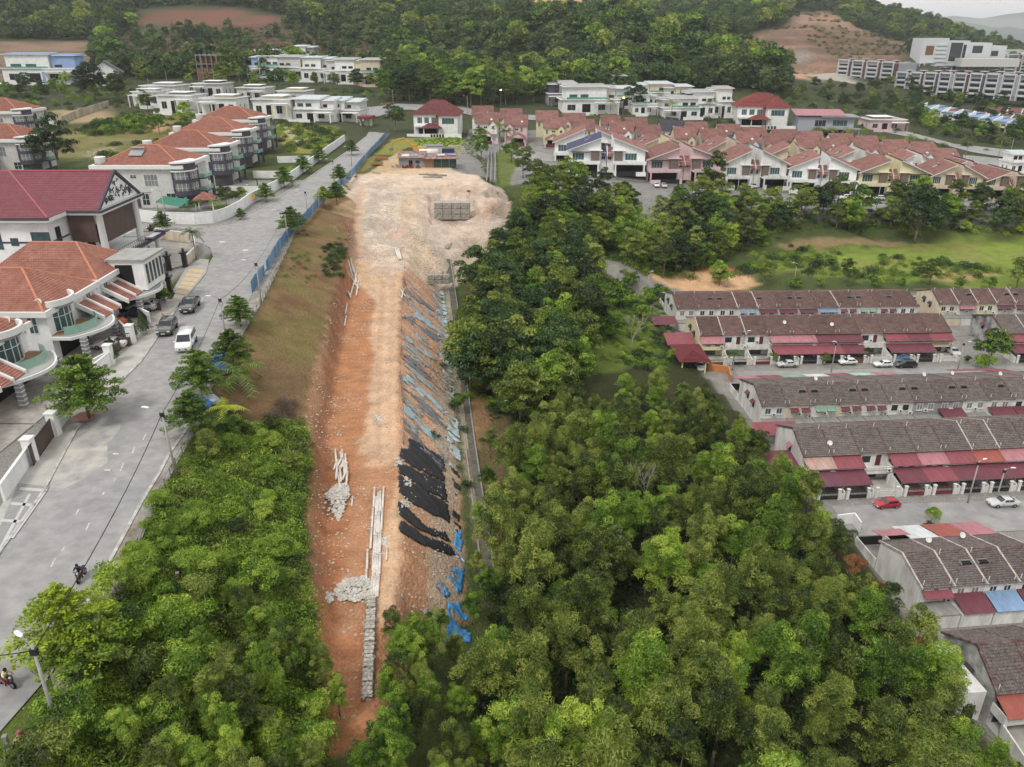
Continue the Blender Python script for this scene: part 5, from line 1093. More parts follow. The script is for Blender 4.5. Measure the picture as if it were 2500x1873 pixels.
# ------------------------------------------------------------------ flat roofed modern houses
ROOFP = mat('pale_metal_roof', 'b9c4c6', rough=.5, var=.08, dirt='9aa5a6', dirt_amt=.4); ROOFC = mat('flat_concrete_roof', 'a3a39f', var=.15, scale=.4, dirt='7f7e7a', dirt_amt=.6, dirt_scale=.3)
def modern_house(label, u, v, wpx, hpx, wall, acc, seed, rz=0, storeys=2, name='modern_house', cat='house', roofm=None, group=None, dep=None, hitp=None):
    wpx *= 1.28; hpx *= 1.28; rr = random.Random(seed); x, y, z = hitp or hit(u, v); dist = math.hypot(y*_C + (CZ-z)*_S, 0); w = wpx/FPX*dist; h = hpx/FPX*dist*.93; d = dep or min(w*.8, 16)
    o = thing(name, label, cat, (x, y, z-.3), rz, group); roofm = roofm or (ROOFP if rr.random() < .5 else ROOFC)
    fh = h/storeys; sgn = rr.choice((-1, 1)); wb = w*.5
    X = lambda a, b: tuple(sorted((sgn*a*w, sgn*b*w)))
    part('wall', MB().box(*X(-.5, .5), 0, d, 0, fh+.3), wall, o)
    def slab(nm, xx, y0, y1, z0, z1, m): part(nm, MB().box(*xx, y0, y1, z0, z1), m, o)
    slab('roof_slab', X(-.54, .53), -.9, d+.4, fh+.3, fh+.65, CLEANW); 
    part('roof_surface', MB().box(*X(-.51, .5), -.6, d+.2, fh+.66, fh+.7), ROOFC, o)
    if storeys > 1:
        up = 'upper_wall'; a0, a1 = -.44, rr.uniform(.05, .3); slab(up, X(a0, a1), 1.0, d-.4, fh+.6, h-.5, wall); slab(up, X(a1+.01, .46), 2.6, d-.6, fh+.6, h-1.2, acc)
        for (b0, b1, y0, zt) in ((a0-.05, a1+.04, -.2, h-.5), (a1+.05, .5, 1.4, h-1.2)):
            slab('roof_slab', X(b0, b1), y0, d, zt, zt+.3, CLEANW)
            b = MB(); xx = X(b0+.02, b1-.02); b.hexa([(xx[0], y0+.5, zt+.3), (xx[1], y0+.5, zt+.3), (xx[1], d-.5, zt+.3), (xx[0], d-.5, zt+.3)], [(xx[0], y0+.5, zt+.42), (xx[1], y0+.5, zt+.42), (xx[1], d-.5, zt+1.1), (xx[0], d-.5, zt+1.1)]); part('metal_roof', b, roofm, o)
        for k in range(2):
            ww = w*.14; x0 = sgn*(a0+.06+k*.2)*w; window(o, min(x0, x0+sgn*ww), fh+1.2, ww, min(1.8, fh*.5), 1.0, FRD, rr.choice([GLT, GLD]), n=2)
        window(o, X(a1+.05, a1+.05)[0] - (w*.1 if sgn < 0 else 0), fh+1.1, w*.1, 1.4, 2.6, FRD, GLD)
        slab('balcony_rail', X(a0, a1), -.7, -.62, fh+.66, fh+1.6, rr.choice([GLG, wall]))
    else:
        slab('upper_roof_slab', X(-.3, .2), d*.3, d*.9, fh+.7, fh+1.5, acc); slab('upper_roof_slab', X(-.35, .25), d*.26, d*.94, fh+1.5, fh+1.75, CLEANW)
    for k in range(3):
        ww = w*.15; x0 = sgn*(-.42+k*.27)*w
        if k == 1: part('door', MB().box(min(x0, x0+sgn*ww), max(x0, x0+sgn*ww), -.08, 0, .2, fh*.75), DARKV, o)
        else: window(o, min(x0, x0+sgn*ww), fh*.3, ww, fh*.42, 0, FRW, GLD, n=2)
    for q in (.25, .6): window(o, d*q, fh*.35, 1.1, fh*.35, (w/2 if x < 0 else -w/2), FRW, GLD, axis='x', face=1 if x < 0 else -1)
    slab('porch_roof', X(.05, .5), -4.5, -.92, fh*.85, fh*.85+.25, CLEANW)
    for a in (.08, .46): slab('pillar', X(a, a+.03), -4.3, -3.9, 0, fh*.85, acc)
    slab('garden_wall', X(-.5, .02), -6.2, -6.0, 0, 1.6, wall)
    return o
ML = [ # u, base v, width px, height px, wall, accent, storeys, description
 (345,214,62,22,WHITE,LGREY,1,'low flat roofed house behind the bushy dark tree on the left'),(452,212,52,24,LGREY,PURPLE,1,'low grey flat roofed house in the second line of the left estate'),(545,221,50,24,LGREY,GREYW,1,'low grey flat roofed house behind the yellow one'),(632,228,50,24,LGREY,YELLOW,1,'low flat roofed house with pale yellow side wall'),
 (384,245,62,30,CLEANW,GREYW,1,'white and grey bungalow at the head of the bare slope'),(476,251,62,30,CLEANW,YELLOW,1,'white bungalow with mustard yellow corner behind the villas'),(590,256,66,32,CLEANW,YELLOW,1,'wide white bungalow partly behind the last orange roof villa'),(318,232,46,26,CLEANW,WHITE,1,'small white bungalow behind the young tree'),
 (678,262,72,40,CLEANW,CLEANW,2,'white box house with small blue windows beside the junction'),(738,262,66,38,CLEANW,LGREY,2,'white house with maroon gate beside the junction'),
 (575,168,56,38,CLEANW,BLUEW,2,'white and blue house right of the tall open crowned tree'),(560,138,46,24,CLEANW,CLEANW,2,'white house highest on the hill foot at left'),(605,138,46,24,CLEANW,LGREY,2,'white house with teal balcony highest on the hill foot'),(655,137,40,30,CLEANW,GREYW,2,'small white tower like house at the end of the top line'),
 (632,172,54,40,LGREY,CREAM,2,'cream and grey modern house in the long back row'),(686,176,54,42,CLEANW,LGREY,2,'white modern house with dark porch in the long back row'),(738,180,54,42,CLEANW,LGREY,2,'white modern house in the middle of the long back row'),(790,186,58,46,CREAM,YELLOW,2,'lime and cream modern house at the right end of the back row'),(838,182,46,38,CLEANW,CLEANW,2,'white modern house half hidden by the big trees'),(915,178,46,30,CLEANW,BLUEW,2,'white modern house seen through the middle of the big trees'),
 (1185,198,44,38,CLEANW,CLEANW,2,'white house with pale raised roof just right of the big trees'),(1215,228,50,40,GREYW,PURPLE,2,'dark grey and white modern house just right of the big trees'),(1262,196,52,30,CLEANW,LGREY,2,'white modern house in the back line of the white group'),(1320,200,56,30,CLEANW,CLEANW,2,'wide white modern house in the back line of the white group'),(1275,246,94,48,CLEANW,LGREY,2,'largest white modern house with broad pale roof and long porch'),(1345,232,60,34,LGREY,GREYW,2,'grey modern house left of the round dark tree'),(1398,190,84,30,GREYW,PURPLE,2,'dark blue and grey box house standing alone against the forest'),
 (1392,248,40,36,CLEANW,LGREY,2,'white house behind the round dark tree'),(1420,222,56,34,CREAM,CLEANW,2,'cream box house below the dark blue one'),(1465,228,52,34,CREAM,LGREY,2,'cream box house second from the dark blue one'),(1470,256,66,36,CLEANW,LGREY,2,'white modern house with long flat carport roof'),(1512,252,50,44,CLEANW,PURPLE,2,'white modern house with black pitched cap'),(1556,252,40,50,CLEANW,CREAM,2,'tall white and tan modern house with dark glass corner'),
]
for i, (u, v, w, h, wl, ac_, st, lab) in enumerate(ML):
    rm = None
    modern_house(lab, u, v, w, h, wl, ac_, i+3, rz=(-.12 if u < 900 else .1), storeys=st, roofm=(ROOFC if st == 1 else None), group='flat roofed modern houses')
modern_house('long blue and white building with sloping roof at the far left', 92, 182, 130, 52, CLEANW, BLUEW, 77, rz=-.05, storeys=2, roofm=mat('blue_metal_roof', '5f7fa8', rough=.5), dep=14)
def hip(b, x0, x1, y0, y1, z, zr, m, tw=.4, ov=.8, inset=None):
    x0 -= ov; x1 += ov; y0 -= ov; y1 += ov; r = inset if inset is not None else min(x1-x0, y1-y0)/2
    if (x1-x0) >= (y1-y0): P, Q = (x0+r, (y0+y1)/2, zr), (x1-r, (y0+y1)/2, zr)
    else: P, Q = ((x0+x1)/2, y0+r, zr), ((x0+x1)/2, y1-r, zr)
    a, c, e, g = (x0, y0, z), (x1, y0, z), (x1, y1, z), (x0, y1, z)
    if (x1-x0) >= (y1-y0): faces = ((a, c, Q, P), (c, e, Q, Q), (e, g, P, Q), (g, a, P, P))
    else: faces = ((a, c, P, P), (c, e, Q, P), (e, g, Q, Q), (g, a, P, Q))
    for f in faces: tiles(b, *f, m, tw, tw)
    for s_, e_ in ((a, P), (g, P if (x1-x0) >= (y1-y0) else Q), (c, Q if (x1-x0) >= (y1-y0) else P), (e, Q), (P, Q)): b.tube(s_, e_, .14, n=5, m=m)
    return b
def hip_mansion(label, u, v, wpx, hpx, roof, wall, rz=0, name='hip_roof_house', porch=True):
    x, y, z = hit(u, v); dist = y*_C + (CZ-z)*_S; w = wpx/FPX*dist; h = hpx/FPX*dist*.95; d = w*.75; ze = h*.62
    o = thing(name, label, 'house', (x, y, z-.2), rz)
    part('wall', MB().box(-w/2, w/2, 0, d, 0, ze), wall, o); part('roof', hip(MB(), -w/2, w/2, 0, d, ze, h, roof, .5), roof, o)
    part('wing_wall', MB().box(w*.05, w*.45, -w*.16, -.02, 0, ze*.97), wall, o); part('wing_roof', hip(MB(), w*.05, w*.45, -w*.16, w*.3, ze*.97, h*.93, roof, .5), roof, o)
    for k in range(3): window(o, -w*.42+k*w*.15, ze*.58, w*.1, ze*.28, 0, FRW, GLT, n=3)
    window(o, w*.12, ze*.58, w*.26, ze*.28, -w*.16, FRW, GLT, n=4)
    part('brown_panel', MB().box(-w*.02, w*.04, -.2, -.01, ze*.4, ze*.95), BRICK, o)
    part('balcony_slab', MB().box(-w*.48, w*.03, -w*.1, -.01, ze*.42, ze*.5), wall, o)
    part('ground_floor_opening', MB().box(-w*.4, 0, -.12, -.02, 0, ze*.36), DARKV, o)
    if porch: part('porch_roof', hip(MB(), -w*.3, w*.1, -w*.32, -w*.05, ze*.42, ze*.62, roof, .5, .3), roof, o); [part('pillar', MB().box(a, a+.4, -w*.3, -w*.3+.4, 0, ze*.42), wall, o) for a in (-w*.27, w*.06)]
    part('front_wall', MB().box(-w*.6, w*.55, -w*.48, -w*.46, 0, 1.8), wall, o)
    for k in range(5): part('gate_panel', MB().box(-w*.1+k*w*.06, -w*.06+k*w*.06, -w*.485, -w*.483, .2, 1.7), DKMET, o)
    return o
MAR = mat('roof_maroon_tiles', '6d3f3f', rough=.8, var=.2, dirt='8a5550', dirt_amt=.5)
hip_mansion('large dark red hip roofed house closing the grass plateau', 945, 292, 100, 74, MAR, CLEANW)
hip_mansion('red hip roofed mansion with teal windows behind the middle estate', 1645, 273, 108, 70, mat('roof_deep_red', '7a3c3a', var=.22, dirt='9b5a4a', dirt_amt=.5), CLEANW, rz=-.1)
def slab_house():
    x, y, z = hit(1780, 292); s = (y*_C + (CZ-z)*_S)/FPX; w, h = 116*s, 44*s; o = thing('pink_roof_house', 'grey two storey house under a flat pink sheet roof', 'house', (x, y, z-.2), -.12)
    part('wall', MB().box(-w/2, w/2, 0, w*.5, 0, h*.86), mat('lilac_grey_render', 'a3a5ad', var=.05), o)
    part('roof', corr(MB(), (-w*.56, -1.5, h*.93), (w*.35, -1.5, h*.93), (w*.35, w*.52, h*1.12), (-w*.56, w*.52, h*1.12), AW['pink'], .8, .08), AW['pink'], o)
    part('roof_slab', MB().box(-w*.1, w*.58, -2.2, w*.5, h*.86, h*.91), GREYW, o)
    window(o, w*.12, h*.45, w*.26, h*.28, 0, FRW, GLT, n=4); window(o, -w*.2, h*.42, w*.2, h*.3, 0, FRW, GLD, n=3)
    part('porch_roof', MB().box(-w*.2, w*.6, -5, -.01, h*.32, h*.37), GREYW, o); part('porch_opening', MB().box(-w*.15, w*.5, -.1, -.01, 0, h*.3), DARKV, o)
    for a in (-.18, .1, .35, .56): part('pillar', MB().box(a*w, a*w+.4, -4.8, -4.4, 0, h*.32), GREYW, o)
slab_house()
def aframe():
    x, y, z = hit(228, 186); s = (y*_C + (CZ-z)*_S)/FPX; w, h = 66*s, 50*s; o = thing('steep_roof_house', 'white house with a tall steep asymmetric grey roof at the hill foot', 'house', (x, y, z-.2), .35)
    prof = [(-w*.5, 0), (w*.5, 0), (w*.5, h*.6), (w*.05, h*.98), (-w*.5, h*.5)]; n = 5; vs = [(a, 0, b) for a, b in prof] + [(a, w*.7, b) for a, b in prof]
    part('wall', MB().add(vs, [tuple(range(n-1, -1, -1)), tuple(range(n, 2*n))] + [(i, (i+1) % n, (i+1) % n + n, i+n) for i in range(n)]), CLEANW, o)
    part('roof', MB().slab([(-w*.6, -1.2, h*.46), (w*.05, -1.2, h*1.03), (w*.05, w*.75, h*1.03), (-w*.6, w*.75, h*.46)], .3).slab([(w*.05, -1.2, h*1.03), (w*.6, -1.2, h*.55), (w*.6, w*.75, h*.55), (w*.05, w*.75, h*1.03)], .3), TILE_S, o)
    for a in (-.2, .1): window(o, a*w, h*.3, w*.14, h*.2, 0, FRW, GLD)
aframe()
def unfinished():
    x, y, z = hit(452, 176); s = (y*_C + (CZ-z)*_S)/FPX; w, h = 48*s, 56*s; o = thing('unfinished_building', 'unfinished brick and concrete frame building left of the white row', 'building', (x, y, z-.3), -.1)
    for k in range(4): part('floor_slab', MB().box(-w/2, w/2, 0, w*.8, h*k/3.2, h*k/3.2+.3), CONCG, o)
    for i in range(5):
        for yy in (0, w*.4, w*.78): part('column', MB().box(-w/2+i*w*.24, -w/2+i*w*.24+.4, yy+.02, yy+.4, .3, h), CONCG, o)
    for i in range(3): part('brick_infill', MB().box(-w/2+i*w*.24+.45, -w/2+i*w*.24+w*.22, w*.03*i+.1, w*.03*i+.3, .35, h*.5), BRICK, o)
    part('brick_infill', MB().box(-w/2+.1, w/2-.1, w*.42, w*.44, .3, h*.9), BRICK, o)
unfinished()
# ------------------------------------------------------------------ shop houses and blocks in the far right
SHW = mat('shop_white', 'c9cbce', var=.05); SHG = mat('shop_grey', '9c9fa3', var=.08); SHR = mat('shop_red', '8c4a4a'); SHB = mat('shop_brown', '5c4743')
def shop(label, A, Wd, a, h, d, seed, group):
    rr = random.Random(seed); o = thing('shop_house', label, 'shop house', A, a, group); g = rr.choice([SHG, SHW, SHG])
    def body():
        b = MB(); b.box(.05, Wd-.05, 1.2, d, 0, h*.9); return b.mesh('wall', g)
    link('wall', cm(('shw', round(Wd, 1), round(h, 1), g.name), body), o)
    part('portal_frame', MB().box(0, .6, -.6, 1.2, 0, h).box(Wd*.72, Wd*.72+.6, -.6, 1.2, 0, h).box(.6, Wd*.72, -.6, 1.2, h-.6, h), SHW, o)
    part('stair_panel', MB().box(Wd*.74+.4, Wd-.1, .4, 1.2, 2.5, h*.92), rr.choice([SHB, SHB, PURPLE, SHG]), o)
    for k in range(3): part('window_band', MB().box(.7, Wd*.72-.1, 1.05, 1.19, h*(.24+.22*k), h*(.24+.22*k)+h*.09), GLD, o)
    for k in range(3): part('balcony_band', MB().box(.62, Wd*.72-.02, .2, 1.0, h*(.155+.22*k), h*(.155+.22*k)+h*.07), SHW, o)
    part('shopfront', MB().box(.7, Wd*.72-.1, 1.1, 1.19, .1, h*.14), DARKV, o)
    part('roof_slab', MB().box(-.2, Wd*.95, .5, d, h*.9+.02, h*.93), ROOFC, o); part('roof_box', MB().box(Wd*.3, Wd*.3+2.2, d*.4, d*.4+2, h*.93, h*1.04), SHR, o); part('roof_canopy', MB().box(Wd*.2, Wd*.2+4.5, d*.33, d*.33+4, h*1.04, h*1.06), SHW, o)
def shop_row(P, n, hpx, d, rowlab, tiltpx=None, seed=0):
    A = hit(*P[0]); B = hit(*P[1]); a = math.atan2(B[1]-A[1], B[0]-A[0]); L_ = math.dist(A[:2], B[:2]); W = L_/n; z = (A[2]+B[2])/2 - .5
    for i in range(n):
        x, y = A[0]+math.cos(a)*W*i, A[1]+math.sin(a)*W*i; s = (y*_C + (CZ-z)*_S)/FPX; h = (hpx[0]+(hpx[1]-hpx[0])*i/max(1, n-1))*s*.97
        shop('%s shop house of the %s' % ('leftmost' if i == 0 else ORD[i+1] if i+1 < 13 else 'far right', rowlab), (x, y, z), W, a, h, d, seed*50+i, 'shop houses of the far right blocks')
shop_row(((1807,163),(1932,180)), 4, (39,40), 22, 'short four storey block beside the cut hill', seed=1)
shop_row(((1932,187),(2225,234)), 9, (46,56), 22, 'long nearer four storey block', seed=2)
shop_row(((1850,146),(2230,178)), 11, (26,30), 20, 'second four storey block behind the long one', seed=3)
shop_row(((1940,135),(2230,158)), 8, (24,26), 20, 'third four storey block below the tall white block', seed=4)
def tall_block():
    x, y, z = hit(1985, 140); s = (y*_C + (CZ-z)*_S)/FPX; o = thing('white_office_block', 'tall white office block with big glazed openings on the skyline', 'office block', (x, y, z-1), -.12)
    seg = [(0, 52, 55, SHW), (38, 60, 50, SHW), (98, 48, 46, SHW), (146, 34, 40, SHW)]
    for i, (u0, w, h, m) in enumerate(seg): part('wing', MB().box(u0*s, (u0+w)*s-.05, i*3.0, 30+i*3, 0, h*s), m, o)
    for u0, w, z0, h, m in ((8,16,22,18,BRICK),(60,24,10,36,GLD),(108,20,26,14,GLD),(86,6,6,36,FRD),(150,14,20,10,GLD)):
        i = 0 if u0 < 50 else 1 if u0 < 98 else 2 if u0 < 146 else 3
        part('glazed_opening', MB().box(u0*s, (u0+w)*s, i*3.0-.3, i*3.0-.02, z0*s, (z0+h)*s), m, o)
    for k in range(5): part('white_fin', MB().box(28*s, 50*s, -.9, -.02, (8+k*8)*s, (11+k*8)*s), SHW, o)
    part('podium', MB().box(70*s, 185*s, -18, -.95, 0, 16*s), LGREY, o)
tall_block()
modern_house('white office block lower right of the tall skyline block', 2196, 152, 60, 34, CLEANW, LGREY, 501, storeys=2, name='white_block', cat='office block')
def shop_terrace(P, n, hpx, roofm, lab, group, seed, dd=14):
    A = hit(*P[0]); B = hit(*P[1]); a = math.atan2(B[1]-A[1], B[0]-A[0]); W = math.dist(A[:2], B[:2])/n
    for i in range(n):
        x, y = A[0]+math.cos(a)*W*i, A[1]+math.sin(a)*W*i; z = tz(x, y)-.3; s = (y*_C + (CZ-z)*_S)/FPX; h = hpx*s
        o = thing('white_terrace', '%s unit from the left of the %s' % ('first' if i == 0 else ORD[i+1], lab), 'terrace house', (x, y, z), a, group)
        part('wall', MB().box(.03, W-.03, 0, dd, 0, h*.8), CLEANW, o)
        b = MB()
        if roofm is AW['blue']: corr(b, (0, -.8, h*.82), (W, -.8, h*.82), (W, dd, h*1.0), (0, dd, h*1.0), roofm, .6, .06)
        else: tiles(b, (0, -.8, h*.8), (W, -.8, h*.8), (W, dd*.5, h*1.15), (0, dd*.5, h*1.15), roofm, .5, .5); tiles(b, (W, dd+.8, h*.8), (0, dd+.8, h*.8), (0, dd*.5, h*1.15), (W, dd*.5, h*1.15), roofm, .5, .5)
        part('roof', b, roofm, o); part('party_wall', MB().hexa([(-.25, -.9, 0), (.25, -.9, 0), (.25, dd*.5, 0), (-.25, dd*.5, 0)], [(-.25, -.9, h*.88), (.25, -.9, h*.88), (.25, dd*.5, h*1.22), (-.25, dd*.5, h*1.22)]), CLEANW, o)
        window(o, W*.15, h*.45, W*.3, h*.2, 0, FRW, GLD, n=3); window(o, W*.58, h*.45, W*.3, h*.2, 0, FRW, GLD, n=3)
        part('shop_opening', MB().box(W*.1, W*.9, -.08, -.01, 0, h*.3), DARKV, o)
shop_terrace(((1980,252),(2235,296)), 9, 24, AW['blue'], 'white row with pale blue roofs at the right', 'white row houses at the right', 1)
shop_terrace(((2040,262),(2235,282)), 7, 22, TILE_R, 'row with dark red roofs and white party walls', 'red roofed rows at the right', 2, 12)
shop_terrace(((2110,252),(2235,262)), 4, 20, TILE_R, 'rearmost dark red roofed row at the right edge', 'red roofed rows at the right', 3, 12)
modern_house('small white house at the extreme right beyond the roundabout', 2205, 372, 40, 34, CLEANW, LGREY, 610, storeys=2)
modern_house('pink and grey sheds beside the far road', 1915, 282, 60, 18, PINKW, RUSTM, 611, storeys=1, name='road_shed', cat='shed')
# far town: specks of houses and trees on the plain
def town():
    b = MB(); wm = mat('town_wall', 'c3c3c0'); rm = mat('town_roof', '94695f'); rg = mat('town_roof_grey', '9a9c9c')
    for i in range(1500):
        Y = 1500 * (8 ** NR.rand()); X = Y*NR.uniform(.42, .78); z = tz(X, Y); w, d, h = NR.uniform(8, 40), NR.uniform(8, 16), NR.uniform(5, 10)
        b.box(X-w/2, X+w/2, Y-d/2, Y+d/2, z-1, z+h, wm); b.box(X-w/2-.5, X+w/2+.5, Y-d/2-.5, Y+d/2+.5, z+h, z+h+1.5, rm if NR.rand() < .6 else rg)
    part('distant_town', b, wm, kind='stuff')
town()
stuff_instances('distant_trees', K_HILL, [(x, y, tz(x, y)) for x, y in zip(*(lambda Y: (Y*NR.uniform(.3, .78, len(Y)), Y))(1250*(6**NR.rand(4000))))], .9, 2.2, 30)
# ------------------------------------------------------------------ left estate
def hipq(b, x0, x1, y0, y1, z, zr, xr0, xr1, m, tw=.36):
    """hip roof with ridge along x from xr0 to xr1"""
    ym = (y0+y1)/2; P, Q = (xr0, ym, zr), (xr1, ym, zr); a, c, e, g = (x0, y0, z), (x1, y0, z), (x1, y1, z), (x0, y1, z)
    for f in ((a, c, Q, P), (c, e, Q, Q), (e, g, P, Q), (g, a, P, P)): tiles(b, *f, m, tw, tw, .07, .06)
    return b
def ridges(par, segs, m):
    b = MB()
    for s, e in segs: b.tube(s, e, .17, n=6)
    part('ridge_tiles', b, m, par)
RIDGE_O = mat('ridge_orange', 'bd8063', var=.1); RIDGE_M = mat('ridge_crimson', 'a55a62', var=.1)
BANDM = mat('dark_band', '4c4a54'); TRIMW = mat('trim_white', 'dededb', var=.04); PAVER = mat('court_pavers', 'a9a49c', var=.18, scale=1.2, dirt='8a7f78', dirt_amt=.6, dirt_scale=.4)
GLGR = bpy.data.materials.new('green_balustrade_glass'); GLGR.use_nodes = True
_b = GLGR.node_tree.nodes['Principled BSDF']; _b.inputs['Base Color'].default_value = (.33, .62, .52, 1); _b.inputs['Roughness'].default_value = .08; _b.inputs['Alpha'].default_value = .5
_n = GLGR.node_tree.nodes.new('ShaderNodeTexNoise'); _n.inputs['Scale'].default_value = 3; _mr = GLGR.node_tree.nodes.new('ShaderNodeMapRange'); _mr.inputs[3].default_value = .4; _mr.inputs[4].default_value = .6; GLGR.node_tree.links.new(_n.outputs[0], _mr.inputs[0]); GLGR.node_tree.links.new(_mr.outputs[0], _b.inputs['Alpha'])
def big_house():
    o = thing('mansion', 'large white mansion with crimson tiled roof and carved gable over a pillared balcony', 'house', (-73, 140, ZR)); ox, oy = -73, 140
    L = lambda x, y: (x-ox, y-oy)
    x0, y0 = L(-112, 127.6); x1, y1 = L(-76.6, 153)
    part('wall', MB().box(x0, x1, y0, y1, 0, 12.6), CLEANW, o)
    ze, zr = 12.9, 18.2; ym = .5
    b = MB(); xr0, xr1 = L(-104, 0)[0], L(-88.5, 0)[0]; X0, X1, Y0, Y1 = x0-1, x1+1.1, y0-1.1, y1+1.1; ym = (Y0+Y1)/2
    hipq(b, X0, X1, Y0, Y1, ze, zr, xr0, xr1, TILE_M, .42); part('main_roof', b, TILE_M, o)
    py0, py1 = L(0, 132.6)[1], L(0, 148.6)[1]; pm = (py0+py1)/2; px1 = L(-70.2, 0)[0]
    b = MB(); tiles(b, (xr1-2, py0, ze), (px1, py0, ze), (px1, pm, zr-.1), (xr1-2, pm, zr-.1), TILE_M, .42, .42, .07, .06); tiles(b, (px1, py1, ze), (xr1-2, py1, ze), (xr1-2, pm, zr-.1), (px1, pm, zr-.1), TILE_M, .42, .42, .07, .06); part('porch_roof', b, TILE_M, o)
    ridges(o, [((X1, Y0, ze), (xr1, ym, zr)), ((X1, Y1, ze), (xr1, ym, zr)), ((xr0, ym, zr), (xr1, ym, zr)), ((xr1, pm, zr), (px1, pm, zr))], RIDGE_M)
    part('gable', MB().add([(px1-.05, py0+.5, ze), (px1-.05, py1-.5, ze), (px1-.05, pm, zr-.5), (px1-.6, py0+.5, ze), (px1-.6, py1-.5, ze), (px1-.6, pm, zr-.5)], [(0, 1, 2), (5, 4, 3), (0, 3, 4, 1), (1, 4, 5, 2), (2, 5, 3, 0)]), CLEANW, o)
    b = MB()
    for s in (-1, 1): ya = pm + s*(py1-py0)/2; b.hexa([(px1-.1, ya, ze-.35), (px1+.25, ya, ze-.35), (px1+.25, pm, zr-.3), (px1-.1, pm, zr-.3)], [(px1-.1, ya, ze+.15), (px1+.25, ya, ze+.15), (px1+.25, pm, zr+.25), (px1-.1, pm, zr+.25)])
    part('gable_trim', b, BANDM, o)
    b = MB(); rr = random.Random(4)      # carved scrolls
    for i in range(60):
        y = rr.uniform(-5.2, 5.2); z = ze+.7+rr.random()*(zr-ze-1.9)*(1-abs(y)/6.3); r = rr.uniform(.25, .5); a0 = rr.uniform(0, 6); pts = [(px1, pm+y+r*(1-.12*k)*math.cos(a0+k*.75), z+r*(1-.12*k)*math.sin(a0+k*.75)) for k in range(7)]
        if abs(pts[0][1]-pm) < (1-(z-ze)/(zr-ze))*6.6: b.path(pts, .065, 4)
    part('carved_ornament', b, DKMET, o)
    part('eaves_beam', MB().box(px1-.6, px1+.5, py0-.3, py1+.3, ze-.8, ze-.1).box(X1, px1-.62, py0-.3, py0+.2, ze-.8, ze-.1).box(x0-1.2, X1+.1, Y0-.15, Y0+.5, ze-.75, ze-.1).box(X1-.55, X1+.05, Y0+.52, py0-.32, ze-.75, ze-.1), TRIMW, o)
    part('gutter', MB().box(x0-1.2, X1+.3, Y0-.3, Y0-.16, ze-.4, ze).box(px1+.51, px1+.68, py0-.4, py1+.4, ze-.45, ze-.05).box(X1, px1+.5, py0-.5, py0-.32, ze-.45, ze-.05), BANDM, o)
    for (a, b_) in (((x0, y0-.06), (x1+.06, y0-.01)),):
        for z in (4.3, 8.4): part('dark_band', MB().box(a[0], b_[0], a[1], b_[1], z, z+.3).box(x1+.01, x1+.06, y0-.06, py0+1, z, z+.3), BANDM, o)
    for x, z, w, h in ((-10, 8, 3.1, 2.9), (-13.6, 8.6, 1.3, 1.3), (-18, 8, 3, 2.9), (-13, 1.8, 2.4, 1.9), (-17.5, 1.8, 2.4, 1.9), (-9, 1.8, 2.2, 1.9), (-22, 1.8, 2.2, 1.9)): window(o, x+4-.6, z-.6, w, h, y0, BANDM, GLT, n=3, bars=1)
    window(o, y0+2, 7.6, 1.5, 3, x1, BANDM, GLD, axis='x', face=1); window(o, y0+2, 2.0, 1.5, 2.4, x1, BANDM, GLD, axis='x', face=1)
    for y in (py0+2.2, py0+6, py0+10): part('tall_door', MB().box(x1, x1+.08, y, y+2.6, 4.5, 8.2), DARKV, o)
    for y in (py0+.9, py1-1.6):
        b = MB(); b.lathe([(.72, 4.3), (.62, 5.0), (.55, 12.2), (.75, 12.4)], 14, TRIMW, (px1-.6, y, 0)); part('pillar', b, TRIMW, o, True)
    part('screen_panel', MB().box(px1-.68, px1-.6, py0+1.7, py1-2.4, 6.9, 12.1), BROWNP, o); part('screen_panel', MB().box(x1+.4, px1-1.5, py0+.75, py0+.83, 7.2, 12.1), BROWNP, o)
    part('balcony_slab', MB().box(x1+.02, px1+.6, py0-.6, py1+6, 3.7, 4.2), TRIMW, o); part('balcony_edge', MB().box(px1+.61, px1+.8, py0-.8, py1+6.2, 3.6, 4.3).box(x1+.02, px1+.6, py0-.8, py0-.61, 3.6, 4.3), BANDM, o)
    for q, (a, b_) in enumerate((((px1+.4, py0+2), (px1+.4, py1-2.2)), ((x1+.2, py0-.4), (px1-1.4, py0-.4)), ((x1+2, py1+5.5), (px1+.4, py1+5.5)))):
        rb = MB(); n = 14
        for i in range(n+1): t = i/n; rb.tube((a[0]+(b_[0]-a[0])*t, a[1]+(b_[1]-a[1])*t, 4.2), (a[0]+(b_[0]-a[0])*t, a[1]+(b_[1]-a[1])*t, 5.3), .03, n=4)
        for z in (4.35, 5.3): rb.tube((*a, z), (*b_, z), .045, n=4)
        part('railing', rb, DKMET, o)
    for x, y in ((px1-.4, py0+.9), (px1-.4, py1-1.6), (px1-.5, py1+4.8), (x1+3, py0+.3)): part('lower_pillar', MB().lathe([(.62, 0), (.55, .3), (.5, 3.4), (.6, 3.68)], 12, TRIMW, (x, y, 0)), TRIMW, o, True)
    for y in (py0-.9, py1-1.6, py1+5): part('slab_coping', MB().box(px1-.9, px1+1.7, y, y+1.3, 4.31, 4.5), BANDM, o)
    part('glass_canopy', MB().box(x1+1, px1-1, py1+1, py1+5.6, 4.22, 4.3), GLC, o)
big_house()
flat('mansion_court', pz([(232,660),(245,600),(300,545),(318,522),(408,527),(424,548),(400,574),(366,582),(336,618),(366,628),(345,641),(300,668)], ZR), ZR+.1, PAVER)
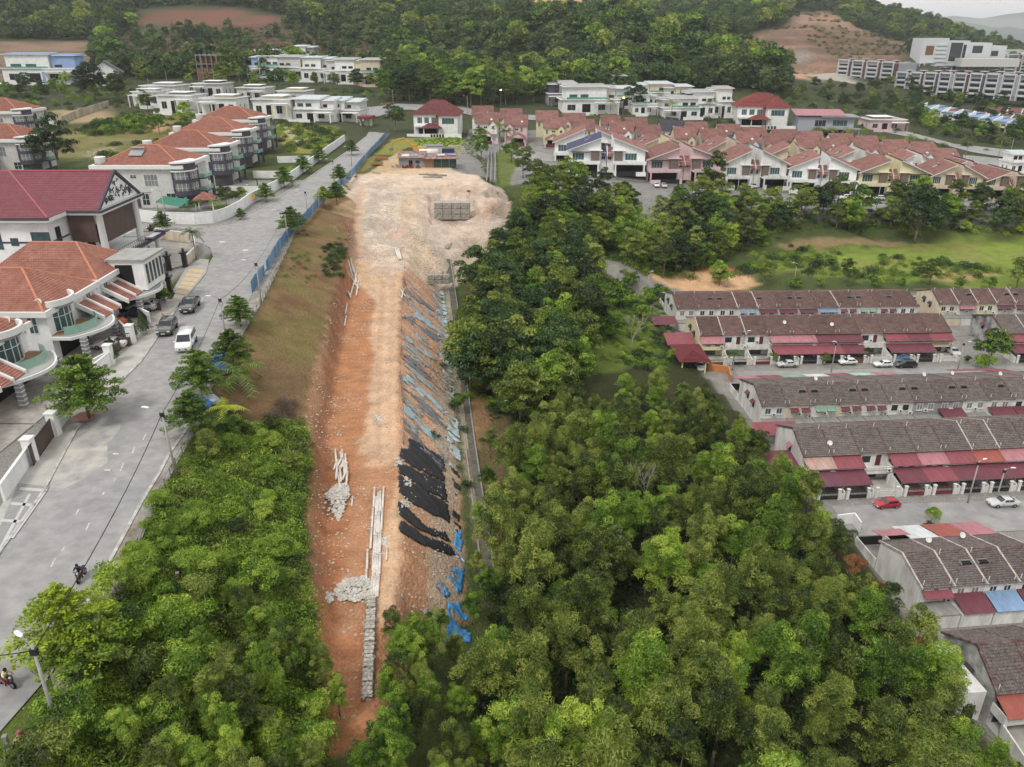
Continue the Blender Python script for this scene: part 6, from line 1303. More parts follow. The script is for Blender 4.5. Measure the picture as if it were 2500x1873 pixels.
# court walls, black pillars and gate
def poly_wall(name, label, pts, h, th, m, cat='wall', cap=None, z=None, group=None):
    o = thing(name, label, cat, pts[0], 0, group); P = [(p[0]-pts[0][0], p[1]-pts[0][1], p[2]-pts[0][2]) for p in pts]
    for a, b_ in zip(P[:-1], P[1:]):
        d = Vector((b_[0]-a[0], b_[1]-a[1], 0)); n = Vector((-d.y, d.x, 0)).normalized()*th/2; d_ = d.normalized()*.01
        f = lambda p, s, zz: (p[0]+n.x*s, p[1]+n.y*s, p[2]+zz)
        part('wall_section', MB().hexa([f(a, -1, -.3), f(b_, -1, -.3), f(b_, 1, -.3), f(a, 1, -.3)], [f(a, -1, h), f(b_, -1, h), f(b_, 1, h), f(a, 1, h)]), m, o)
        if cap: part('coping', MB().hexa([f(a, -1.4, h+.005), f(b_, -1.4, h+.005), f(b_, 1.4, h+.005), f(a, 1.4, h+.005)], [f(a, -1.4, h+.12), f(b_, -1.4, h+.12), f(b_, 1.4, h+.12), f(a, 1.4, h+.12)]), cap, o)
    return o
poly_wall('court_wall', 'cream wall with white coping around the mansion court along the side road', pz([(300,508),(331,512),(372,518),(412,524)], ZR), 1.9, .2, CREAM, cap=TRIMW)
poly_wall('court_wall', 'cream panelled wall right of the mansion driveway gate', pz([(401,576),(412,566),(424,553),(421,530)], ZR), 1.8, .2, CREAM, cap=TRIMW)
poly_wall('court_wall', 'stepped cream wall left of the mansion gate', pz([(336,619),(352,624),(368,630),(345,643)], ZR), 1.9, .2, CREAM, cap=TRIMW)
def black_pillar(u, v, lab):
    p = gz(u, v, ZR); o = thing('gate_pillar', lab, 'gate pillar', p, .1, 'black gate pillars of the mansion')
    part('shaft', MB().box(-.4, .4, -.4, .4, 0, 2.7).box(-.47, .47, -.47, .47, 0, .3), mat('black_stone', '2b2827', rough=.4, var=.3, scale=5), o); part('cap', MB().box(-.65, .65, -.65, .65, 2.7, 2.95), DKMET, o)
    part('lantern', MB().lathe([(.12, 2.95), (.2, 3.05), (.24, 3.4), (.3, 3.45), (.05, 3.7)], 6, DKMET), DKMET, o)
for u, v, l in ((335,621,'black stone pillar with lantern at the left end of the mansion gate'),(366,584,'black stone pillar with lantern at the right end of the barred gate'),(401,577,'black stone pillar at the right side of the mansion driveway'),(331,521,'black stone pillar in the cream wall beside the side road'),(368,632,'black stone pillar on the stepped cream wall'),(345,645,'black stone pillar nearest the small street gates')): black_pillar(u, v, l)
def bar_gate(a, b_, h, lab, m=DKMET, solid=0.0):
    A = gz(*a, ZR); B = gz(*b_, ZR); L_ = math.dist(A, B); o = thing('iron_gate', lab, 'gate', (*A[:2], ZR+.1), math.atan2(B[1]-A[1], B[0]-A[0])); b = MB(); n = int(L_/.25)
    for i in range(n+1): b.tube((i*L_/n, 0, .05), (i*L_/n, 0, h), .03, n=4)
    part('bars', b, m, o, kind='stuff'); part('frame', MB().box(0, L_, -.05, .05, .05, .15).box(0, L_, -.05, .05, h-.1, h), m, o)
    if solid: part('lower_panel', MB().box(.03, L_-.03, -.02, .02, .16, h*solid), BROWNP, o)
bar_gate((338,617), (363,587), 1.9, 'long black barred gate between the two lantern pillars')
bar_gate((328,672), (349,672), 2.0, 'dark open gate leaf with brown lower panel near the pickup', solid=.6); bar_gate((306,696), (322,712), 2.0, 'dark gate leaf between the potted conifers', solid=.6); bar_gate((258,752), (285,748), 1.9, 'open brown gate leaf near the white coupe', solid=.7); bar_gate((244,775), (262,756), 1.9, 'inner gate leaf beside the white coupe', solid=.7); bar_gate((73,1008), (118,945), 2.2, 'dark mesh gate of the house with the scaffold', solid=.95)
flat('driveway', pz([(371,632),(403,578),(432,560),(452,562),(446,590),(405,640)], ZR), ZR+.11, mat('driveway_grey', 'a19e97', var=.1))
for i in range(6):
    t = i/6; a = lerp((378,634), (412,578), t); b_ = lerp((404,638), (446,582), t); a2 = lerp((378,634), (412,578), t+.12); b2 = lerp((404,638), (446,582), t+.12)
    flat('driveway_band', pz([a, b_, b2, a2], ZR), ZR+.116, mat('beige_stone', 'c2ab85', var=.1))
# curved balcony semi detached houses (front faces the road, +x)
def curve_house(label, y0, mir, scaff=False):
    W = 13.4; o = thing('curved_balcony_house', label, 'house', (-61, y0, ZR), 0, 'semi detached houses with curved glass balconies'); Y = (lambda y: W-y) if mir else (lambda y: y); r = lambda a, b: tuple(sorted((Y(a), Y(b))))
    part('wall', MB().box(-17, 0, .02, W-.02, 0, 6.9), CLEANW, o)
    if True:
        b = MB(); ze, zr = 7.1, 11.2; lo, hi_ = r(-.7, W-.2); ym = (lo+hi_)/2; hipq(b, -17.5, .3, lo, hi_, ze, zr, -12.5, -5.5, TILE_O, .36); part('roof', b, TILE_O, o)
        ridges(o, [((.3, lo, ze), (-5.5, ym, zr)), ((.3, hi_, ze), (-5.5, ym, zr)), ((-12.5, ym, zr), (-5.5, ym, zr))], RIDGE_O)
    e = MB(); lo, hi_ = r(-.9, W-.05); e.box(-17.8, .6, lo, lo+.35, 6.5, 7.25); e.box(.25, .6, lo+.35, hi_-.02, 6.5, 7.25); part('eaves_parapet', e, TRIMW, o)
    # bow parapet above the glazed bay
    def arc(cx, cy, r_, a0, a1, z0, z1, th, m, nm, n=12):
        b = MB(); vs = []
        for i in range(n+1):
            a = a0+(a1-a0)*i/n; c, s = math.cos(a), math.sin(a)
            for rr_, z in ((r_, z0), (r_, z1), (r_-th, z1), (r_-th, z0)): vs.append((cx+rr_*c, cy+rr_*s, z))
        fs = [(i*4+k, (i+1)*4+k, (i+1)*4+(k+1) % 4, i*4+(k+1) % 4) for i in range(n) for k in range(4)] + [(3, 2, 1, 0), tuple(n*4+k for k in range(4))]
        return part(nm, b.add(vs, fs), m, o)
    cy = Y(3.6); arc(-1.6, cy, 3.4, -1.1, 1.1, 7.3, 8.1, .35, TRIMW, 'bow_parapet'); arc(-1.6, cy, 3.1, -1.0, 1.0, 6.9, 7.29, .3, GREYW, 'bow_band')
    arc(-1.75, cy, 2.75, -.95, .95, 3.7, 6.85, .2, GLT, 'glazed_bay', 8)
    b = MB()
    for i in range(7): a = -.95+1.9*i/6; b.tube((-1.75+2.8*math.cos(a), cy+2.8*math.sin(a), 3.7), (-1.75+2.8*math.cos(a), cy+2.8*math.sin(a), 6.85), .06, n=4)
    for z in (3.75, 5.7, 6.8): b.path([(-1.75+2.8*math.cos(a), cy+2.8*math.sin(a), z) for a in np.linspace(-.95, .95, 7)], .05, 4)
    part('bay_frame', b, FRW, o)
    # canopy slab with bowed front
    n = 10; pts = [(0.02, Y(-.3)), (0.02, Y(10.6))] + [(1.2+4.3*math.sin(math.pi*(.12+.76*t)), Y(10.6-10.9*t)) for t in np.linspace(0, 1, n)]
    part('canopy_slab', MB().prism(pts, 3.15, 3.55), TRIMW, o); q = [(x*.93+.1, y) for x, y in pts]; part('canopy_top', MB().prism([(x, Y(5.15)+(y-Y(5.15))*.94) for x, y in q], 3.56, 3.62), ROOFC, o)
    arc(.0, cy+(-.4 if mir else .4), 3.9, -1.15, 1.15, 3.64, 4.75, .05, GLGR, 'glass_balustrade'); part('timber_deck', MB().prism([(0.02, cy-3.3)] + [(3.6*math.cos(a), cy+3.6*math.sin(a)) for a in np.linspace(-1.1, 1.1, 9)] + [(0.02, cy+3.3)], 3.625, 3.66), TIMB, o)
    lo, hi_ = r(7.2, 12.2); part('link_roof', tiles(MB(), (3.6, lo, 3.7), (3.6, hi_, 3.7), (0.1, hi_, 5.6), (0.1, lo, 5.6), TILE_O, .36, .36), TILE_O, o, kind='stuff')
    for yy in (7.2, 9.7, 12.2): a = Y(yy); part('link_parapet', MB().hexa([(.03, a-.18, 5.3), (3.7, a-.18, 3.4), (3.7, a+.18, 3.4), (.03, a+.18, 5.3)], [(.03, a-.18, 6.0), (3.7, a-.18, 4.0), (3.7, a+.18, 4.0), (.03, a+.18, 6.0)]), TRIMW, o)
    for yy in (.8, 9.2):
        a = Y(yy); b = MB(); b.box(3.4, 4.1, a-.35, a+.35, 0, 3.14); 
        pl = part('striped_pillar', b, GREYW, o); b2 = MB()
        for k in range(5): b2.box(3.36, 4.14, a-.39, a+.39, .5+k*.55, .6+k*.55)
        part('pillar_stripes', b2, TRIMW, o)
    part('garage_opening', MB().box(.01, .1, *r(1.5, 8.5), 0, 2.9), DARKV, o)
    window(o, *( (Y(10.2)-(1.2 if mir else 0)), 4.4, 1.2, 1.8, .0), FRW, GLT, axis='x', face=1)
    if not mir:
        for x in (-5, -8.6): window(o, x, 4.0, 1.9, 1.7, 0.0, FRW, GLT, n=2, bars=1)
        window(o, -2.6, 4.0, 1.2, 2.4, 0.0, FRW, GLT, n=2, bars=1)
    part('porch_floor', MB().box(.1, 7.3, .1, W-.1, 0, .12), PAVER, o)
    dish(o, -1.2, Y(1.0), 7.6, .6)
    return o
curve_house('white and orange roofed house with green glass balcony and a white coupe in the porch', 96.6, False); curve_house('white and orange roofed house next to the mansion court', 110.1, True)
curve_house('orange roofed curved balcony house behind the layered street tree', 78.2, True); curve_house('unfinished curved balcony house with scaffolding at the left edge', 64.6, False)
for (x, y, z, w, h, l) in ((-66,111.2,36.2,1.2,.9,'large grey air conditioner on the orange roof'),): pass
# upper floor box of the second house
o = thing('roof_terrace_room', 'white upper room with slatted tall windows beside the mansion', 'house extension', (-62, 116.5, 33.2)); part('wall', MB().box(0, 5.4, 0, 6.6, -3.4, 1.2), CLEANW, o); part('flat_roof', MB().box(-.3, 5.8, -.3, 7, 1.2, 1.5), ROOFC, o)
for i in range(5): window(o, .4+i*1.25, -2.6, 1.0, 3.2, 5.4, FRW, GLD, axis='x', face=1, n=1)
part('wall_panel', MB().box(1, 3.6, -.08, -.01, -2.9, .6), DARKV, o)
# street walls of the semi detached houses
SW = [((240,787),(206,806),'white boundary wall with pillar beside the white coupe'),((284,740),(262,718),'white boundary wall with round planters left of the dark gate'),((326,700),(306,690),'white wall stub between two gates'),((123,936),(150,902),'white boundary wall left of the layered street tree'),((10,1084),(70,997),'long white panelled boundary wall in front of the scaffold house'),((182,838),(240,790),'low white wall in front of the glass balcony house')]
for a, b_, l in SW: poly_wall('boundary_wall', l, pz([a, b_], ZR), 1.8, .2, CLEANW, cap=TRIMW)
for u, v, l in ((72,998,'square white gate pillar right of the long panelled wall'),(122,940,'square white gate pillar at the mesh gate'),(286,742,'square white gate pillar near the planters'),(240,787,'square white pillar at the coupe porch')):
    p = gz(u, v, ZR); o = thing('white_gate_pillar', l, 'gate pillar', p); part('shaft', MB().box(-.45, .45, -.45, .45, 0, 2.7), CLEANW, o); part('cap', MB().box(-.55, .55, -.55, .55, 2.7, 2.85), TRIMW, o)
# three storey villas
def villa():
    o = thing('villa', '', 'villa', (0, 0, 0)); W, D, H = 21.5, 17.0, 9.6       # south-east corner at the origin, body to -x and +y
    part('wall', MB().box(-W, 0, 0, D, -.5, H), LGREY, o)
    part('cornice', MB().box(-W-.9, .9, -.9, D+.7, H, H+.9), TRIMW, o)
    b = MB(); hipq(b, -W+.2, -.2, .1, D-.3, H+.92, H+4.7, -W+8.6, -8.2, TILE_O, .36); part('roof', b, TILE_O, o)
    ridges(o, [((-.2, .1, H+.95), (-8.2, D/2, H+4.75)), ((-.2, D-.3, H+.95), (-8.2, D/2, H+4.75)), ((-W+8.6, D/2, H+4.75), (-8.2, D/2, H+4.75)), ((-W+.2, .1, H+.95), (-W+8.6, D/2, H+4.75))], RIDGE_O)
    def bow(cx, cy, r_, z0, z1, m, nm, a0=-math.pi*.62, a1=math.pi*.42, n=14):
        pts = [(cx, cy)] + [(cx+r_*math.cos(a0+(a1-a0)*i/n), cy+r_*math.sin(a0+(a1-a0)*i/n)) for i in range(n+1)]; return part(nm, MB().prism(pts, z0, z1), m, o)
    cx, cy = -.9, 2.6
    bow(cx, cy, 3.6, 2.9, 4.2, PURPLE, 'bow_bay'); bow(cx, cy, 3.5, 4.21, 6.1, GLC, 'bow_window'); bow(cx, cy, 3.62, 6.11, 7.0, PURPLE, 'bow_bay'); bow(cx, cy, 3.5, 7.01, 8.9, GLC, 'bow_window'); bow(cx, cy, 3.8, 8.91, 9.2, TRIMW, 'bow_cornice'); bow(cx, cy, 3.45, 9.21, 10.9, PURPLE, 'bow_bay'); bow(cx, cy, 3.9, 10.91, 11.3, TRIMW, 'bow_cornice')
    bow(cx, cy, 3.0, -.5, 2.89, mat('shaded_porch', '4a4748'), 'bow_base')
    for z in (4.2, 7.0):
        b = MB()
        for i in range(12): a = -math.pi*.6+math.pi*1.0*i/11; b.tube((cx+3.55*math.cos(a), cy+3.55*math.sin(a), z), (cx+3.55*math.cos(a), cy+3.55*math.sin(a), z+1.9), .07 if i % 4 else .3, n=4, m=(FRW if i % 4 else PURPLE))
        b.path([(cx+3.58*math.cos(a), cy+3.58*math.sin(a), z+.7) for a in np.linspace(-math.pi*.6, math.pi*.4, 12)], .05, 4, FRW); part('bow_mullions', b, FRW, o)
    for z in (3.2, 6.4):
        part('balcony_slab', MB().box(.92, 3.4, 6.2, 12, z-.3, z), PURPLE, o); part('glass_balustrade', MB().box(3.3, 3.36, 6.2, 12, z+.02, z+1.1).box(.95, 3.29, 6.2, 6.26, z+.02, z+1.1), GLGR, o)
        part('balcony_door', MB().box(.01, .08, 7, 11, z+.05, z+2.5), GLD, o)
    part('pillar', MB().box(2.8, 3.4, 11.4, 12, -.5, 9.6), PURPLE, o); part('pillar', MB().box(2.8, 3.4, 6.2, 6.8, -.5, 2.88), PURPLE, o)
    for x, z, w, h in ((-19, 5.6, .8, 2.8), (-15.9, 5.6, .8, 2.8), (-13, 7.2, 1.6, .9), (-9.6, 5.3, 3.4, 2.9), (-4.7, 1.4, 2.3, 2.2), (-11, .6, 1.9, 2.9)): window(o, x, z, w, h, 0, FRW, GLC if w > 3 else GLD, n=4 if w > 3 else 2, bars=1)
    part('string_recess', MB().box(-W+.5, -8.5, -.12, -.01, 3.7, 3.9), GREYW, o)
    part('side_porch_pillar', MB().box(-12.6, -11.6, -.3, -.01, -.5, 3.6), PURPLE, o)
    part('water_tank', MB().lathe([(1.3, H+.9), (1.3, H+2.6), (1.35, H+2.7), (1.2, H+2.75)], 16, TRIMW, (-W+1.2, 1.4, 0)), TRIMW, o, True)
    part('roof_drum', MB().lathe([(1.6, H+.9), (1.6, H+1.5), (1.4, H+1.5)], 16, TRIMW, (-W+.4, 4.5, 0)), TRIMW, o, True)
    return o
vp0 = villa(); VL = [((-82.6, 199, 26), 0, 'nearest grey villa with orange hip roof, solar panel and curtained bow bay'), ((-84, 230, 26.2), 0, 'second grey villa with orange hip roof behind the nearest one'), ((-87.5, 261, 27), 0, 'third grey villa with orange hip roof'), ((-91.5, 292, 28), 0, 'farthest of the four grey villas in line'), ((-152, 252, 26), .05, 'grey villa at the left edge with two tiers of bow windows'), ((-174, 290, 31), .05, 'grey villa behind at the left edge, only its corner showing'), ((-164, 238, 25.8), .05, 'grey villa cut off by the left edge in front of the two tier bow windows')]
for i, (p, rz, l) in enumerate(VL):
    if i == 0: vp0.location = p; vp0['label'] = l; vp0['group'] = 'grey villas with orange hip roofs'
    else: inst(vp0, p, rz, l, 'grey villas with orange hip roofs')
b = MB(); b.slab([(-14, 3.2, 12.4), (-10.6, 3.2, 12.4), (-10.6, 5.6, 13.5), (-14, 5.6, 13.5)], .12, GLC); b.tube((-14, 5.9, 13.9), (-10.6, 5.9, 13.9), .3, n=10, m=METAL); part('solar_heater', b, METAL, vp0)
part('teal_curtain', MB().box(-2.2, -1.4, -.9, -.85, .6, 2.8).box(0, .7, -.85, -.8, .6, 2.8), GLG, vp0)
for i, (a, l) in enumerate(((pz([(274,474),(347,483),(423,485),(462,482),(489,474),(521,457),(541,441),(590,415),(625,395),(670,361),(712,330),(745,306)], ZR), 'long white garden wall curving round the villa gardens along the road'),)): poly_wall('garden_wall', l, a, 2.6, .25, CLEANW, cap=TRIMW)
for (a, b_, l) in (((455,420),(560,420),'white cross wall between the first two villa gardens'),((548,385),(640,385),'white cross wall between the second and third villa gardens'),((600,352),(690,350),'white cross wall beyond the third villa garden')): poly_wall('garden_wall', l, pz([a, b_], ZR), 2.2, .2, CLEANW)
LAWN = mat('lawn', '5f7634', var=.18, scale=1.5, rough=1)
flat('lawn', pz([(452,470),(465,440),(530,445),(490,466)], ZR), ZR+.08, LAWN); flat('lawn', pz([(500,424),(560,400),(590,400),(552,428)], ZR), ZR+.08, LAWN); flat('lawn', pz([(580,384),(630,358),(665,360),(612,392)], ZR), ZR+.08, LAWN)
poly_wall('retaining_wall', 'weathered cream retaining wall on the bare slope', [hit(*p) for p in ((135,268),(165,255),(200,243),(236,232))], 3.2, .4, mat('weathered_concrete', 'b0a894', var=.2, scale=.4, dirt='7f7868', dirt_amt=.8, dirt_scale=.5, stretch=(1, 1, .2)))
poly_wall('retaining_wall', 'pale grey wall beside the left edge villa', [hit(*p) for p in ((78,262),(112,268),(125,285))], 3.6, .3, LGREY)
# gazebo, green awning
p = gz(446, 452, ZR); o = thing('gazebo', 'small garden gazebo with orange hip roof among palms', 'gazebo', p, .2); part('roof', hip(MB(), -2.2, 2.2, -2.2, 2.2, 2.7, 4.2, TILE_O, .36, .3), TILE_O, o)
for x in (-2, 2):
    for y in (-2, 2): part('post', MB().box(x-.15, x+.15, y-.15, y+.15, 0, 2.7), TRIMW, o)
p = gz(375, 460, ZR); o = thing('green_canopy', 'sagging green fabric canopy beside the garden wall', 'canopy', p, -.3); part('fabric', MB().slab([(-4, -1, 2.6), (4.5, -2.5, 2.2), (4.5, 1, 3.4), (-4, 2, 3.6)], .05), mat('green_fabric', '3f7a66'), o)
for x, y in ((-3.8, -.8), (4.3, -2.2), (4.2, .9), (-3.8, 1.8)): part('post', MB().tube((x, y, 0), (x, y, 3), .06, n=5), METAL, o)
# scaffold
o = thing('scaffold', 'pale tube scaffold standing in front of the unfinished balcony house', 'scaffold', (-58.5, 63.5, ZR)); rr = random.Random(2)
for i in range(4):
    for j in range(2):
        part('standard', MB().tube((j*1.4-.3, i*2.3, 0), (j*1.4-.3, i*2.3, 5.6), .04, n=5), METAL, o)
for z in (1.8, 3.7, 5.4):
    for j in range(2): part('ledger', MB().tube((j*1.4-.3, 0, z), (j*1.4-.3, 6.9, z), .035, n=5), METAL, o)
    for i in range(4): part('transom', MB().tube((-.3, i*2.3, z), (1.1, i*2.3, z), .035, n=5), METAL, o)
for i in range(3): part('brace', MB().tube((1.1, i*2.3, .2), (1.1, i*2.3+2.3, 3.6), .035, n=5), METAL, o); part('plank', MB().box(-.3, 1.1, i*2.3+.1, i*2.3+2.2, 3.73, 3.78), TIMB, o)
for x0, y0_, x1, y1_, z in ((2, 70, 6, 74, 4.5), (1, 63, 5, 69, 5)): pass
p = gz(185, 908, ZR); o = thing('broken_basin', 'faded red polygonal concrete basin under the layered street tree', 'basin', p, .3); part('bowl', MB().lathe([(.5, 0), (1.3, .5), (1.35, .55), (1.15, .5), (.4, .1)], 6, mat('faded_red_concrete', 'b98a80', var=.1)), mat('faded_red_concrete', 'b98a80'), o)
p = gz(263, 712, ZR); o = thing('red_water_tank', 'orange red plastic tank behind the white wall', 'tank', p); part('drum', MB().lathe([(.9, 0), (.9, 1.5), (.7, 1.7), (.3, 1.8)], 12, mat('orange_plastic', 'c2553a', rough=.4)), mat('orange_plastic', 'c2553a'), o, True)
# potted conifers
def conifer(u, v, s, lab):
    n = 1500; h = 2.6; z = NR.rand(n)**1.2*h; a = NR.rand(n)*6.28; r = (.75*(1-z/h)**.8)*(.6+.5*NR.rand(n)); P0 = np.stack([r*np.cos(a), r*np.sin(a), z+.6], 1); me = leaves_mesh('conifer_crown', P0, P0*[1, 1, .2]+NR.randn(n, 3)*.3, .2*NR.uniform(.6, 1.2, n), .4, NR.rand(n)*.4+.3, LF_DARK)
    p = gz(u, v, ZR); o = thing('potted_conifer', lab, 'potted tree', (p[0], p[1], ZR+.1)); o.scale = (s,)*3; link('crown', me, o); part('pot', MB().lathe([(.35, 0), (.5, .6), (.55, .65), (.42, .6)], 12, TRIMW), TRIMW, o, True); part('stem', MB().tube((0, 0, .5), (0, 0, 2.4), .06, n=5), BARK, o)
conifer(247, 782, 1.1, 'conical potted conifer nearest the street lamp side of the coupe porch'); conifer(288, 733, 1.05, 'conical potted conifer left of the two at the dark gate'); conifer(311, 722, 1.1, 'larger dark potted conifer at the dark gate')
p = gz(357, 655, ZR); plant(K_SHRUB, 'red_leaved_shrub', 'dark red leaved shrub beside the black pillar and the pickup', 'shrub', p, .7); COLn = None
# ------------------------------------------------------------------ vehicles
def paint_m(n, c, rough=.25, metal=.0): return mat('paint_' + n, c, rough=rough, var=.03, metal=metal, coat=.6, spec=.5)
TYRE = mat('tyre', '1c1c1c', rough=.9, var=.1); RIMM = mat('rim', '9b9d9f', rough=.3, metal=.8, var=.05); CARGL = mat('car_glass', '20262e', rough=.08, spec=.7, var=.05); LAMPW = mat('lamp_lens', 'dfe3e6', rough=.1, var=.02); LAMPR = mat('tail_lens', '8a1f1f', rough=.2, var=.02)
CARS = {'hatch': (3.9, 1.62, 1.4, [(-1.95,.45,.60,.60),(-1.9,.3,.68,.68),(-1.5,.26,.82,.82),(-.75,.26,.92,.94),(-.1,.26,.95,1.38),(1.2,.26,.97,1.40),(1.78,.28,.95,.98),(1.93,.4,.8,.8)]),
 'sedan': (4.6, 1.75, 1.42, [(-2.3,.45,.6,.6),(-2.25,.3,.7,.7),(-1.7,.25,.84,.84),(-.95,.25,.93,.95),(-.2,.25,.96,1.4),(.9,.25,.98,1.4),(1.65,.25,1.0,1.03),(2.2,.28,.96,.97),(2.3,.45,.8,.8)]),
 'suv': (4.6, 1.85, 1.68, [(-2.3,.5,.75,.75),(-2.25,.32,.88,.88),(-1.7,.3,1.0,1.0),(-1.05,.3,1.08,1.1),(-.35,.3,1.1,1.62),(1.5,.3,1.12,1.66),(2.15,.32,1.1,1.16),(2.3,.5,.9,.9)]),
 'van': (4.8, 1.82, 1.85, [(-2.4,.45,.7,.7),(-2.36,.28,.82,.82),(-1.95,.25,.98,1.0),(-1.6,.25,1.06,1.08),(-.75,.25,1.1,1.78),(1.9,.25,1.12,1.84),(2.3,.27,1.1,1.3),(2.4,.45,.9,.9)]),
 'pickup': (5.2, 1.88, 1.78, [(-2.6,.55,.85,.85),(-2.55,.4,.98,.98),(-1.95,.35,1.08,1.08),(-1.2,.35,1.14,1.16),(-.55,.35,1.15,1.72),(.55,.35,1.15,1.74),(.95,.35,1.15,1.18),(2.5,.38,1.15,1.16),(2.6,.5,1.0,1.0)])}
def car_proto(kind, pm):
    L_, Wd, H, st = CARS[kind]; o = thing('car', '', 'car'); b = MB(); hw = Wd/2; vs = []
    for x, zb, zl, zt in st:
        e = .92 if abs(x) > L_*.46 else 1.0; up = hw*e*(.80 if zt - zl > .2 else .93)
        zm = (zb+zl)/2; vs += [(x, -hw*e*.92, zb), (x, -hw*e, zm), (x, -hw*e*.97, zl), (x, -up, zt), (x, up, zt), (x, hw*e*.97, zl), (x, hw*e, zm), (x, hw*e*.92, zb)]
    n = len(st); fs = [(i*8+k, i*8+(k+1) % 8, (i+1)*8+(k+1) % 8, (i+1)*8+k) for i in range(n-1) for k in range(8)] + [tuple(range(7, -1, -1)), tuple((n-1)*8+k for k in range(8))]
    part('body', b.add(vs, fs), pm, o, True)
    ci = [i for i, s in enumerate(st) if s[3]-s[2] > .2]; a, c = ci[0], ci[-1]
    def P(i, side, t, off=.015): x, zb, zl, zt = st[i]; up = hw*.80; lo = hw*.97; return (x, side*(lo+(up-lo)*t+off), zl+(zt-zl)*t)
    for side in (-1, 1):
        g = MB(); pre = (st[a-1][0]*.45+st[a][0]*.55, side*(hw*.93), st[a][2]+.06); post = (st[c+1][0]*.5+st[c][0]*.5, side*(hw*.93), st[c][2]+.08)
        g.add([pre, P(a, side, .12), P(a, side, .86)], [(0, 1, 2) if side < 0 else (2, 1, 0)]); 
        m_ = (st[a][0]+st[c][0])/2
        q = [P(a, side, .12), P(c, side, .12), P(c, side, .86), P(a, side, .86)]; mid0 = lerp(q[0], q[1], .46); mid1 = lerp(q[3], q[2], .46); mid2 = lerp(q[0], q[1], .50); mid3 = lerp(q[3], q[2], .50)
        g.add([q[0], mid0, mid1, q[3]], [(0, 1, 2, 3)]); g.add([mid2, q[1], q[2], mid3], [(0, 1, 2, 3)]); g.add([P(c, side, .12), post, P(c, side, .86)], [(0, 1, 2)])
        part('side_window', g, CARGL, o)
    for nm, i, j in (('windscreen', a-1, a), ('rear_window', c+1, c)):
        x0, _, _, z0 = st[i]; x1, _, _, z1 = st[j]; d = Vector((x1-x0, 0, z1-z0)).normalized(); nrm = Vector((-(z1-z0), 0, (x1-x0))).normalized(); nrm = nrm if nrm.z > 0 else -nrm
        pa = Vector((x0, 0, z0))+d*.08+nrm*.02; pb = Vector((x1, 0, z1))-d*.08+nrm*.02
        part(nm, MB().add([(pa.x, -hw*.84, pa.z), (pa.x, hw*.84, pa.z), (pb.x, hw*.74, pb.z), (pb.x, -hw*.74, pb.z)], [(0, 1, 2, 3)]), CARGL, o)
    wb = L_*.29
    for x in (-wb-.05, wb):
        for s in (-1, 1):
            t = link('tyre', cm(('tyre', kind), lambda: MB().tube((0, -.11, 0), (0, .11, 0), .33 if kind != 'hatch' else .29, n=16).mesh('tyre', TYRE, False)), o, (x, s*(hw-.09), .33 if kind != 'hatch' else .29)); link('rim', cm('rim', lambda: MB().tube((0, -.125, 0), (0, .125, 0), .19, n=10).mesh('rim', RIMM)), t)
    zl = st[1][2]
    for s in (-1, 1):
        part('headlight', MB().box(st[1][0]-.06, st[1][0]+.1, s*hw*.72-.16, s*hw*.72+.16, zl-.18, zl-.03), LAMPW, o); part('tail_light', MB().box(st[-2][0]-.1, st[-1][0]+.02, s*hw*.74-.12, s*hw*.74+.12, zl-.1, zl+.12), LAMPR, o)
        part('wing_mirror', MB().box(st[a-1][0]+.35, st[a-1][0]+.5, s*(hw+.1)-.1, s*(hw+.1)+.1, zl+.15, zl+.32), pm, o)
    part('grille', MB().box(st[0][0]-.03, st[0][0]+.02, -hw*.45, hw*.45, .42, .6), DARKV, o); part('number_plate', MB().box(st[0][0]-.05, st[0][0]-.031, -.25, .25, .45, .56), TRIMW, o)
    if kind == 'pickup': part('load_bed', MB().box(1.0, 2.45, -hw*.82, hw*.82, 1.165, 1.19), DARKV, o)
    return o
PROTO = {}; USED = set()
def car(kind, pcol, hexc, pos, heading, label, cat='car', sc=1.0, metal=.0, name=None):
    k = (kind, pcol)
    if k not in PROTO: PROTO[k] = car_proto(kind, paint_m(pcol, hexc, metal=metal))
    if k not in USED: USED.add(k); o = PROTO[k]; o.location = pos; o.rotation_euler = (0, 0, heading)
    else: o = inst(PROTO[k], pos, heading)
    old = o.name; o['label'] = label; o['category'] = cat; o.name = name or {'pickup': 'pickup_truck', 'van': 'white_van', 'suv': 'parked_suv'}.get(kind, 'parked_car'); KM[o.name] = KM.pop(old) if old != o.name else KM[old]; o.scale = (sc,)*3; return o
S1 = -math.pi/2 - .0
def cp(u, v, z=ZR): p = gz(u, v, z); return (p[0], p[1], z)
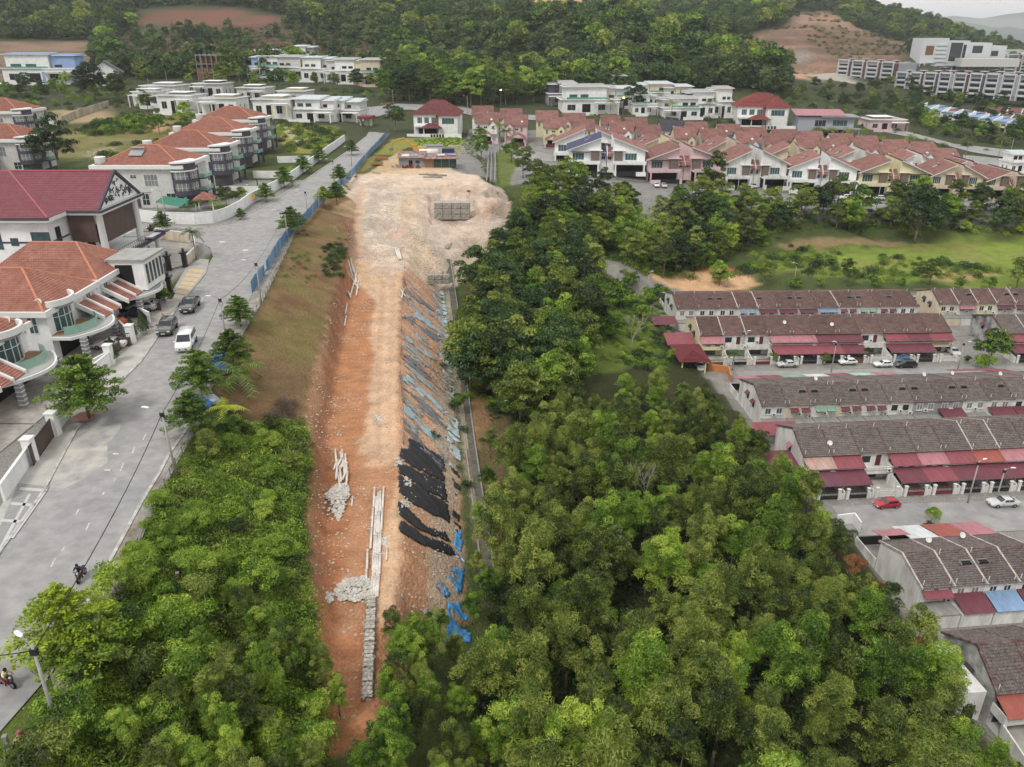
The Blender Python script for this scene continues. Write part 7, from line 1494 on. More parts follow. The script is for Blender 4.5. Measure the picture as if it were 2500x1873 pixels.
# model nose points to -x; heading rotates it
car('pickup', 'grey', '4f4d4a', cp(412, 668), math.pi/2+.12, 'dark grey pickup truck standing by the mansion driveway', 'pickup truck', sc=1.13, metal=.3)
car('suv', 'grey', '55534f', cp(363, 716), math.pi/2+.16, 'grey brown suv parked at the kerb with its nose to the camera', 'car', sc=1.15, metal=.3)
car('van', 'white', 'e3e3e1', cp(404, 748), math.pi/2+.2, 'white people carrier driving down the left road', 'van', sc=1.2, name='people_carrier')
car('sedan', 'white', 'dededb', (-56.2, 101.5, ZR+.13), .08, 'white coupe parked under the curved canopy of the glass balcony house')
car('suv', 'silver', 'c3c3c0', (-58.6, 117.5, ZR+.13), .1, 'silver suv in the porch next to the mansion'); car('hatch', 'navy', '232c48', (-58.8, 114.6, ZR+.13), .1, 'dark blue hatchback beside the silver suv')
for (u, v, k, c, h, l) in ((268,572,'suv','white','dededb','white suv under the mansion balcony'),(250,585,'sedan','dkgreen','26332d','dark green sedan under the mansion balcony'),(297,545,'suv','black','202022','black car behind the mansion pillar'),(228,600,'sedan','silver','b9bbbd','silver sedan deepest under the mansion balcony')): car(k, c, h, cp(u, v), .1, l)
car('hatch', 'white', 'dededb', cp(66, 373), .4, 'small white van in the undercroft of the left edge villa'); car('pickup', 'bluegrey', '4f5f6f', cp(447, 806), math.pi/2+.15, 'old lorry with loaded open bed half hidden by the street trees', 'lorry', name='small_lorry')
car('hatch', 'red', 'a3182a', (57.4, 101.3, 0.02), .12, 'red hatchback parked at the verge in front of the terraces')
car('sedan', 'white', 'dededb', (40.6, 155.6, .02), -math.pi/2+math.pi, 'white saloon under the side porch of the yellow end house')
p = gz(1906, 792, 0); car('hatch', 'white', 'dededb', (p[0], p[1], .05), .05, 'white hatchback in the road behind the third terrace roof'); p = gz(1955, 793, 0); car('suv', 'black', '202022', (p[0], p[1], .05), .05, 'black car in the road behind the third terrace roof')
p = gz(2062, 770, 0); car('suv', 'silver', 'c3c3c0', (p[0], p[1]+1, .12), math.pi/2, 'silver suv under the cream balcony of the second terrace row')
for i, (u, v, k, c, h) in enumerate(((1510,419,'sedan','silver','b9bbbd'),(1603,428,'suv','silver','c3c3c0'),(1824,431,'suv','white','dededb'),(1897,433,'suv','white','dededb'))):
    p = hit(u, v); car(k, c, h, (p[0], p[1], p[2]+.14), .05, ['silver saloon on the road below the pink shed roof house','silver people carrier on the road beside the tall open crowned tree','white suv on the road left of the very large round tree','white car just left of the very large round tree crown'][i])
for i, (u, v, k, c, h, l) in enumerate(((1700,792,'sedan','silver','b9bbbd','silver saloon in the road before the second terrace row'),(2130,880,'hatch','white','dededb','white hatchback parked behind the third terrace'),(2165,1092,'sedan','silver','b9bbbd','silver saloon at the right end of the car road'),(1830,787,'hatch','white','dededb','white hatchback by the brown gate of the second terrace row'))):
    p = gz(u, v, 0); car(k, c, h, (p[0], p[1], .07), .06, l)
PORCH = [(1418,404),(1434,405),(1610,405),(1628,406),(1828,420),(1843,421),(1712,410),(1580,404)]
for i, (u, v) in enumerate(PORCH):
    p = hit(u, v); car('sedan', ('white','silver')[i % 2], ('dededb','b9bbbd')[i % 2], (p[0], p[1]+.5, p[2]+.1), math.pi/2, '%s car parked in a porch of the shed roof houses, %s counted from the left' % (('white','silver')[i % 2], ['first','second','fourth','fifth','seventh','eighth','sixth','third'][i]))
for u, v, k, c, h, l in ((1826,608,'suv','silver','c3c3c0','silver car beside the sandy clearing'),(2003,606,'suv','black','202022','dark car left of the far terraces beside the field'),(2035,606,'suv','navy','232c48','dark blue car beside the field behind the pink roofs')): p = gz(u, v, 0); car(k, c, h, (p[0], p[1], .06), 1.2, l)
for i, (u, v) in enumerate(((2095,352),(2080,348))): p = hit(u, v); car('sedan', 'silver', 'b9bbbd', (p[0], p[1], p[2]+.3), .3, ['silver car on the far right dual carriageway', 'second silver car behind it on the far right dual carriageway'][i])
# ------------------------------------------------------------------ street furniture, poles, fences
def lamp_pole(p, h, arm, label, tilt=(0, 0), base=.13, sc=1.0, extra=True):
    o = thing('street_lamp', label, 'street lamp', p, 0, None); tx, ty = tilt
    part('pole', MB().tube((0, 0, -.3), (tx, ty, h), base, base*.65, 8), mat('concrete_pole', 'a5a39e', var=.1), o, True)
    ax, ay = arm; part('lamp_arm', MB().path([(tx, ty, h-.35), (tx+ax*.5, ty+ay*.5, h+.05), (tx+ax, ty+ay, h+.1)], .035, 5), METAL, o)
    b = MB(); L_ = math.hypot(ax, ay); ux, uy = ax/L_, ay/L_; c = (tx+ax+ux*.35, ty+ay+uy*.35, h+.12); vs = []
    for k, (d, w, zz) in enumerate(((-.4, .06, 0), (-.2, .14, .03), (.15, .17, .05), (.42, .08, .02))):
        for s, z2 in ((-1, -.05), (-1, .05), (1, .05), (1, -.05)): vs.append((c[0]+ux*d-uy*w*s, c[1]+uy*d+ux*w*s, c[2]+zz+z2))
    b.add(vs, [(i*4+k, (i+1)*4+k, (i+1)*4+(k+1) % 4, i*4+(k+1) % 4) for i in range(3) for k in range(4)] + [(3, 2, 1, 0), (12, 13, 14, 15)]); part('lamp_head', b, LAMPW, o, True)
    if extra: part('cable_bracket', MB().box(tx-.2, tx+.2, ty-.12, ty+.12, h-.7, h-.25), DKMET, o); part('cable_coil', MB().path([(tx+.28*math.cos(a), ty+.15, h-1.1+.28*math.sin(a)) for a in np.linspace(0, 6.3, 9)], .03, 4), DKMET, o)
    return (p[0]+tx, p[1]+ty, p[2]+h-.4)
POLES = [((130,1590), 7.4, (-.9,.6), (.15,-.1), 'tall concrete lamp pole at the bottom left corner with coiled cables'), ((380,1022), 6.9, (-1.3,.3), (-.3,.2), 'lamp pole beside the railing with its white head over the road'), ((489,735), 6.5, (-1.2,0), (0,0), 'lamp pole rising among the layered trees near the white van'), ((565,656), 7.0, (-1.6,.3), (-.1,.2), 'lamp pole with tangled wires beside the blue hoarding'), ((622,520), 6.4, (-1.8,0), (0,0), 'lamp pole behind the round layered tree at the bend'), ((665,470), 6.4, (-1.6,0), (0,0), 'lamp pole beside the far part of the blue hoarding'), ((722,392), 6.4, (-1.4,0), (0,0), 'lamp pole beside the yellow green tree'), ((760,360), 6.4, (-1.4,0), (0,0), 'lamp pole farthest up the left road')]
tops = []
for (uv, h, arm, tilt, lab) in POLES: tops.append(lamp_pole(gz(*uv, ZR), h, arm, lab, tilt))
for uv, h, lab in (((361,488), 8, 'thin pole with wires beside the curved garden wall'),((300,425), 7, 'lamp pole behind the crimson roof'),((215,380), 7, 'lamp pole beside the back street'),((362,184), 9, 'lamp post lit beside the hillside scrub')): lamp_pole(gz(*uv, ZR) if uv[1] > 400 else hit(*uv), h, (-1.6, .2), lab, extra=False)
for i, (u, v, h) in enumerate(((850,232,9),(1010,246,9),(835,262,8),(1062,216,9),(1210,300,8),(1500,400,8.5),(1590,440,8.5),(1703,448,8.5),(1893,450,8.5),(2180,340,9),(2165,300,9),(1680,325,9))): lamp_pole(hit(u, v), h, (-1.5, .2), 'slender grey lamp post ' + ['at the junction left of the big trees','in front of the big trees','beside the guard house','right of the big trees','at the left end of the middle estate','behind the shed roof houses','below the pink house pair','beside the open crowned tree','left of the large round tree','on the right roundabout','by the far right trees','between the two gabled rows'][i], extra=False)
TP = [((1600,770),6,(.8,0),'pole beside the corner house wall'),((1795,805),7,(-.1,0),'pole in front of the second terrace row'),((2088,872),0,0,''),((2090,1087),7.5,(.6,.2),'leaning pole with tangled wires at the car road'),((2150,1085),6,(.8,0),'thin pole at the right end of the car road'),((2068,800),6.5,(.8,0),'pole by the end wall of the second terrace row'),((2130,790),6.5,(1.0,0),'pole beside the round topped tree'),((1398,640),7,(.5,0),'thin pole at the left end of the farthest terrace'),((1715,612),6,(-.6,0),'lamp by the field road')]
ttops = []
for uv, h, arm, lab in TP:
    if h: ttops.append(lamp_pole(gz(*uv, 0), h, (arm[0] or .6, arm[1]), lab + ' of the old terraces' if 'terrace' not in lab else lab))
def cable(a, b_, sag, r, lab, n=10):
    o = thing('overhead_cable', lab, 'cable', a); pts = []
    for i in range(n+1): t = i/n; pts.append(tuple(a[k]+(b_[k]-a[k])*t - (sag*4*t*(1-t) if k == 2 else 0) - a[k] for k in range(3)))
    part('wire', MB().path(pts, r, 4), mat('black_cable', '1b1b1c', rough=.6), o)
cable(tops[0], tops[1], .7, .035, 'thick black cable from the corner lamp pole up the road'); cable(tops[1], tops[2], .6, .028, 'black cable between the second and third lamp poles'); cable(tops[2], tops[3], .5, .025, 'black cable above the layered trees'); cable(tops[3], tops[4], .5, .02, 'black cable along the blue hoarding'); cable(tops[0], (tops[0][0]-14, tops[0][1]-1, tops[0][2]+.3), .6, .03, 'short black cable leaving the view at the left edge')
cable(ttops[1], (ttops[1][0]-16, ttops[1][1]+2, 6), .4, .02, 'wire over the porch roofs of the second terrace')
for i, (u, v, u2, v2) in enumerate(((1600,735,1800,735),(1800,735,2130,722),(2090,990,2160,1010),(1800,760,1660,650))): a_ = gz(u, v, 6); b_ = gz(u2, v2, 6.5); cable(a_, b_, .5, .02, 'thin wire strung over the old terraces, ' + ['left','middle','right','crossing'][i] + ' run')
cable(ttops[2], (ttops[2][0]+22, ttops[2][1]+2, 7.2), .5, .02, 'wire from the leaning pole to the right'); cable(ttops[2], (ttops[2][0]-30, ttops[2][1]-1, 6.2), .5, .02, 'wire from the leaning pole over the red car')
# railing along the verge
def railing():
    P = [gz(u, v, ZR) for u, v in FENCE if v < 1760]; P = [(-22.5, 17, ZR)] + P; o = thing('roadside_railing', 'long galvanised tube railing along the top of the grass bank', 'railing', P[0]); o_ = P[0]
    for a, b_ in zip(P[:-1], P[1:]):
        n = max(1, round(math.dist(a, b_)/2.4))
        for i in range(n):
            t = i/n; x, y = a[0]+(b_[0]-a[0])*t-o_[0], a[1]+(b_[1]-a[1])*t-o_[1]
            link('post', cm('railpost', lambda: MB().box(-.05, .05, -.05, .05, -.2, 1.05).mesh('post', METAL)), o, (x, y, 0))
        for z in (.5, 1.0): part('rail', MB().tube((a[0]-o_[0], a[1]-o_[1], z), (b_[0]-o_[0], b_[1]-o_[1], z), .04, n=5), METAL, o)
    part('kerb_beam', MB().add([], []), CONCG, o) if False else None
railing()
def hoarding():
    P = pz([(545,632),(552,621),(573,593),(604,541),(625,510),(656,484),(691,443),(722,418),(752,394),(788,347),(822,310),(838,290)], ZR); o = thing('blue_hoarding', 'faded blue corrugated sheet hoarding along the road edge', 'hoarding', P[0]); rr = random.Random(1)
    bm_ = [mat('blue_sheet', '4c7fa8', rough=.6, var=.15, dirt='8296a3', dirt_amt=.6, dirt_scale=.5), mat('blue_sheet_faded', '7f9db5', rough=.6, var=.15, dirt='5f86a8', dirt_amt=.6)]
    ms = [corr(MB(), (0, 0, .05), (2.2, 0, .05), (2.2, .01, 2.1), (0, .01, 2.1), m, .35, .06).mesh('sheet', m) for m in bm_]
    for a, b_ in zip(P[:-1], P[1:]):
        L_ = math.dist(a, b_); n = max(1, round(L_/2.2)); ang = math.atan2(b_[1]-a[1], b_[0]-a[0])
        for i in range(n):
            if rr.random() < .06: continue
            q = link('sheet', ms[rr.random() < .35], o, (a[0]-P[0][0]+(b_[0]-a[0])*i/n, a[1]-P[0][1]+(b_[1]-a[1])*i/n, 0), ang+rr.uniform(-.03, .03)); q.scale = (L_/n/2.2, 1, rr.uniform(.92, 1.05))
hoarding()
# tarpaulined blue bundles by the verge
for u, v, s, c, l in ((472,800,1.2,'3f6a9c','blue tarpaulin heap beside the small lorry'),(470,775,.9,'56789a','second blue tarpaulin heap under the street trees'),(430,880,1.1,'3a5f90','blue tarpaulin bundle by the railing'),(452,868,.9,'9fa9b2','pale grey tarpaulin bundle by the railing')):
    p = gz(u, v, ZR); n = 9; vs = []; o = thing('tarpaulin_heap', l, 'tarpaulin', p, R.random()); b = MB(); prof = [(1.5, 0), (1.25, .5), (.7, .9), (.1, 1.0)]
    b.lathe(prof, 11); b.v = [(x*R.uniform(.8, 1.2)*s, y*R.uniform(.8, 1.2)*s, z*R.uniform(.85, 1.15)*s) for x, y, z in b.v]; part('sheet', b, mat('tarp_' + c, c, var=.2, rough=.5), o)
# road sign
p = gz(549, 449, ZR); o = thing('warning_sign', 'yellow diamond warning sign on a post beside the villa wall', 'road sign', p, .1); part('post', MB().tube((0, 0, 0), (0, 0, 2.6), .04, n=6), METAL, o); part('plate', MB().add([(0, -.05, 2.2), (.65, -.05, 2.85), (0, -.05, 3.5), (-.65, -.05, 2.85), (0, -.02, 2.2), (.65, -.02, 2.85), (0, -.02, 3.5), (-.65, -.02, 2.85)], [(0, 1, 2, 3), (7, 6, 5, 4), (0, 4, 5, 1), (1, 5, 6, 2), (2, 6, 7, 3), (3, 7, 4, 0)]), mat('sign_yellow', 'd9a21f', rough=.5), o); part('symbol', MB().box(-.06, .06, -.07, -.052, 2.6, 3.1).box(-.2, .2, -.07, -.052, 2.95, 3.05), DKMET, o)
# fire hydrant and hedge pots at the bottom left
p = gz(48, 1598, ZR); o = thing('hydrant', 'dull pink fire hydrant on the grass at the bottom left', 'hydrant', p); HY = mat('hydrant_pink', 'a8585f'); part('barrel', MB().lathe([(.22, 0), (.22, .1), (.14, .14), (.13, .6), (.19, .64), (.17, .74), (.05, .86)], 10, HY), HY, o, True); part('outlet', MB().tube((-.28, 0, .5), (.28, 0, .5), .07, n=8), HY, o)
part('base_slab', MB().box(-.5, .5, -.5, .5, -.02, .04), mat('faded_red_concrete', 'b98a80'), o)
for u, v, l in ((20,1620,'white stained marker post leaning at the bottom left corner'),(305,1225,'short mossy stump post on the verge beside the railing'),(388,1262,'pale wooden stake sticking out of the bank')): p = gz(u, v, ZR if u < 350 else 24.5); o = thing('marker_post', l, 'post', p, .3); part('shaft', MB().box(-.12, .12, -.12, .12, -.3, 1.1), mat('old_timber', '8a6c50') if u > 100 else CONCG, o); part('head', MB().box(-.14, .14, -.14, .14, 1.1, 1.2), CONCG, o)
# lane dashes, kerb and drain
PWH = mat('road_paint_white', 'c9c9c6', rough=.8, var=.15, dirt='8c8c8e', dirt_amt=.8, dirt_scale=2)
for (a, b_) in (((315,938),(309,950)),((291,965),(286,979)),((267,1000),(260,1017)),((249,1033),(245,1040)),((226,1062),(222,1068)),((193,1130),(186,1145)),((170,1100),(164,1112)),((120,1205),(110,1225)),((140,1180),(134,1190)),((440,640),(436,648)),((425,668),(421,676))):
    A = gz(*a, ZR); B = gz(*b_, ZR); dx = .07; flat('lane_dash', [(A[0]-dx, A[1]), (A[0]+dx, A[1]), (B[0]+dx, B[1]), (B[0]-dx, B[1])], ZR+.006, PWH)
def strip_poly(pts, w):
    L_, R_ = [], []
    for i, p in enumerate(pts):
        a = pts[max(0, i-1)]; b_ = pts[min(len(pts)-1, i+1)]; d = Vector((b_[0]-a[0], b_[1]-a[1], 0)).normalized(); n = Vector((-d.y, d.x, 0))*w/2; L_.append((p[0]+n.x, p[1]+n.y)); R_.append((p[0]-n.x, p[1]-n.y))
    return L_ + R_[::-1]
def kerb(name, uv, w, z0, z1, m):
    pts = pz(uv, ZR); b = MB(); 
    for a, b_ in zip(pts[:-1], pts[1:]):
        d = Vector((b_[0]-a[0], b_[1]-a[1], 0)).normalized(); n = Vector((-d.y, d.x, 0))*w/2; q = [(a[0]+n.x, a[1]+n.y), (b_[0]+n.x, b_[1]+n.y), (b_[0]-n.x, b_[1]-n.y), (a[0]-n.x, a[1]-n.y)]; b.hexa([(*p, z0) for p in q][::-1], [(*p, z1) for p in q][::-1])
    o = part(name, b, m); o['kind'] = 'structure'; return o
KW = mat('kerb_white', 'b9b6af', var=.2, scale=1.5, dirt='7c7a76', dirt_amt=.7, dirt_scale=1)
kerb('kerb', [(-60,1290),(2,1190),(94,1062),(168,924),(246,840),(305,781),(340,729),(378,673),(413,625)], .25, 25.9, 26.12, KW)
kerb('kerb', [(108,1457),(237,1215),(306,1087),(345,1023),(365,983),(420,905),(440,860),(462,800)], .3, 25.9, 26.14, KW)
kerb('kerb', [(200,484),(274,484),(402,489),(451,491),(503,482),(541,461),(590,434),(659,389),(711,354),(752,326),(790,296)], .3, 25.9, 26.14, KW)
VERGE = pz([(108,1457),(237,1215),(306,1087),(345,1023),(365,983),(420,905),(440,860),(462,800)], ZR) + pz([(479,803),(458,838),(434,912),(380,1006),(345,1075),(315,1144),(269,1262),(187,1420),(131,1548)], ZR)
flat('verge', VERGE, ZR+.05, mat('verge_concrete', '9a9890', var=.2, scale=.8, dirt='6f5a48', dirt_amt=.8, dirt_scale=.5, bump=.3, bscale=8))
VB = pz([(462,800),(480,760),(520,690),(552,622),(600,549),(640,482)], ZR) + pz([(649,482),(569,649),(541,694),(479,805)], ZR); flat('verge', VB, ZR+.05, mat('verge_concrete', '9a9890'))
flat('concrete_spill', pz([(120,1010),(150,960),(200,925),(262,915),(258,930),(232,960),(232,1000),(190,1030),(130,1060),(105,1060)], ZR), ZR+.012, mat('cement_stain', 'b5b0a7', var=.1, scale=.6, dirt='8c8c8e', dirt_amt=.9, dirt_scale=.4))
flat('bay_paving', pz([(-40,1235),(40,1045),(108,1052),(94,1066),(0,1190),(-60,1290)], ZR), ZR+.075, mat('bay_grey', '8f8f8d', var=.1))
for q in ([(-10,1200),(62,1068),(68,1068),(-2,1200)], [(22,1164),(96,1062),(102,1062),(30,1164)], [(45,1054),(104,1058),(100,1064),(42,1060)], [(26,1086),(78,1090),(74,1096),(22,1092)], [(5,1122),(52,1126),(47,1132),(1,1128)]): flat('pale_paving_band', pz(q, ZR), ZR+.085, mat('pale_band', 'b9b9b5', var=.08))
for i, (u, v) in enumerate(((480,522),(530,540),(232,1015),(250,980),(98,1410))): flat('manhole_patch', pz([(u-6,v-1),(u+6,v-1),(u+6,v+2),(u-6,v+2)], ZR), ZR+.01, mat('patch_white', 'c4c4c0', var=.15))
# roadside trees
STREET = [((195,905),1.32,K_LAYER,'broad layered street tree in front of the unfinished house'),((438,855),1.0,K_LAYER,'dense layered street tree at the railing below the white van'),((520,705),.8,K_LAYER,'olive layered tree beside the tangled pole'),((505,790),.85,K_LAYER,'green layered tree beside the white van'),((420,935),.85,K_LAYER,'bright feathery tree beside the leaning lamp pole'),((632,505),1.0,K_LAYER,'round layered tree at the road bend'),((700,440),.75,K_LAYER_Y,'yellow green young tree beside the blue hoarding'),((728,438),.9,K_LAYER,'layered tree right of the yellow green one'),((575,435),.8,K_LAYER,'small round street tree beside the villa wall sign'),((615,405),1.0,K_LAYER,'street tree outside the second villa garden'),((655,375),1.0,K_LAYER,'street tree outside the third villa garden'),((690,352),1.0,K_LAYER,'street tree outside the fourth villa'),((735,395),.9,K_LAYER,'street tree by the far hoarding'),((760,335),.9,K_LAYER,'street tree near the top of the left road'),((520,474),.45,K_LAYER,'tiny round topped tree on the pavement corner')]
for (uv, s, k, l) in STREET: plant(k, 'street_tree', l, 'tree', gz(*uv, ZR), s, zs=.95)
p = gz(165, 1430, ZR); t = plant(K_LAYER_Y, 'yellow_green_tree', 'vivid yellow green layered tree over the near road', 'tree', p, 1.12, zs=.9)
t = plant(K_LAYER, 'lower_layered_tree', 'dark green layered tree under the vivid yellow green one', 'tree', gz(190, 1440, ZR), .9, zs=.75)
plant(K_LAYER, 'street_tree', 'sparse tree with bare twigs beside the curved garden wall', 'tree', gz(353, 500, ZR), .75)
for (u, v, k, s, l) in ((424,560,K_PALM,1.0,'small palm on the pavement corner beside the mansion wall'),(470,470,K_PALM,.8,'garden palm right of the gazebo'),(430,480,K_PALM,.8,'garden palm in front of the gazebo'),(410,478,K_PALM,.7,'leaning garden palm left of the gazebo')): plant(k, 'palm_tree', l, 'palm', gz(u, v, ZR), s, parts=('fronds', 'trunk'))
p = hit(520, 830); plant(K_COCO, 'coconut_palm', 'stemless coconut palm with drooping fronds at the railing', 'palm', p, 1.25, parts=('fronds', 'trunk')); p = hit(488, 893); plant(K_COCOY, 'coconut_palm', 'small yellowing palm below the drooping one', 'palm', p, 1.2, parts=('fronds', 'trunk'))
plant(K_SHRUB_D, 'hedge', 'dark clipped hedge in the first villa garden', 'hedge', gz(490, 447, ZR), 1.3); plant(K_SHRUB_D, 'hedge', 'second clipped hedge in the first villa garden', 'hedge', gz(520, 440, ZR), 1.2)
# ------------------------------------------------------------------ construction strip
STONE = mat('quarry_stone', 'bdb8ae', var=.25, scale=3, rough=.95, rand=.1); STONEW = mat('washed_stone', 'c2beb6', var=.25, scale=3, rough=.95)
WIREM = mat('cage_wire', '6f716f', rough=.5, metal=.5)
def stones_mb(pts, r0, r1, m):
    b = MB()
    base = [(1,0,0),(-1,0,0),(0,1,0),(0,-1,0),(0,0,1),(0,0,-1)]; fs = [(0,2,4),(2,1,4),(1,3,4),(3,0,4),(2,0,5),(1,2,5),(3,1,5),(0,3,5)]
    for p in pts:
        r = R.uniform(r0, r1); s = (r*R.uniform(.7, 1.3), r*R.uniform(.7, 1.3), r*R.uniform(.5, .9)); a = R.random()*3; c, si = math.cos(a), math.sin(a)
        b.add([(p[0]+(x*s[0]*c-y*s[1]*si)+R.uniform(-.2, .2)*r, p[1]+(x*s[0]*si+y*s[1]*c), p[2]+z*s[2]+(x+y)*.2*r*R.uniform(-1, 1)) for x, y, z in base], fs)
    b.s = None; return b
def heap(name, label, uvpoly, h, n, cat='stone heap'):
    P = hp(uvpoly); cx = sum(p[0] for p in P)/len(P); cyy = sum(p[1] for p in P)/len(P); cz_ = tz(cx, cyy); o = thing(name, label, cat, (cx, cyy, cz_)); xs = [p[0] for p in P]; ys = [p[1] for p in P]; pts = []; rm = max(math.hypot(p[0]-cx, p[1]-cyy) for p in P)
    while len(pts) < n:
        x, y = R.uniform(min(xs), max(xs)), R.uniform(min(ys), max(ys))
        if not pip(np.array([x]), np.array([y]), P)[0] and R.random() > .06: continue
        k = max(0, 1 - math.hypot(x-cx, y-cyy)/rm); pts.append((x-cx, y-cyy, tz(x, y)-cz_ + h*k*R.uniform(.4, 1)))
    part('stones', stones_mb(pts, .09, .24, STONEW), STONEW, o, kind='stuff')
heap('rubble_heap', 'long pale stone heap below the jumbled white pipes', [(728,1044),(752,1046),(756,1075),(745,1090),(744,1110),(732,1126),(718,1110),(716,1085),(700,1072)], .7, 700)
heap('rubble_heap', 'round pale stone heap at the near end of the white pipe lines', [(745,1252),(790,1246),(812,1265),(808,1290),(770,1302),(730,1296),(724,1275)], .9, 900)
heap('rubble_heap', 'small scatter of broken stone by the trench', [(706,1282),(716,1282),(718,1300),(708,1302)], .3, 60)
heap('rubble_scatter', 'grey broken stone strewn down the right side of the mound', [(1050,395),(1092,430),(1098,470),(1070,520),(1050,480),(1075,440)], .2, 1100)
heap('rubble_scatter', 'pale gravel strewn across the left of the upper platform', [(790,420),(860,400),(870,460),(850,540),(800,560),(785,480)], .1, 1300)
heap('rubble_scatter', 'pale gravel strewn over the lower platform before the corner gabions', [(880,470),(960,480),(960,580),(900,590),(875,540)], .1, 1100)
heap('rubble_heap', 'white waste heap on the grass behind the shack', [hit and (967,318),(985,314),(1000,320),(1008,330),(990,334)], 1.2, 260)
for i in range(5): u, v = ((815,905),(880,1040),(860,1000),(875,1090),(828,1170))[i]; heap('rubble_scatter', ['stone scatter by the wheel ruts','white sandbag rubble at the top of the black sheets','pale rubble at the crest above the black sheets','lone pale rubble patch at the lower black sheet','thin rubble patch right of the white pipes'][i], [(u-8,v-8),(u+8,v-8),(u+8,v+8),(u-8,v+8)], .2, 50)
PIPEW = mat('white_pvc', 'dcdad4', rough=.45, var=.08, dirt='b59a82', dirt_amt=.6, dirt_scale=1.5)
def pipe(uv0, uv1, r, label, lift=0.0):
    A = hit(*uv0); B = hit(*uv1); A = (A[0], A[1], A[2]+r+.03+lift); B = (B[0], B[1], B[2]+r+.03+lift); o = thing('white_pipe', label, 'pipe', A, 0, 'white pipes lying on the construction strip'); b = MB().tube((0, 0, 0), tuple(B[k]-A[k] for k in range(3)), r, n=10, m=PIPEW); part('barrel', b, PIPEW, o, True)
    d = Vector([B[k]-A[k] for k in range(3)]); part('collar', MB().tube(d*.0, d*.03, r*1.18, n=10), PIPEW, o, True)
cols_ = [((808.5,1057),(796,1280)),((813,1070),(803,1285)),((818,1068),(807,1290)),((823,1058),(812,1290)),((828,1055),(816,1295))]
for i, (a, b_) in enumerate(cols_):
    for k in range(5):
        t0 = k/5 + (.03 if i % 2 else 0); t1 = (k+.93)/5 + (.03 if i % 2 else 0)
        off = -6 if (k > 2 and i == 0) else 0
        pipe((a[0]+(b_[0]-a[0])*t0+R.uniform(-1, 1)+off, a[1]+(b_[1]-a[1])*t0), (a[0]+(b_[0]-a[0])*t1+R.uniform(-1, 1)+off, min(1300, a[1]+(b_[1]-a[1])*t1)), .13, 'white plastic pipe in the long parallel lines down the middle of the strip')
for i in range(17):
    u, v = R.uniform(724, 752), R.uniform(975, 1025); a = R.uniform(-.5, .9); L_ = R.uniform(22, 42); pipe((u, v), (u-math.sin(a)*L_*.5, v+math.cos(a)*L_), .13, 'white plastic pipe in the jumbled stack above the long stone heap', lift=.12*(i % 3))
for a, b_ in (((752,565),(762,600)),((757,560),(764,590)),((763,575),(771,612)),((770,590),(766,618)),((758,600),(775,625)),((765,612),(757,640)),((774,610),(770,640)),((752,632),(758,645))): pipe(a, b_, .16, 'white plastic pipe in the heap against the upper cut face')
for a, b_ in (((853,538),(862,562)),((857,538),(865,562)),((861,540),(867,562))): pipe(a, b_, .22, 'white plastic pipe in the neat bundle beside the upper track')
for a, b_ in (((866,628),(876,642)),((872,626),(868,645)),((862,640),(878,650)),((750,658),(746,680)),((748,684),(744,706))): pipe(a, b_, .14, 'white plastic pipe near the silt fence and the trench')
for a, b_ in (((995,1206),(1003,1216)),((985,1205),(996,1207)),((836,1185),(835,1212)),((762,1075),(760,1095))): pipe(a, b_, .1, 'short white pipe lying loose on the slope')
# gabions
def gabion(x, y, z, L_, W, H, rz, label, stone=STONE):
    o = thing('gabion', label, 'gabion', (x, y, z), rz, 'stone filled gabion baskets'); pts = []
    for i in range(int(L_*W*14)): pts.append((R.uniform(.08, L_-.08), R.uniform(.08, W-.08), H-.08))
    for i in range(int(L_*H*14)): pts.append((R.uniform(.08, L_-.08), .08, R.uniform(.08, H-.08)))
    for i in range(int(W*H*14)): pts += [(.08, R.uniform(.08, W-.08), R.uniform(.08, H-.08)), (L_-.08, R.uniform(.08, W-.08), R.uniform(.08, H-.08))]
    part('stones', stones_mb(pts, .1, .2, stone), stone, o, kind='stuff'); part('core', MB().box(.1, L_-.1, .1, W-.1, 0, H-.1), mat('gabion_shadow', 'a19b90', var=.3, scale=4), o)
    b = MB(); n = int(L_/.5)+1
    for i in range(n+1): xx = i*L_/n; b.path([(xx, 0, 0), (xx, 0, H), (xx, W, H), (xx, W, 0)], .015, 3)
    for zz in np.linspace(0, H, 3): b.path([(0, 0, zz), (L_, 0, zz), (L_, W, zz), (0, W, zz), (0, 0, zz)], .015, 3)
    part('wire_cage', b, WIREM, o)
A = hit(800, 1300); B = hit(791, 1515); n = 8; ang = math.atan2(B[1]-A[1], B[0]-A[0]); L_ = math.dist(A[:2], B[:2])/n
for i in range(n): t = i/n; x, y = A[0]+(B[0]-A[0])*t, A[1]+(B[1]-A[1])*t; gabion(x-.35, y, tz(x, y)-.1, L_*.98, .95, .75, ang, 'gabion basket in the line leading down from the white pipes')
def gab_block(c0, n, L_, W, H, rz, lab, tiers=1):
    x, y, z = c0; c, s = math.cos(rz), math.sin(rz)
    for k in range(tiers):
        for i in range(n): gabion(x+c*i*L_, y+s*i*L_, z+k*H, L_*.98, W, H*.98, rz, lab)
p = hit(938, 472); gab_block((p[0], p[1], p[2]-.3), 4, 2.5, 3, 1.55, .0, 'gabion basket in the big square block dug into the pale mound', 3)
p = hit(924, 612); gab_block((p[0], p[1], p[2]-.2), 3, 1.7, 1.1, 1.1, .0, 'gabion basket in the low corner wall at the top of the sheeted slope', 2); p = hit(947, 600); gab_block((p[0]+.8, p[1], p[2]-.2), 4, 1.8, 1.1, 1.1, 1.5, 'gabion basket in the wall running away from the corner'); p = hit(970, 540); gab_block((p[0], p[1], p[2]-.1), 4, 2.2, 1.2, .9, 1.45, 'gabion basket in the short upper wall on the pale platform')
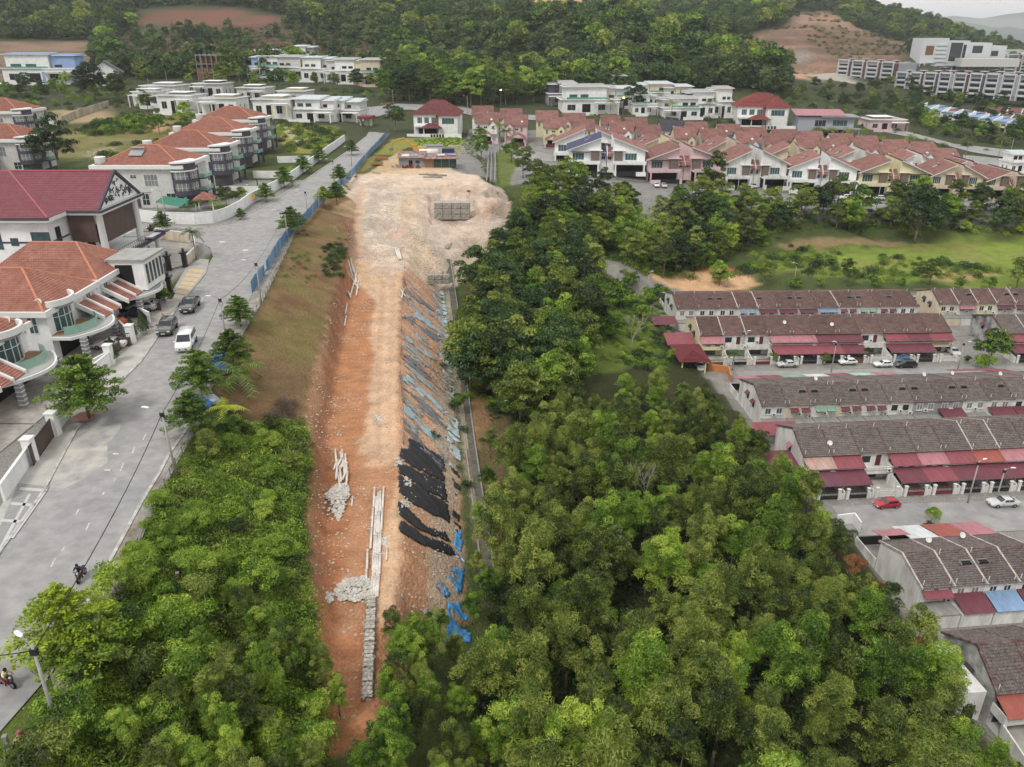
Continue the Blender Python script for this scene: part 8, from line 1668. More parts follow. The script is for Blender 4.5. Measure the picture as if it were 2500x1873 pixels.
# sheets on the slope
def sheet(name, label, cat, uv, m, off=.14, st=.38, amp=.07, fold=3.6, tatter=0.0, group=None):
    P = hp(uv); xs = [p[0] for p in P]; ys = [p[1] for p in P]; gx, gy = np.meshgrid(np.arange(min(xs), max(xs)+st, st), np.arange(min(ys), max(ys)+st, st)); V = []; id_ = {}; F = []; c0 = P[0]
    ins = pip(gx + vnoise(gx, gy, .8)*.12, gy + vnoise(gx+9, gy, .9)*.2, P)
    if tatter: ins &= vnoise(gx*.38+gy*.92, gx*.2, .55)*.6 + vnoise(gx, gy+40, 1.7)*.5 > tatter - .5
    H_, W_ = gx.shape
    for j in range(H_):
        for i in range(W_):
            if ins[j, i]:
                x, y = gx[j, i], gy[j, i]; f = math.sin((y*.92+x*.38)*fold*2.2 + float(vnoise(x, y, 2))*2); id_[(j, i)] = len(V); V.append((x-c0[0]+R.uniform(-.02, .02), y-c0[1]+R.uniform(-.02, .02), tz(x, y)-c0[2]+off+amp*f+R.uniform(-.01, .02)))
    for j in range(H_-1):
        for i in range(W_-1):
            q = [(j, i), (j, i+1), (j+1, i+1), (j+1, i)]
            if all(k in id_ for k in q): F.append(tuple(id_[k] for k in q))
    if not F: return
    me = MB().add(V, F, m).mesh(name, m, True); o = link(name, me, None, c0); tag(o, label, cat, group); md = o.modifiers.new('thickness', 'SOLIDIFY'); md.thickness = .02
def X10(pts): return [(619.4+.347*a, 929+.347*b_) for a, b_ in pts]
BLK = mat('black_sheeting', '222226', rough=.55, var=.2, scale=2, spec=.4)
for pts, l in (([(755,45),(985,185),(992,270),(940,252),(762,125)],'uppermost torn black plastic sheet on the slope'),([(703,108),(770,118),(965,258),(992,300),(975,332),(800,245),(697,188)],'second black plastic sheet from the top of the slope'),([(688,196),(985,334),(1005,400),(1010,458),(850,366),(694,288)],'third black plastic sheet from the top'),([(688,290),(860,370),(1008,466),(1028,588),(930,555),(760,450),(695,390)],'widest black plastic sheet, fourth from the top'),([(684,450),(745,478),(880,608),(990,636),(1035,710),(900,664),(750,580),(694,535)],'narrow black plastic sheet, second from the bottom'),([(700,556),(880,668),(1020,718),(1065,790),(990,790),(800,700),(700,635)],'lowest black plastic sheet on the slope')): sheet('black_plastic_sheet', l, 'plastic sheet', X10(pts), BLK, st=.22, group='black plastic sheets')
NETS = [mat('net_blue_grey', '8a9a9e', rough=.7, var=.3, dirt='b08f74', dirt_amt=.5, dirt_scale=1.5), mat('net_teal', '95a9ae', rough=.7, var=.3, dirt='9fb0b0', dirt_amt=.6, dirt_scale=1), mat('net_grey', '6f757a', rough=.7, var=.3)]
rows_ = [(608,0),(626,2),(645,0),(664,1),(684,2),(705,0),(726,1),(748,0),(770,2),(793,0),(816,1),(840,2)]
rows_ += [(862,0),(884,1),(905,0),(926,2)]
for i, (v, c) in enumerate(rows_):
    k = 1 + (v-600)/500; w = 3*k + (i % 3); dx = 60; x0 = 868
    sheet('torn_net', 'torn blue grey erosion net strip running down the slope, %s from the top' % (ORD[i+1] if i else 'first'), 'netting', [(x0, v), (x0+14, v-5*k), (x0+40, v+14*k), (x0+84, v+40*k), (x0+102, v+58*k), (x0+96, v+58*k+w), (x0+70, v+42*k+w), (x0+30, v+18*k+w), (x0, v+w)], NETS[c], tatter=.4, st=.25, group='torn erosion nets')
TURQ = mat('tatter_blue', '9fb9c0', rough=.6, var=.25, dirt='b7aa98', dirt_amt=.8, dirt_scale=1.2); BRB = mat('tatter_bright_blue', '3f8cc9', rough=.5, var=.25, dirt='8fb0c4', dirt_amt=.5, dirt_scale=1.5)
for i, (v0, v1) in enumerate(((625,680),(680,735),(735,790),(790,845),(845,900),(900,960),(960,1010))):
    t = lambda v: np.interp(v, [600, 680, 760, 850, 950, 1050], [944, 955, 964, 973, 983, 987]); sheet('tattered_blue_sheet', 'tattered pale blue sheet along the toe of the slope, %s from the top' % (ORD[i+1] if i else 'first'), 'netting', [(t(v0)-14, v0), (t(v0)+12, v0), (t(v1)+13, v1), (t(v1)-16, v1)], TURQ, tatter=.33, st=.24, group='tattered sheets at the toe')
for pts, l in (([(915,985),(1040,850),(1110,850),(1110,960),(1090,1020),(1000,1050),(950,1060)],'bright blue tattered sheet at the lower toe'),([(990,1080),(1110,1060),(1150,1250),(1160,1330),(1060,1350),(990,1350),(985,1200)],'lowest bright blue tattered sheet near the saplings'),([(1040,640),(1095,600),(1100,830),(1040,830)],'blue grey rags between the black sheets and the bright blue sheet'),([(700,990),(745,1050),(840,1100),(930,1160),(1000,1200),(1000,1220),(900,1180),(800,1110),(720,1050)],'blue net strip hanging between the saplings')): sheet('blue_sheet_heap', l, 'plastic sheet', X10(pts), BRB if 'bright' in l else TURQ, tatter=.3, st=.22, group=None)
for v0, v1 in ((1000,1070),(1070,1150)): sheet('dark_rag_heap', 'dark rags mixed with stones at the foot of the black sheets, ' + ('upper' if v0 == 1000 else 'lower') + ' part', 'plastic sheet', [(972,v0),(992,v0),(998,v1),(980,v1)], BLK, tatter=.5, st=.3)
# loose stones all over the soil
sp_ = [(x, y, tz(x, y)+.02) for x, y in zip(NR.uniform(-40, 6, 26000), NR.uniform(45, 245, 26000))]; _x = np.array([p[0] for p in sp_]); _y = np.array([p[1] for p in sp_]); _k = pip(_x, _y, strip_) | pip(_x, _y, hp([(770,420),(1000,395),(1090,410),(1100,470),(1070,560),(1000,600),(880,600),(780,560)])) | pip(_x, _y, crest + toe[::-1]); _k &= (vnoise(_x, _y, 4) + vnoise(_x, _y, 1.5)*.6 > .0)
part('scattered_stones', stones_mb([p for p, k in zip(sp_, _k) if k][:9500], .06, .2, mat('soil_stone', 'b9a896', var=.3, scale=2)), mat('soil_stone', 'b9a896'), kind='stuff')
# silt fence on the crest
o = thing('silt_fence', 'low torn grey silt fence along the crest of the slope', 'fence', (0, 0, 0)); rr = random.Random(9); crest_uv = [(875,560),(873,600),(871,640),(868,680),(866,760),(864,820),(872,870),(872,960),(868,990)]
for a, b_ in zip(crest_uv[:-1], crest_uv[1:]):
    A = hit(*a); B = hit(*b_); n = max(1, int(math.dist(A, B)/2.5))
    for i in range(n):
        p = lerp(A, B, i/n); q = lerp(A, B, (i+1)/n); part('post', MB().tube((p[0], p[1], tz(p[0], p[1])-.2), (p[0], p[1], tz(p[0], p[1])+.8), .03, n=4), TIMB, o)
        if rr.random() < .3: h = rr.uniform(.2, .5); za, zb = tz(p[0], p[1]), tz(q[0], q[1]); part('fabric', MB().add([(p[0], p[1], za), (q[0], q[1], zb), (q[0]+.1, q[1], zb+h), (p[0]+.15, p[1], za+rr.uniform(.3, .7))], [(0, 1, 2, 3)]), NETS[2], o)
# concrete drain beside the toe
def drain():
    uv = [(966,560),(975,620),(986,700),(992,770),(1002,850),(1014,950),(1028,1050),(1044,1160),(1056,1260)]; Pd = [hit(*p) for p in uv]; o = thing('concrete_drain', 'straight open concrete drain along the foot of the sheeted slope', 'drain', Pd[0]); c0 = Pd[0]
    for a, b_ in zip(Pd[:-1], Pd[1:]):
        d = Vector((b_[0]-a[0], b_[1]-a[1], 0)).normalized(); n = Vector((-d.y, d.x, 0))
        for s0, s1, z0, z1, nm in ((-.85, -.65, -.3, .25, 'drain_wall'), (.65, .85, -.3, .25, 'drain_wall'), (-.64, .64, -.3, .03, 'drain_bed')):
            f = lambda p, s, z: (p[0]+n.x*s-c0[0], p[1]+n.y*s-c0[1], p[2]+z-c0[2]+.05); part(nm, MB().hexa([f(a, s0, z0), f(b_, s0, z0), f(b_, s1, z0), f(a, s1, z0)], [f(a, s0, z1), f(b_, s0, z1), f(b_, s1, z1), f(a, s1, z1)]), CONCG if 'wall' in nm else mat('drain_bed_dark', '5c5a50', var=.3), o)
drain()
def upper_drain():
    A = hit(1050, 392); B = hit(1055, 326); o = thing('concrete_drain', 'narrow concrete step drain beside the cul de sac', 'drain', A)
    for dx, nm in ((0, 'channel_wall'), (1.2, 'channel_wall'), (2.6, 'path_edge')): part(nm, MB().hexa([(dx, 0, -.3), (dx+.35, 0, -.3), (B[0]-A[0]+dx+.35, B[1]-A[1], B[2]-A[2]-.3), (B[0]-A[0]+dx, B[1]-A[1], B[2]-A[2]-.3)], [(dx, 0, .4), (dx+.35, 0, .4), (B[0]-A[0]+dx+.35, B[1]-A[1], B[2]-A[2]+.15), (B[0]-A[0]+dx, B[1]-A[1], B[2]-A[2]+.15)]), CONCG, o)
upper_drain()
# shack and excavator on the plateau
p = hit(862, 361); o = thing('site_shack', 'ramshackle grey site shack with rusty patched sheet roofs', 'shack', (p[0], p[1], p[2]-.1), .02)
part('wall', MB().box(0, 8.6, 0, 5, 0, 3.4), GREYW, o); part('roof', corr(MB(), (-.5, -1, 3.2), (9.2, -1, 3.2), (9.2, 5.6, 4.6), (-.5, 5.6, 4.6), RUSTM, .4, .06), RUSTM, o)
part('timber_wall', MB().box(8.7, 11.6, -.6, 4.5, 0, 3.0), TIMB, o); part('green_wall', MB().box(11.7, 19.2, -.8, 4.5, 0, 2.9), mat('dark_green_sheet', '35443a', var=.2), o); part('lean_to_roof', corr(MB(), (8.2, -1.6, 2.9), (20, -1.6, 2.9), (20, 4.8, 4.0), (8.2, 4.8, 4.0), RUSTM, .4, .06), RUSTM, o)
for i, (x, w) in enumerate(((1, 2.5), (4.2, 2.2), (13, 2.4), (16.5, 2.6))): part('roof_patch', MB().slab([(x, 0.2+i*.4, 3.62+.05*i), (x+w, .2+i*.4, 3.62+.05*i), (x+w, 2.6, 4.05), (x, 2.6, 4.05)], .06), (AW['white'], AW['blue'])[i % 2], o)
for x in (11.8, 14.4, 17, 19.4): part('post', MB().tube((x, -1.4, 0), (x, -1.4, 2.9), .06, n=5), METAL, o)
part('doorway', MB().box(3.4, 4.6, -.06, -.01, 0, 2.3), DARKV, o); part('window', MB().box(5.6, 7, -.06, -.01, 1.3, 2.3), GLD, o)
for i, (x, y, c) in enumerate(((2, -2.2, '7a2f35'), (4.5, -2, '8a3a3c'), (6.5, -2.3, '6a5a54'), (-1.5, -1, '9a948c'))):
    q = thing('scrap_pile', ['dark red machine parts left of the shack door', 'red drums in front of the shack', 'brown scrap beside the shack wall', 'grey bags at the corner of the shack'][i], 'scrap', (p[0]+x, p[1]+y, p[2])); b = MB()
    for k in range(6): a = R.uniform(-1, .8), R.uniform(-.5, .4); b.box(a[0], a[0]+R.uniform(.3, .8), a[1], a[1]+R.uniform(.3, .6), 0, R.uniform(.4, 1.2))
    part('pieces', b, mat('scrap_' + c, c, var=.3), q, kind='stuff')
for i, (u, v) in enumerate(((925,378),(935,384),(945,380))): q = hit(u, v); b = thing('concrete_beam', 'grey precast beam lying in front of the shack, ' + ['left', 'front', 'right'][i], 'concrete beam', (q[0]-3, q[1], q[2]+.05), .02); part('beam', MB().box(0, 6, -.25, .25, 0, .35), CONCG, b); part('lifting_eye', MB().tube((3, 0, .3), (3, 0, .5), .05, n=5), METAL, b)
def excavator():
    p = hit(905, 333); YL = mat('machine_yellow', 'c49a45', rough=.5, var=.1, dirt='8a6c40', dirt_amt=.5); o = thing('excavator', 'yellow tracked excavator with its boom folded over the shack roof', 'excavator', p, -.1); s = 1.15
    for y in (-1.3, 1.3): part('track', MB().box(-2.2, 2.2, y-.35, y+.35, 0, .95), TYRE, o)
    part('body', MB().box(-.6, 3.0, -1.4, 1.4, 1.0, 2.6), YL, o); part('cab', MB().box(-1.8, -.61, -1.4, -.1, 1.0, 3.4), YL, o); part('cab_window', MB().box(-1.86, -1.81, -1.3, -.2, 2.0, 3.2), GLD, o)
    def arm(a, b_, w, nm): part(nm, MB().tube(a, b_, w, w*.7, 6), YL, o)
    arm((-1, .3, 1.8), (-5.5, .3, 5.6), .45, 'boom'); arm((-5.5, .3, 5.6), (-9.5, .3, 4.4), .36, 'boom_end'); arm((-9.5, .3, 4.4), (-10.4, .3, 2.0), .3, 'dipper_arm'); part('bucket', MB().hexa([(-11, -.3, 1), (-9.8, -.3, 1), (-9.8, .9, 1), (-11, .9, 1)], [(-11.4, -.4, 2.2), (-10, -.4, 2.2), (-10, 1, 2.2), (-11.4, 1, 2.2)]), METAL, o)
excavator()
p = hit(955, 340); o = thing('blue_container', 'dark blue site container right of the tank', 'container', p, .05); CB = mat('container_blue', '2c3c66', var=.15, rough=.5); part('box', MB().box(0, 4.5, 0, 3, 0, 3.0), CB, o)
for i in range(7): part('rib', MB().box(.3+i*.6, .45+i*.6, -.06, -.005, .1, 2.9), CB, o)
p = hit(936, 338); o = thing('white_tank', 'white cylindrical tank lying beside the blue container', 'tank', p, .05); part('drum', MB().tube((-5, 0, 1.5), (1.8, 0, 1.5), 1.2, n=14), TRIMW, o, True); part('cradle', MB().box(-4.5, -4, -1, 1, 0, .6).box(.8, 1.3, -1, 1, 0, .6), METAL, o)
p = hit(915, 332); o = thing('site_cabin', 'low flat site cabin behind the excavator', 'cabin', p, .05); part('wall', MB().box(0, 7, 1, 4, 0, 2.6), LGREY, o); part('roof', MB().box(-.3, 7.3, .7, 4.3, 2.6, 2.8), METAL, o)
for u, v, l in ((815,357,'orange timber and pallets left of the shack'),(825,345,'brown timber stack behind the pallets')):
    p = hit(u, v); o = thing('timber_stack', l, 'timber', p, .3)
    for k in range(9): part('plank', MB().box(-2+R.uniform(-.5, .5), 1.6+R.uniform(-.5, .5), -1.4+k*.3, -1.2+k*.3, .05+R.random()*.5, .2+R.random()*.6+.4), mat('orange_timber', 'a5764e', var=.2), o)
# guard house and estate gate walls
for u, v, w, h, l in ((790,272,30,20,'low gate building with maroon fascia at the estate entrance'),(748,262,34,18,'second low gate canopy with maroon fascia'),(838,238,10,14,'small guard booth at the junction')):
    p = hit(u, v); s = (p[1]*_C + (CZ-p[2])*_S)/FPX; W_, H_ = w*s, h*s; o = thing('gate_canopy', l, 'gate house', p, -.1); part('flat_roof', MB().box(-W_/2, W_/2, -2, 6, H_*.75, H_), mat('maroon_fascia', '7a3c40'), o)
    for x in (-W_*.42, W_*.32): part('pier', MB().box(x, x+W_*.1, 0, 2, 0, H_*.75), CREAM, o)
    part('booth', MB().box(-W_*.15, W_*.15, 1, 4, 0, H_*.74), LGREY, o)
# walls beside the terraces, yellow house porch, fences
poly_wall('orange_wall', 'orange garden wall in front of the yellow end house', [gz(1512,790,0), gz(1530,800,0), gz(1572,806,0), gz(1578,826,0)], 1.6, .2, ORANGEW); poly_wall('orange_wall', 'long weathered orange wall left of the yellow end house', [gz(1408,722,0), gz(1430,750,0), gz(1462,788,0)], 1.9, .2, mat('weathered_orange', 'a98468', var=.2, dirt='7f6a58', dirt_amt=.7)); poly_wall('white_wall', 'white wall and gate at the corner of the car road', [gz(1805,1135,0), gz(1842,1130,0), gz(1856,1150,0)], 1.8, .2, CLEANW)
p = (33.0, 156.5, 0); o = thing('side_car_porch', 'dark red hip roofed car porch beside the yellow house', 'car porch', (36.2, 152.5, 0), .04); MRT = mat('porch_dark_red', '6b2f33', var=.15, rough=.6)
part('roof', hip(MB(), -.2, 5.4, 0, 9, 2.9, 4.3, MRT, .36, .5), MRT, o); part('rear_roof', MB().slab([(-1, 9.6, 2.8), (5.4, 9.6, 2.8), (5.4, 15, 3.8), (-1, 15, 3.8)], .1, AW['red']), AW['red'], o)
for x, y in ((0, .2), (5, .2), (0, 8.6), (5, 8.6)): part('post', MB().box(x-.15, x+.15, y-.15, y+.15, 0, 2.9), YELLOW, o)
for i, (x, y, w, d, c, z, l) in enumerate(((42.5, 119.5, 8, 3.6, 'red', 2.6, 'dark red sheet roof in the lane before the third terrace'), (40.5, 108, 6.0, 5, 'maroon', 2.4, 'maroon lean to roof beside the row with the red car'), (41, 101.5, 5.4, 5.5, 'purple', 2.2, 'purple lean to roof half hidden by the grove'), (34, 176, 6, 4, 'maroon', 2.6, 'maroon patched roof behind the yellow end house'))):
    o = thing('lean_to', l, 'lean-to', (x, y, 0), .07); part('roof', corr(MB(), (0, 0, z), (w, 0, z), (w, d, z+.8), (0, d, z+.8), AW[c], .3, .05), AW[c], o)
    for xx, yy in ((.2, .2), (w-.2, .2), (.2, d-.2), (w-.2, d-.2)): part('post', MB().tube((xx, yy, 0), (xx, yy, z), .06, n=5), METAL, o)
o = thing('side_annex', 'white annex with a dark arch left of the nearest gable', 'house extension', (46.2, 60.2, 0), .12); part('wall', MB().box(0, 3.0, 0, 7, 0, 4.0), WHITE, o); part('arch', MB().prism([(0, 0)], 0, 0) if False else MB().box(.8, 2.2, -.05, -.01, 0, 2.2), DARKV, o); window(o, 3.5, 1.6, 1.2, 1.3, 0, FRD, GLD, axis='x', face=-1)
plant(K_MIDB, 'round_tree', 'round topped dark green tree beside the second terrace row', 'tree', gz(2135,790,0), .78); plant(K_MIDS, 'round_tree', 'low bright tree in front of the round topped one', 'tree', gz(2125,800,0), .9); plant(K_PALM, 'banana_clump', 'banana like palm clump between the yellow house and its neighbour', 'palm', gz(1582,800,0), .85, parts=('fronds', 'trunk'))
for i, (u, v, s) in enumerate(((1668,785,.7),(1782,788,.7),(1870,778,.75),(2088,784,.5),(1618,1128,.8))): p = gz(u, v, 0); plant(K_SHRUB_D, 'front_shrub', 'rounded shrub on the verge before the second terrace row, %s from the left' % (['first','second','third','fourth','fifth'][i]), 'shrub', p, s)
p = gz(2010, 1130, 0); plant(K_SHRUB, 'verge_shrub', 'dark bush at the near side of the car road', 'shrub', p, .7); p = gz(2003,1150,0); plant(K_SHRUB_D, 'verge_shrub', 'round clipped bush below the dark one at the car road', 'shrub', p, .5)
for i in range(10):
    p = gz(1640+i*58, 616, 0); q = plant([K_MIDS, K_MIDA][i % 3 == 0], 'field_road_tree', 'small tree along the field road behind the farthest terraces', 'tree', (p[0], 212+R.uniform(-2, 2), 1.2), R.uniform(.45, .9), 'small trees along the field road')
plant(K_MIDB, 'clearing_tree', 'round green tree at the sandy clearing behind the farthest terrace', 'tree', gz(1553, 622, .5), .75)
# trees between the houses of the back estates
BT = []
def belt(uvp, sp, ks, s0, s1, name, label, grp, seed):
    for i, (x, y, z) in enumerate(scatter(hp(uvp), sp, .42, seed)): plant(ks[i % len(ks)], name, label, 'tree', (x, y, z-.2), R.uniform(s0, s1), grp)
belt([(830,225),(1000,232),(1180,225),(1180,190),(1000,165),(840,175)], 11, [K_MIDB, K_MID, K_MIDA, K_MIDB], 1.2, 2.0, 'estate_tree', 'tall tree of the dark clump between the two groups of white houses', 'trees of the central clump', 51)
belt([(845,160),(1000,158),(1180,180),(1420,170),(1700,185),(1700,205),(1420,200),(1180,212)], 13, [K_MID, K_MIDA], 1.0, 1.5, 'foothill_tree', 'dark tree at the foot of the forested hill behind the white houses', 'trees at the hill foot', 52)
belt([(1690,215),(1880,250),(2000,262),(1980,225),(2212,300),(2212,240),(1980,190),(1850,185),(1720,195)], 15, [K_MID, K_MIDA, K_MID], .6, .95, 'roadside_tree', 'dark tree in the wide belt in front of the long four storey block', 'trees before the four storey blocks', 53)
belt([(1930,262),(2060,300),(2230,322),(2230,300),(2070,285),(1950,245)], 10, [K_MID, K_MIDB], .7, 1.0, 'avenue_tree', 'round dark tree along the far right dual carriageway', 'avenue trees at the far right', 54)
belt([(0,215),(150,225),(290,225),(290,190),(150,180),(0,185)], 16, [K_MIDB, K_MID], .6, 1.0, 'hill_foot_tree', 'bushy tree in front of the blue and white building at the far left', 'trees at the far left', 55)
belt([(290,180),(440,185),(560,195),(830,200),(830,190),(560,180),(440,160),(300,160)], 16, [K_MIDB, K_MIDA, K_MID], .6, 1.0, 'estate_edge_tree', 'green tree between the bungalows and the long back row of white houses', 'trees along the left estate', 56)
for u, v, k, s, l in ((205,218,K_MID,1.8,'very large dark bushy tree on the bare slope at the left'),(262,216,K_MID,1.2,'second large dark tree right of the very large one'),(498,190,K_MIDA,2.1,'tall open crowned grey green tree beside the unfinished building'),(600,200,K_MID,1.3,'round dark tree before the white and blue house'),(130,372,K_MID,1.6,'dense dark round tree beside the back street'),(300,280,K_MIDS,1.6,'small tree on the bare slope'),(345,290,K_MIDB,.8,'round tree on the grass behind the villas'),(405,272,K_MIDB,.9,'spreading tree on the grass behind the second villa'),(320,240,K_MIDB,.9,'slim bright tree in front of the small white bungalow'),(855,285,K_MID,1.1,'dark conical tree at the head of the left road'),(1370,245,K_MID,1.5,'round dark tree in front of the cream box house'),(1085,220,K_MIDB,1.5,'yellow green tree lit by the street lamp'),(1035,318,K_MIDB,.8,'bushy tree beside the grass plateau'),(1040,345,K_MIDB,.8,'bushy tree beside the narrow step drain'),(1105,350,K_MIDB,.8,'bushy tree on the grass of the cul de sac'),(1130,385,K_MIDA,1.0,'tree on the slope below the cul de sac'),(1240,300,K_MIDS,1.2,'shrub in the porch of the second gabled pair')): plant(k, 'estate_tree', l, 'tree', hit(u, v), s)
for i, (u, v) in enumerate(((1080,330),(1094,332),(1318,258),(1450,262),(1530,262),(1760,322),(1790,326),(1825,330),(1960,338),(2085,338),(2155,345),(520,190),(322,190))): plant(K_PALMF, 'royal_palm', 'tall palm ' + ['left of the pair at the cul de sac','right of the pair at the cul de sac','beside the largest white modern house','behind the slate roofed gabled house','below the carport house','left of three by the pink roofed house','middle of three by the pink roofed house','right of three by the pink roofed house','at the far right road bend','on the roundabout','right of the roundabout','before the long back row','behind the small white bungalow'][i], 'palm', hit(u, v), 1.15, parts=('fronds', 'trunk'))
for u, v, lab in ((1082,232,'orange lit street lamp in the yellow green tree'),(1345,250,'orange lit street lamp between the white houses')):
    p = hit(u, v); o = thing('lit_street_lamp', lab, 'street lamp', p); part('pole', MB().tube((0, 0, 0), (0, 0, 9), .12, .08, 6), METAL, o); lm = bpy.data.materials.new('lit_lamp'); lm.use_nodes = True; e = lm.node_tree.nodes['Principled BSDF']; e.inputs['Emission Color'].default_value = (1, .5, .12, 1); e.inputs['Emission Strength'].default_value = 14; part('lamp', MB().lathe([(.1, 8.8), (.45, 9.0), (.45, 9.3), (.1, 9.4)], 8), lm, o)
# ------------------------------------------------------------------ people and the dog
SKIN = mat('skin', '9a6a4e', var=.05); 
def person(label, p, rz, joints, top, bottom, hair='1c1815'):
    """joints: name -> (x, y, z, radius); one continuous skinned body"""
    order = list(joints); E = [('pelvis','belly'),('belly','chest'),('chest','neck'),('neck','head'),('head','crown'),('chest','sh_l'),('sh_l','el_l'),('el_l','ha_l'),('chest','sh_r'),('sh_r','el_r'),('el_r','ha_r'),('pelvis','hip_l'),('hip_l','kn_l'),('kn_l','an_l'),('an_l','to_l'),('pelvis','hip_r'),('hip_r','kn_r'),('kn_r','an_r'),('an_r','to_r')]
    me = bpy.data.meshes.new('body'); me.from_pydata([joints[k][:3] for k in order], [(order.index(a), order.index(b_)) for a, b_ in E], []); o = thing('person', label, 'person', p, rz)
    b = link('body', me, o); sk = b.modifiers.new('skin', 'SKIN'); me.skin_vertices[0].data[0].use_root = False
    for i, k in enumerate(order): r = joints[k][3]; me.skin_vertices[0].data[i].radius = (r, r)
    me.skin_vertices[0].data[order.index('pelvis')].use_root = True; b.modifiers.new('smooth', 'SUBSURF').levels = 1
    me.materials.append(SKIN)
    def cloth(nm, segs, m, k=1.18):
        c = MB()
        for a, b_ in segs: c.tube(joints[a][:3], joints[b_][:3], joints[a][3]*k, joints[b_][3]*k, 8)
        part(nm, c, m, o, True)
    cloth('shirt', [('belly','chest'),('chest','sh_l'),('chest','sh_r'),('sh_l','el_l'),('sh_r','el_r'),('pelvis','belly'),('chest','neck')], top, 1.25); cloth('trousers', [('pelvis','hip_l'),('pelvis','hip_r'),('hip_l','kn_l'),('kn_l','an_l'),('hip_r','kn_r'),('kn_r','an_r')], bottom, 1.2)
    h = joints['head']; part('hair', MB().lathe([(.05, -.02), (.115, .02), (.12, .1), (.08, .18), (.01, .2)], 10, None, (h[0], h[1]+.01, h[2])), mat('hair_' + hair, hair), o, True); return o
def stand(lean=0.0, arm=.0, step=.12): return dict(pelvis=(0,0,.95,.13), belly=(0,-lean*.3,1.12,.13), chest=(0,-lean*.7,1.36,.15), neck=(0,-lean,1.5,.055), head=(0,-lean*1.1,1.62,.09), crown=(0,-lean*1.1,1.72,.07), sh_l=(-.19,-lean*.8,1.43,.06), el_l=(-.25,-lean*.8-arm*.5,1.17,.045), ha_l=(-.24,-lean*.8-.1-arm,.95,.035), sh_r=(.19,-lean*.8,1.43,.06), el_r=(.25,-lean*.8,1.17,.045), ha_r=(.24,-lean*.8-.06,.95,.035), hip_l=(-.1,0,.9,.1), kn_l=(-.11,-step,.5,.07), an_l=(-.11,-step*.4,.09,.045), to_l=(-.12,-step*.4-.16,.04,.035), hip_r=(.1,0,.9,.1), kn_r=(.11,step*.3,.5,.07), an_r=(.11,step,.09,.045), to_r=(.12,step-.16,.04,.035))
CW_ = mat('cloth_white', 'd9d9d6'); CN = mat('cloth_navy', '22304a'); CD = mat('cloth_dark', '2b2b2e'); CG = mat('cloth_grey', '77797c')
person('person in a white top standing in the second villa garden', gz(535, 409, ZR), .4, stand(), CW_, CG); person('person in dark clothes walking in the second villa garden', gz(556, 401, ZR), 1.5, stand(.05, .2, .2), CD, CD)
person('person in dark clothes standing on the pavement under the street trees', gz(632, 400, ZR), 0, stand(), CD, CN)
sit = dict(pelvis=(0,0,.85,.13), belly=(0,-.08,1.0,.13), chest=(0,-.2,1.22,.15), neck=(0,-.28,1.36,.055), head=(0,-.32,1.48,.09), crown=(0,-.32,1.58,.07), sh_l=(-.19,-.22,1.3,.06), el_l=(-.27,-.42,1.12,.045), ha_l=(-.26,-.62,1.02,.035), sh_r=(.19,-.22,1.3,.06), el_r=(.27,-.42,1.12,.045), ha_r=(.26,-.62,1.02,.035), hip_l=(-.12,-.05,.82,.1), kn_l=(-.2,-.42,.68,.07), an_l=(-.2,-.2,.3,.045), to_l=(-.2,-.36,.25,.035), hip_r=(.12,-.05,.82,.1), kn_r=(.2,-.42,.68,.07), an_r=(.2,-.2,.3,.045), to_r=(.2,-.36,.25,.035))
def motorcycle(label, p, rz, col):
    o = thing('motorcycle', label, 'motorcycle', p, rz); pm = paint_m('moto_' + col, col)
    for y in (-.62, .6): t = part('wheel', MB().lathe([(.29, -.05), (.3, 0), (.29, .05)], 14), TYRE, o, True); t.rotation_euler = (0, math.pi/2, 0); t.location = (0, y, .3); part('hub', MB().tube((-.07, y, .3), (.07, y, .3), .16, n=10), RIMM, o)
    part('body', MB().hexa([(-.12, -.35, .35), (.12, -.35, .35), (.12, .45, .4), (-.12, .45, .4)], [(-.1, -.45, .75), (.1, -.45, .75), (.1, .6, .7), (-.1, .6, .7)]), pm, o); part('seat', MB().box(-.13, .13, -.15, .7, .72, .82), CD, o); part('fork', MB().tube((0, -.62, .3), (0, -.42, 1.0), .04, n=6), METAL, o); part('handlebar', MB().tube((-.3, -.5, 1.0), (.3, -.5, 1.0), .02, n=5), DKMET, o); part('leg_shield', MB().box(-.22, .22, -.48, -.44, .4, .95), pm, o); part('headlight', MB().tube((0, -.6, .92), (0, -.5, .92), .08, n=8), LAMPW, o)
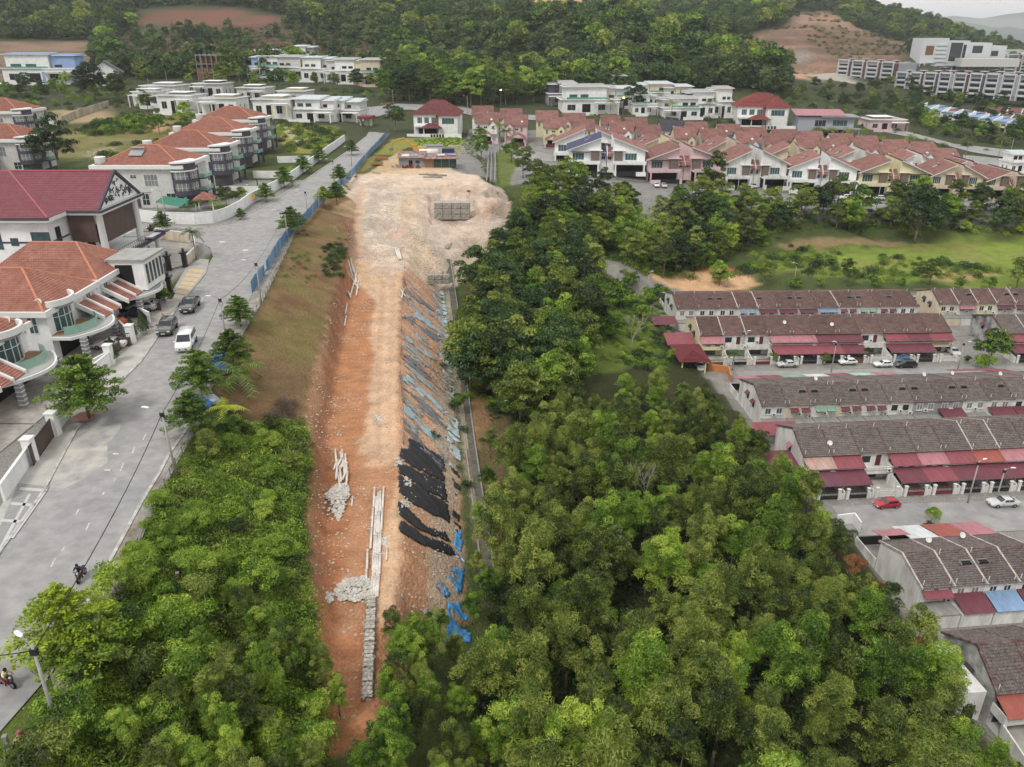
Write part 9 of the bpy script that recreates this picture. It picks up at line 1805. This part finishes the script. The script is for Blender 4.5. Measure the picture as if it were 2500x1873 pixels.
m_ = gz(178, 1250, ZR); motorcycle('blurred small motorcycle coming down the near road', m_, .1, '3a3f48'); person('motorcycle rider in a dark blue top on the near road', m_, .1, sit, CN, CD)
m_ = gz(16, 1482, ZR); motorcycle('parked motorcycle with a pink bag at the left edge', m_, 1.2, '8a3a44'); person('rider in a cream top at the left edge on the near road', m_, 1.2, sit, mat('cloth_cream', 'd9cfa8'), CD)
def dog():
    p = gz(352, 684, ZR); o = thing('dog', 'small tan dog on the concrete in front of the pickup', 'dog', (p[0], p[1], ZR+.06), .6); J = dict(rump=(0,.28,.42,.09), mid=(0,.05,.42,.1), chest=(0,-.2,.42,.11), neck=(0,-.32,.52,.07), head=(0,-.42,.62,.07), muzzle=(0,-.55,.59,.035), fl1=(-.07,-.2,.28,.035), fl2=(-.07,-.2,.03,.02), fr1=(.07,-.22,.28,.035), fr2=(.07,-.26,.03,.02), bl1=(-.08,.26,.28,.05), bl2=(-.08,.34,.16,.025), bl3=(-.08,.3,.03,.02), br1=(.08,.26,.28,.05), br2=(.08,.34,.16,.025), br3=(.08,.28,.03,.02), t1=(0,.4,.52,.02), t2=(0,.46,.66,.012)); k = list(J)
    E = [('rump','mid'),('mid','chest'),('chest','neck'),('neck','head'),('head','muzzle'),('chest','fl1'),('fl1','fl2'),('chest','fr1'),('fr1','fr2'),('rump','bl1'),('bl1','bl2'),('bl2','bl3'),('rump','br1'),('br1','br2'),('br2','br3'),('rump','t1'),('t1','t2')]
    me = bpy.data.meshes.new('body'); me.from_pydata([J[a][:3] for a in k], [(k.index(a), k.index(b_)) for a, b_ in E], []); b = link('body', me, o); b.modifiers.new('skin', 'SKIN'); [setattr(me.skin_vertices[0].data[i], 'radius', (J[a][3],)*2) for i, a in enumerate(k)]; me.skin_vertices[0].data[0].use_root = True; b.modifiers.new('smooth', 'SUBSURF').levels = 1; me.materials.append(mat('tan_fur', 'b8946a')); part('ear', MB().add([(-.06, -.4, .67), (-.03, -.4, .68), (-.05, -.4, .75)], [(0, 1, 2)]).add([(.06, -.4, .67), (.03, -.4, .68), (.05, -.4, .75)], [(0, 1, 2)]), mat('tan_fur', 'b8946a'), o)
dog()
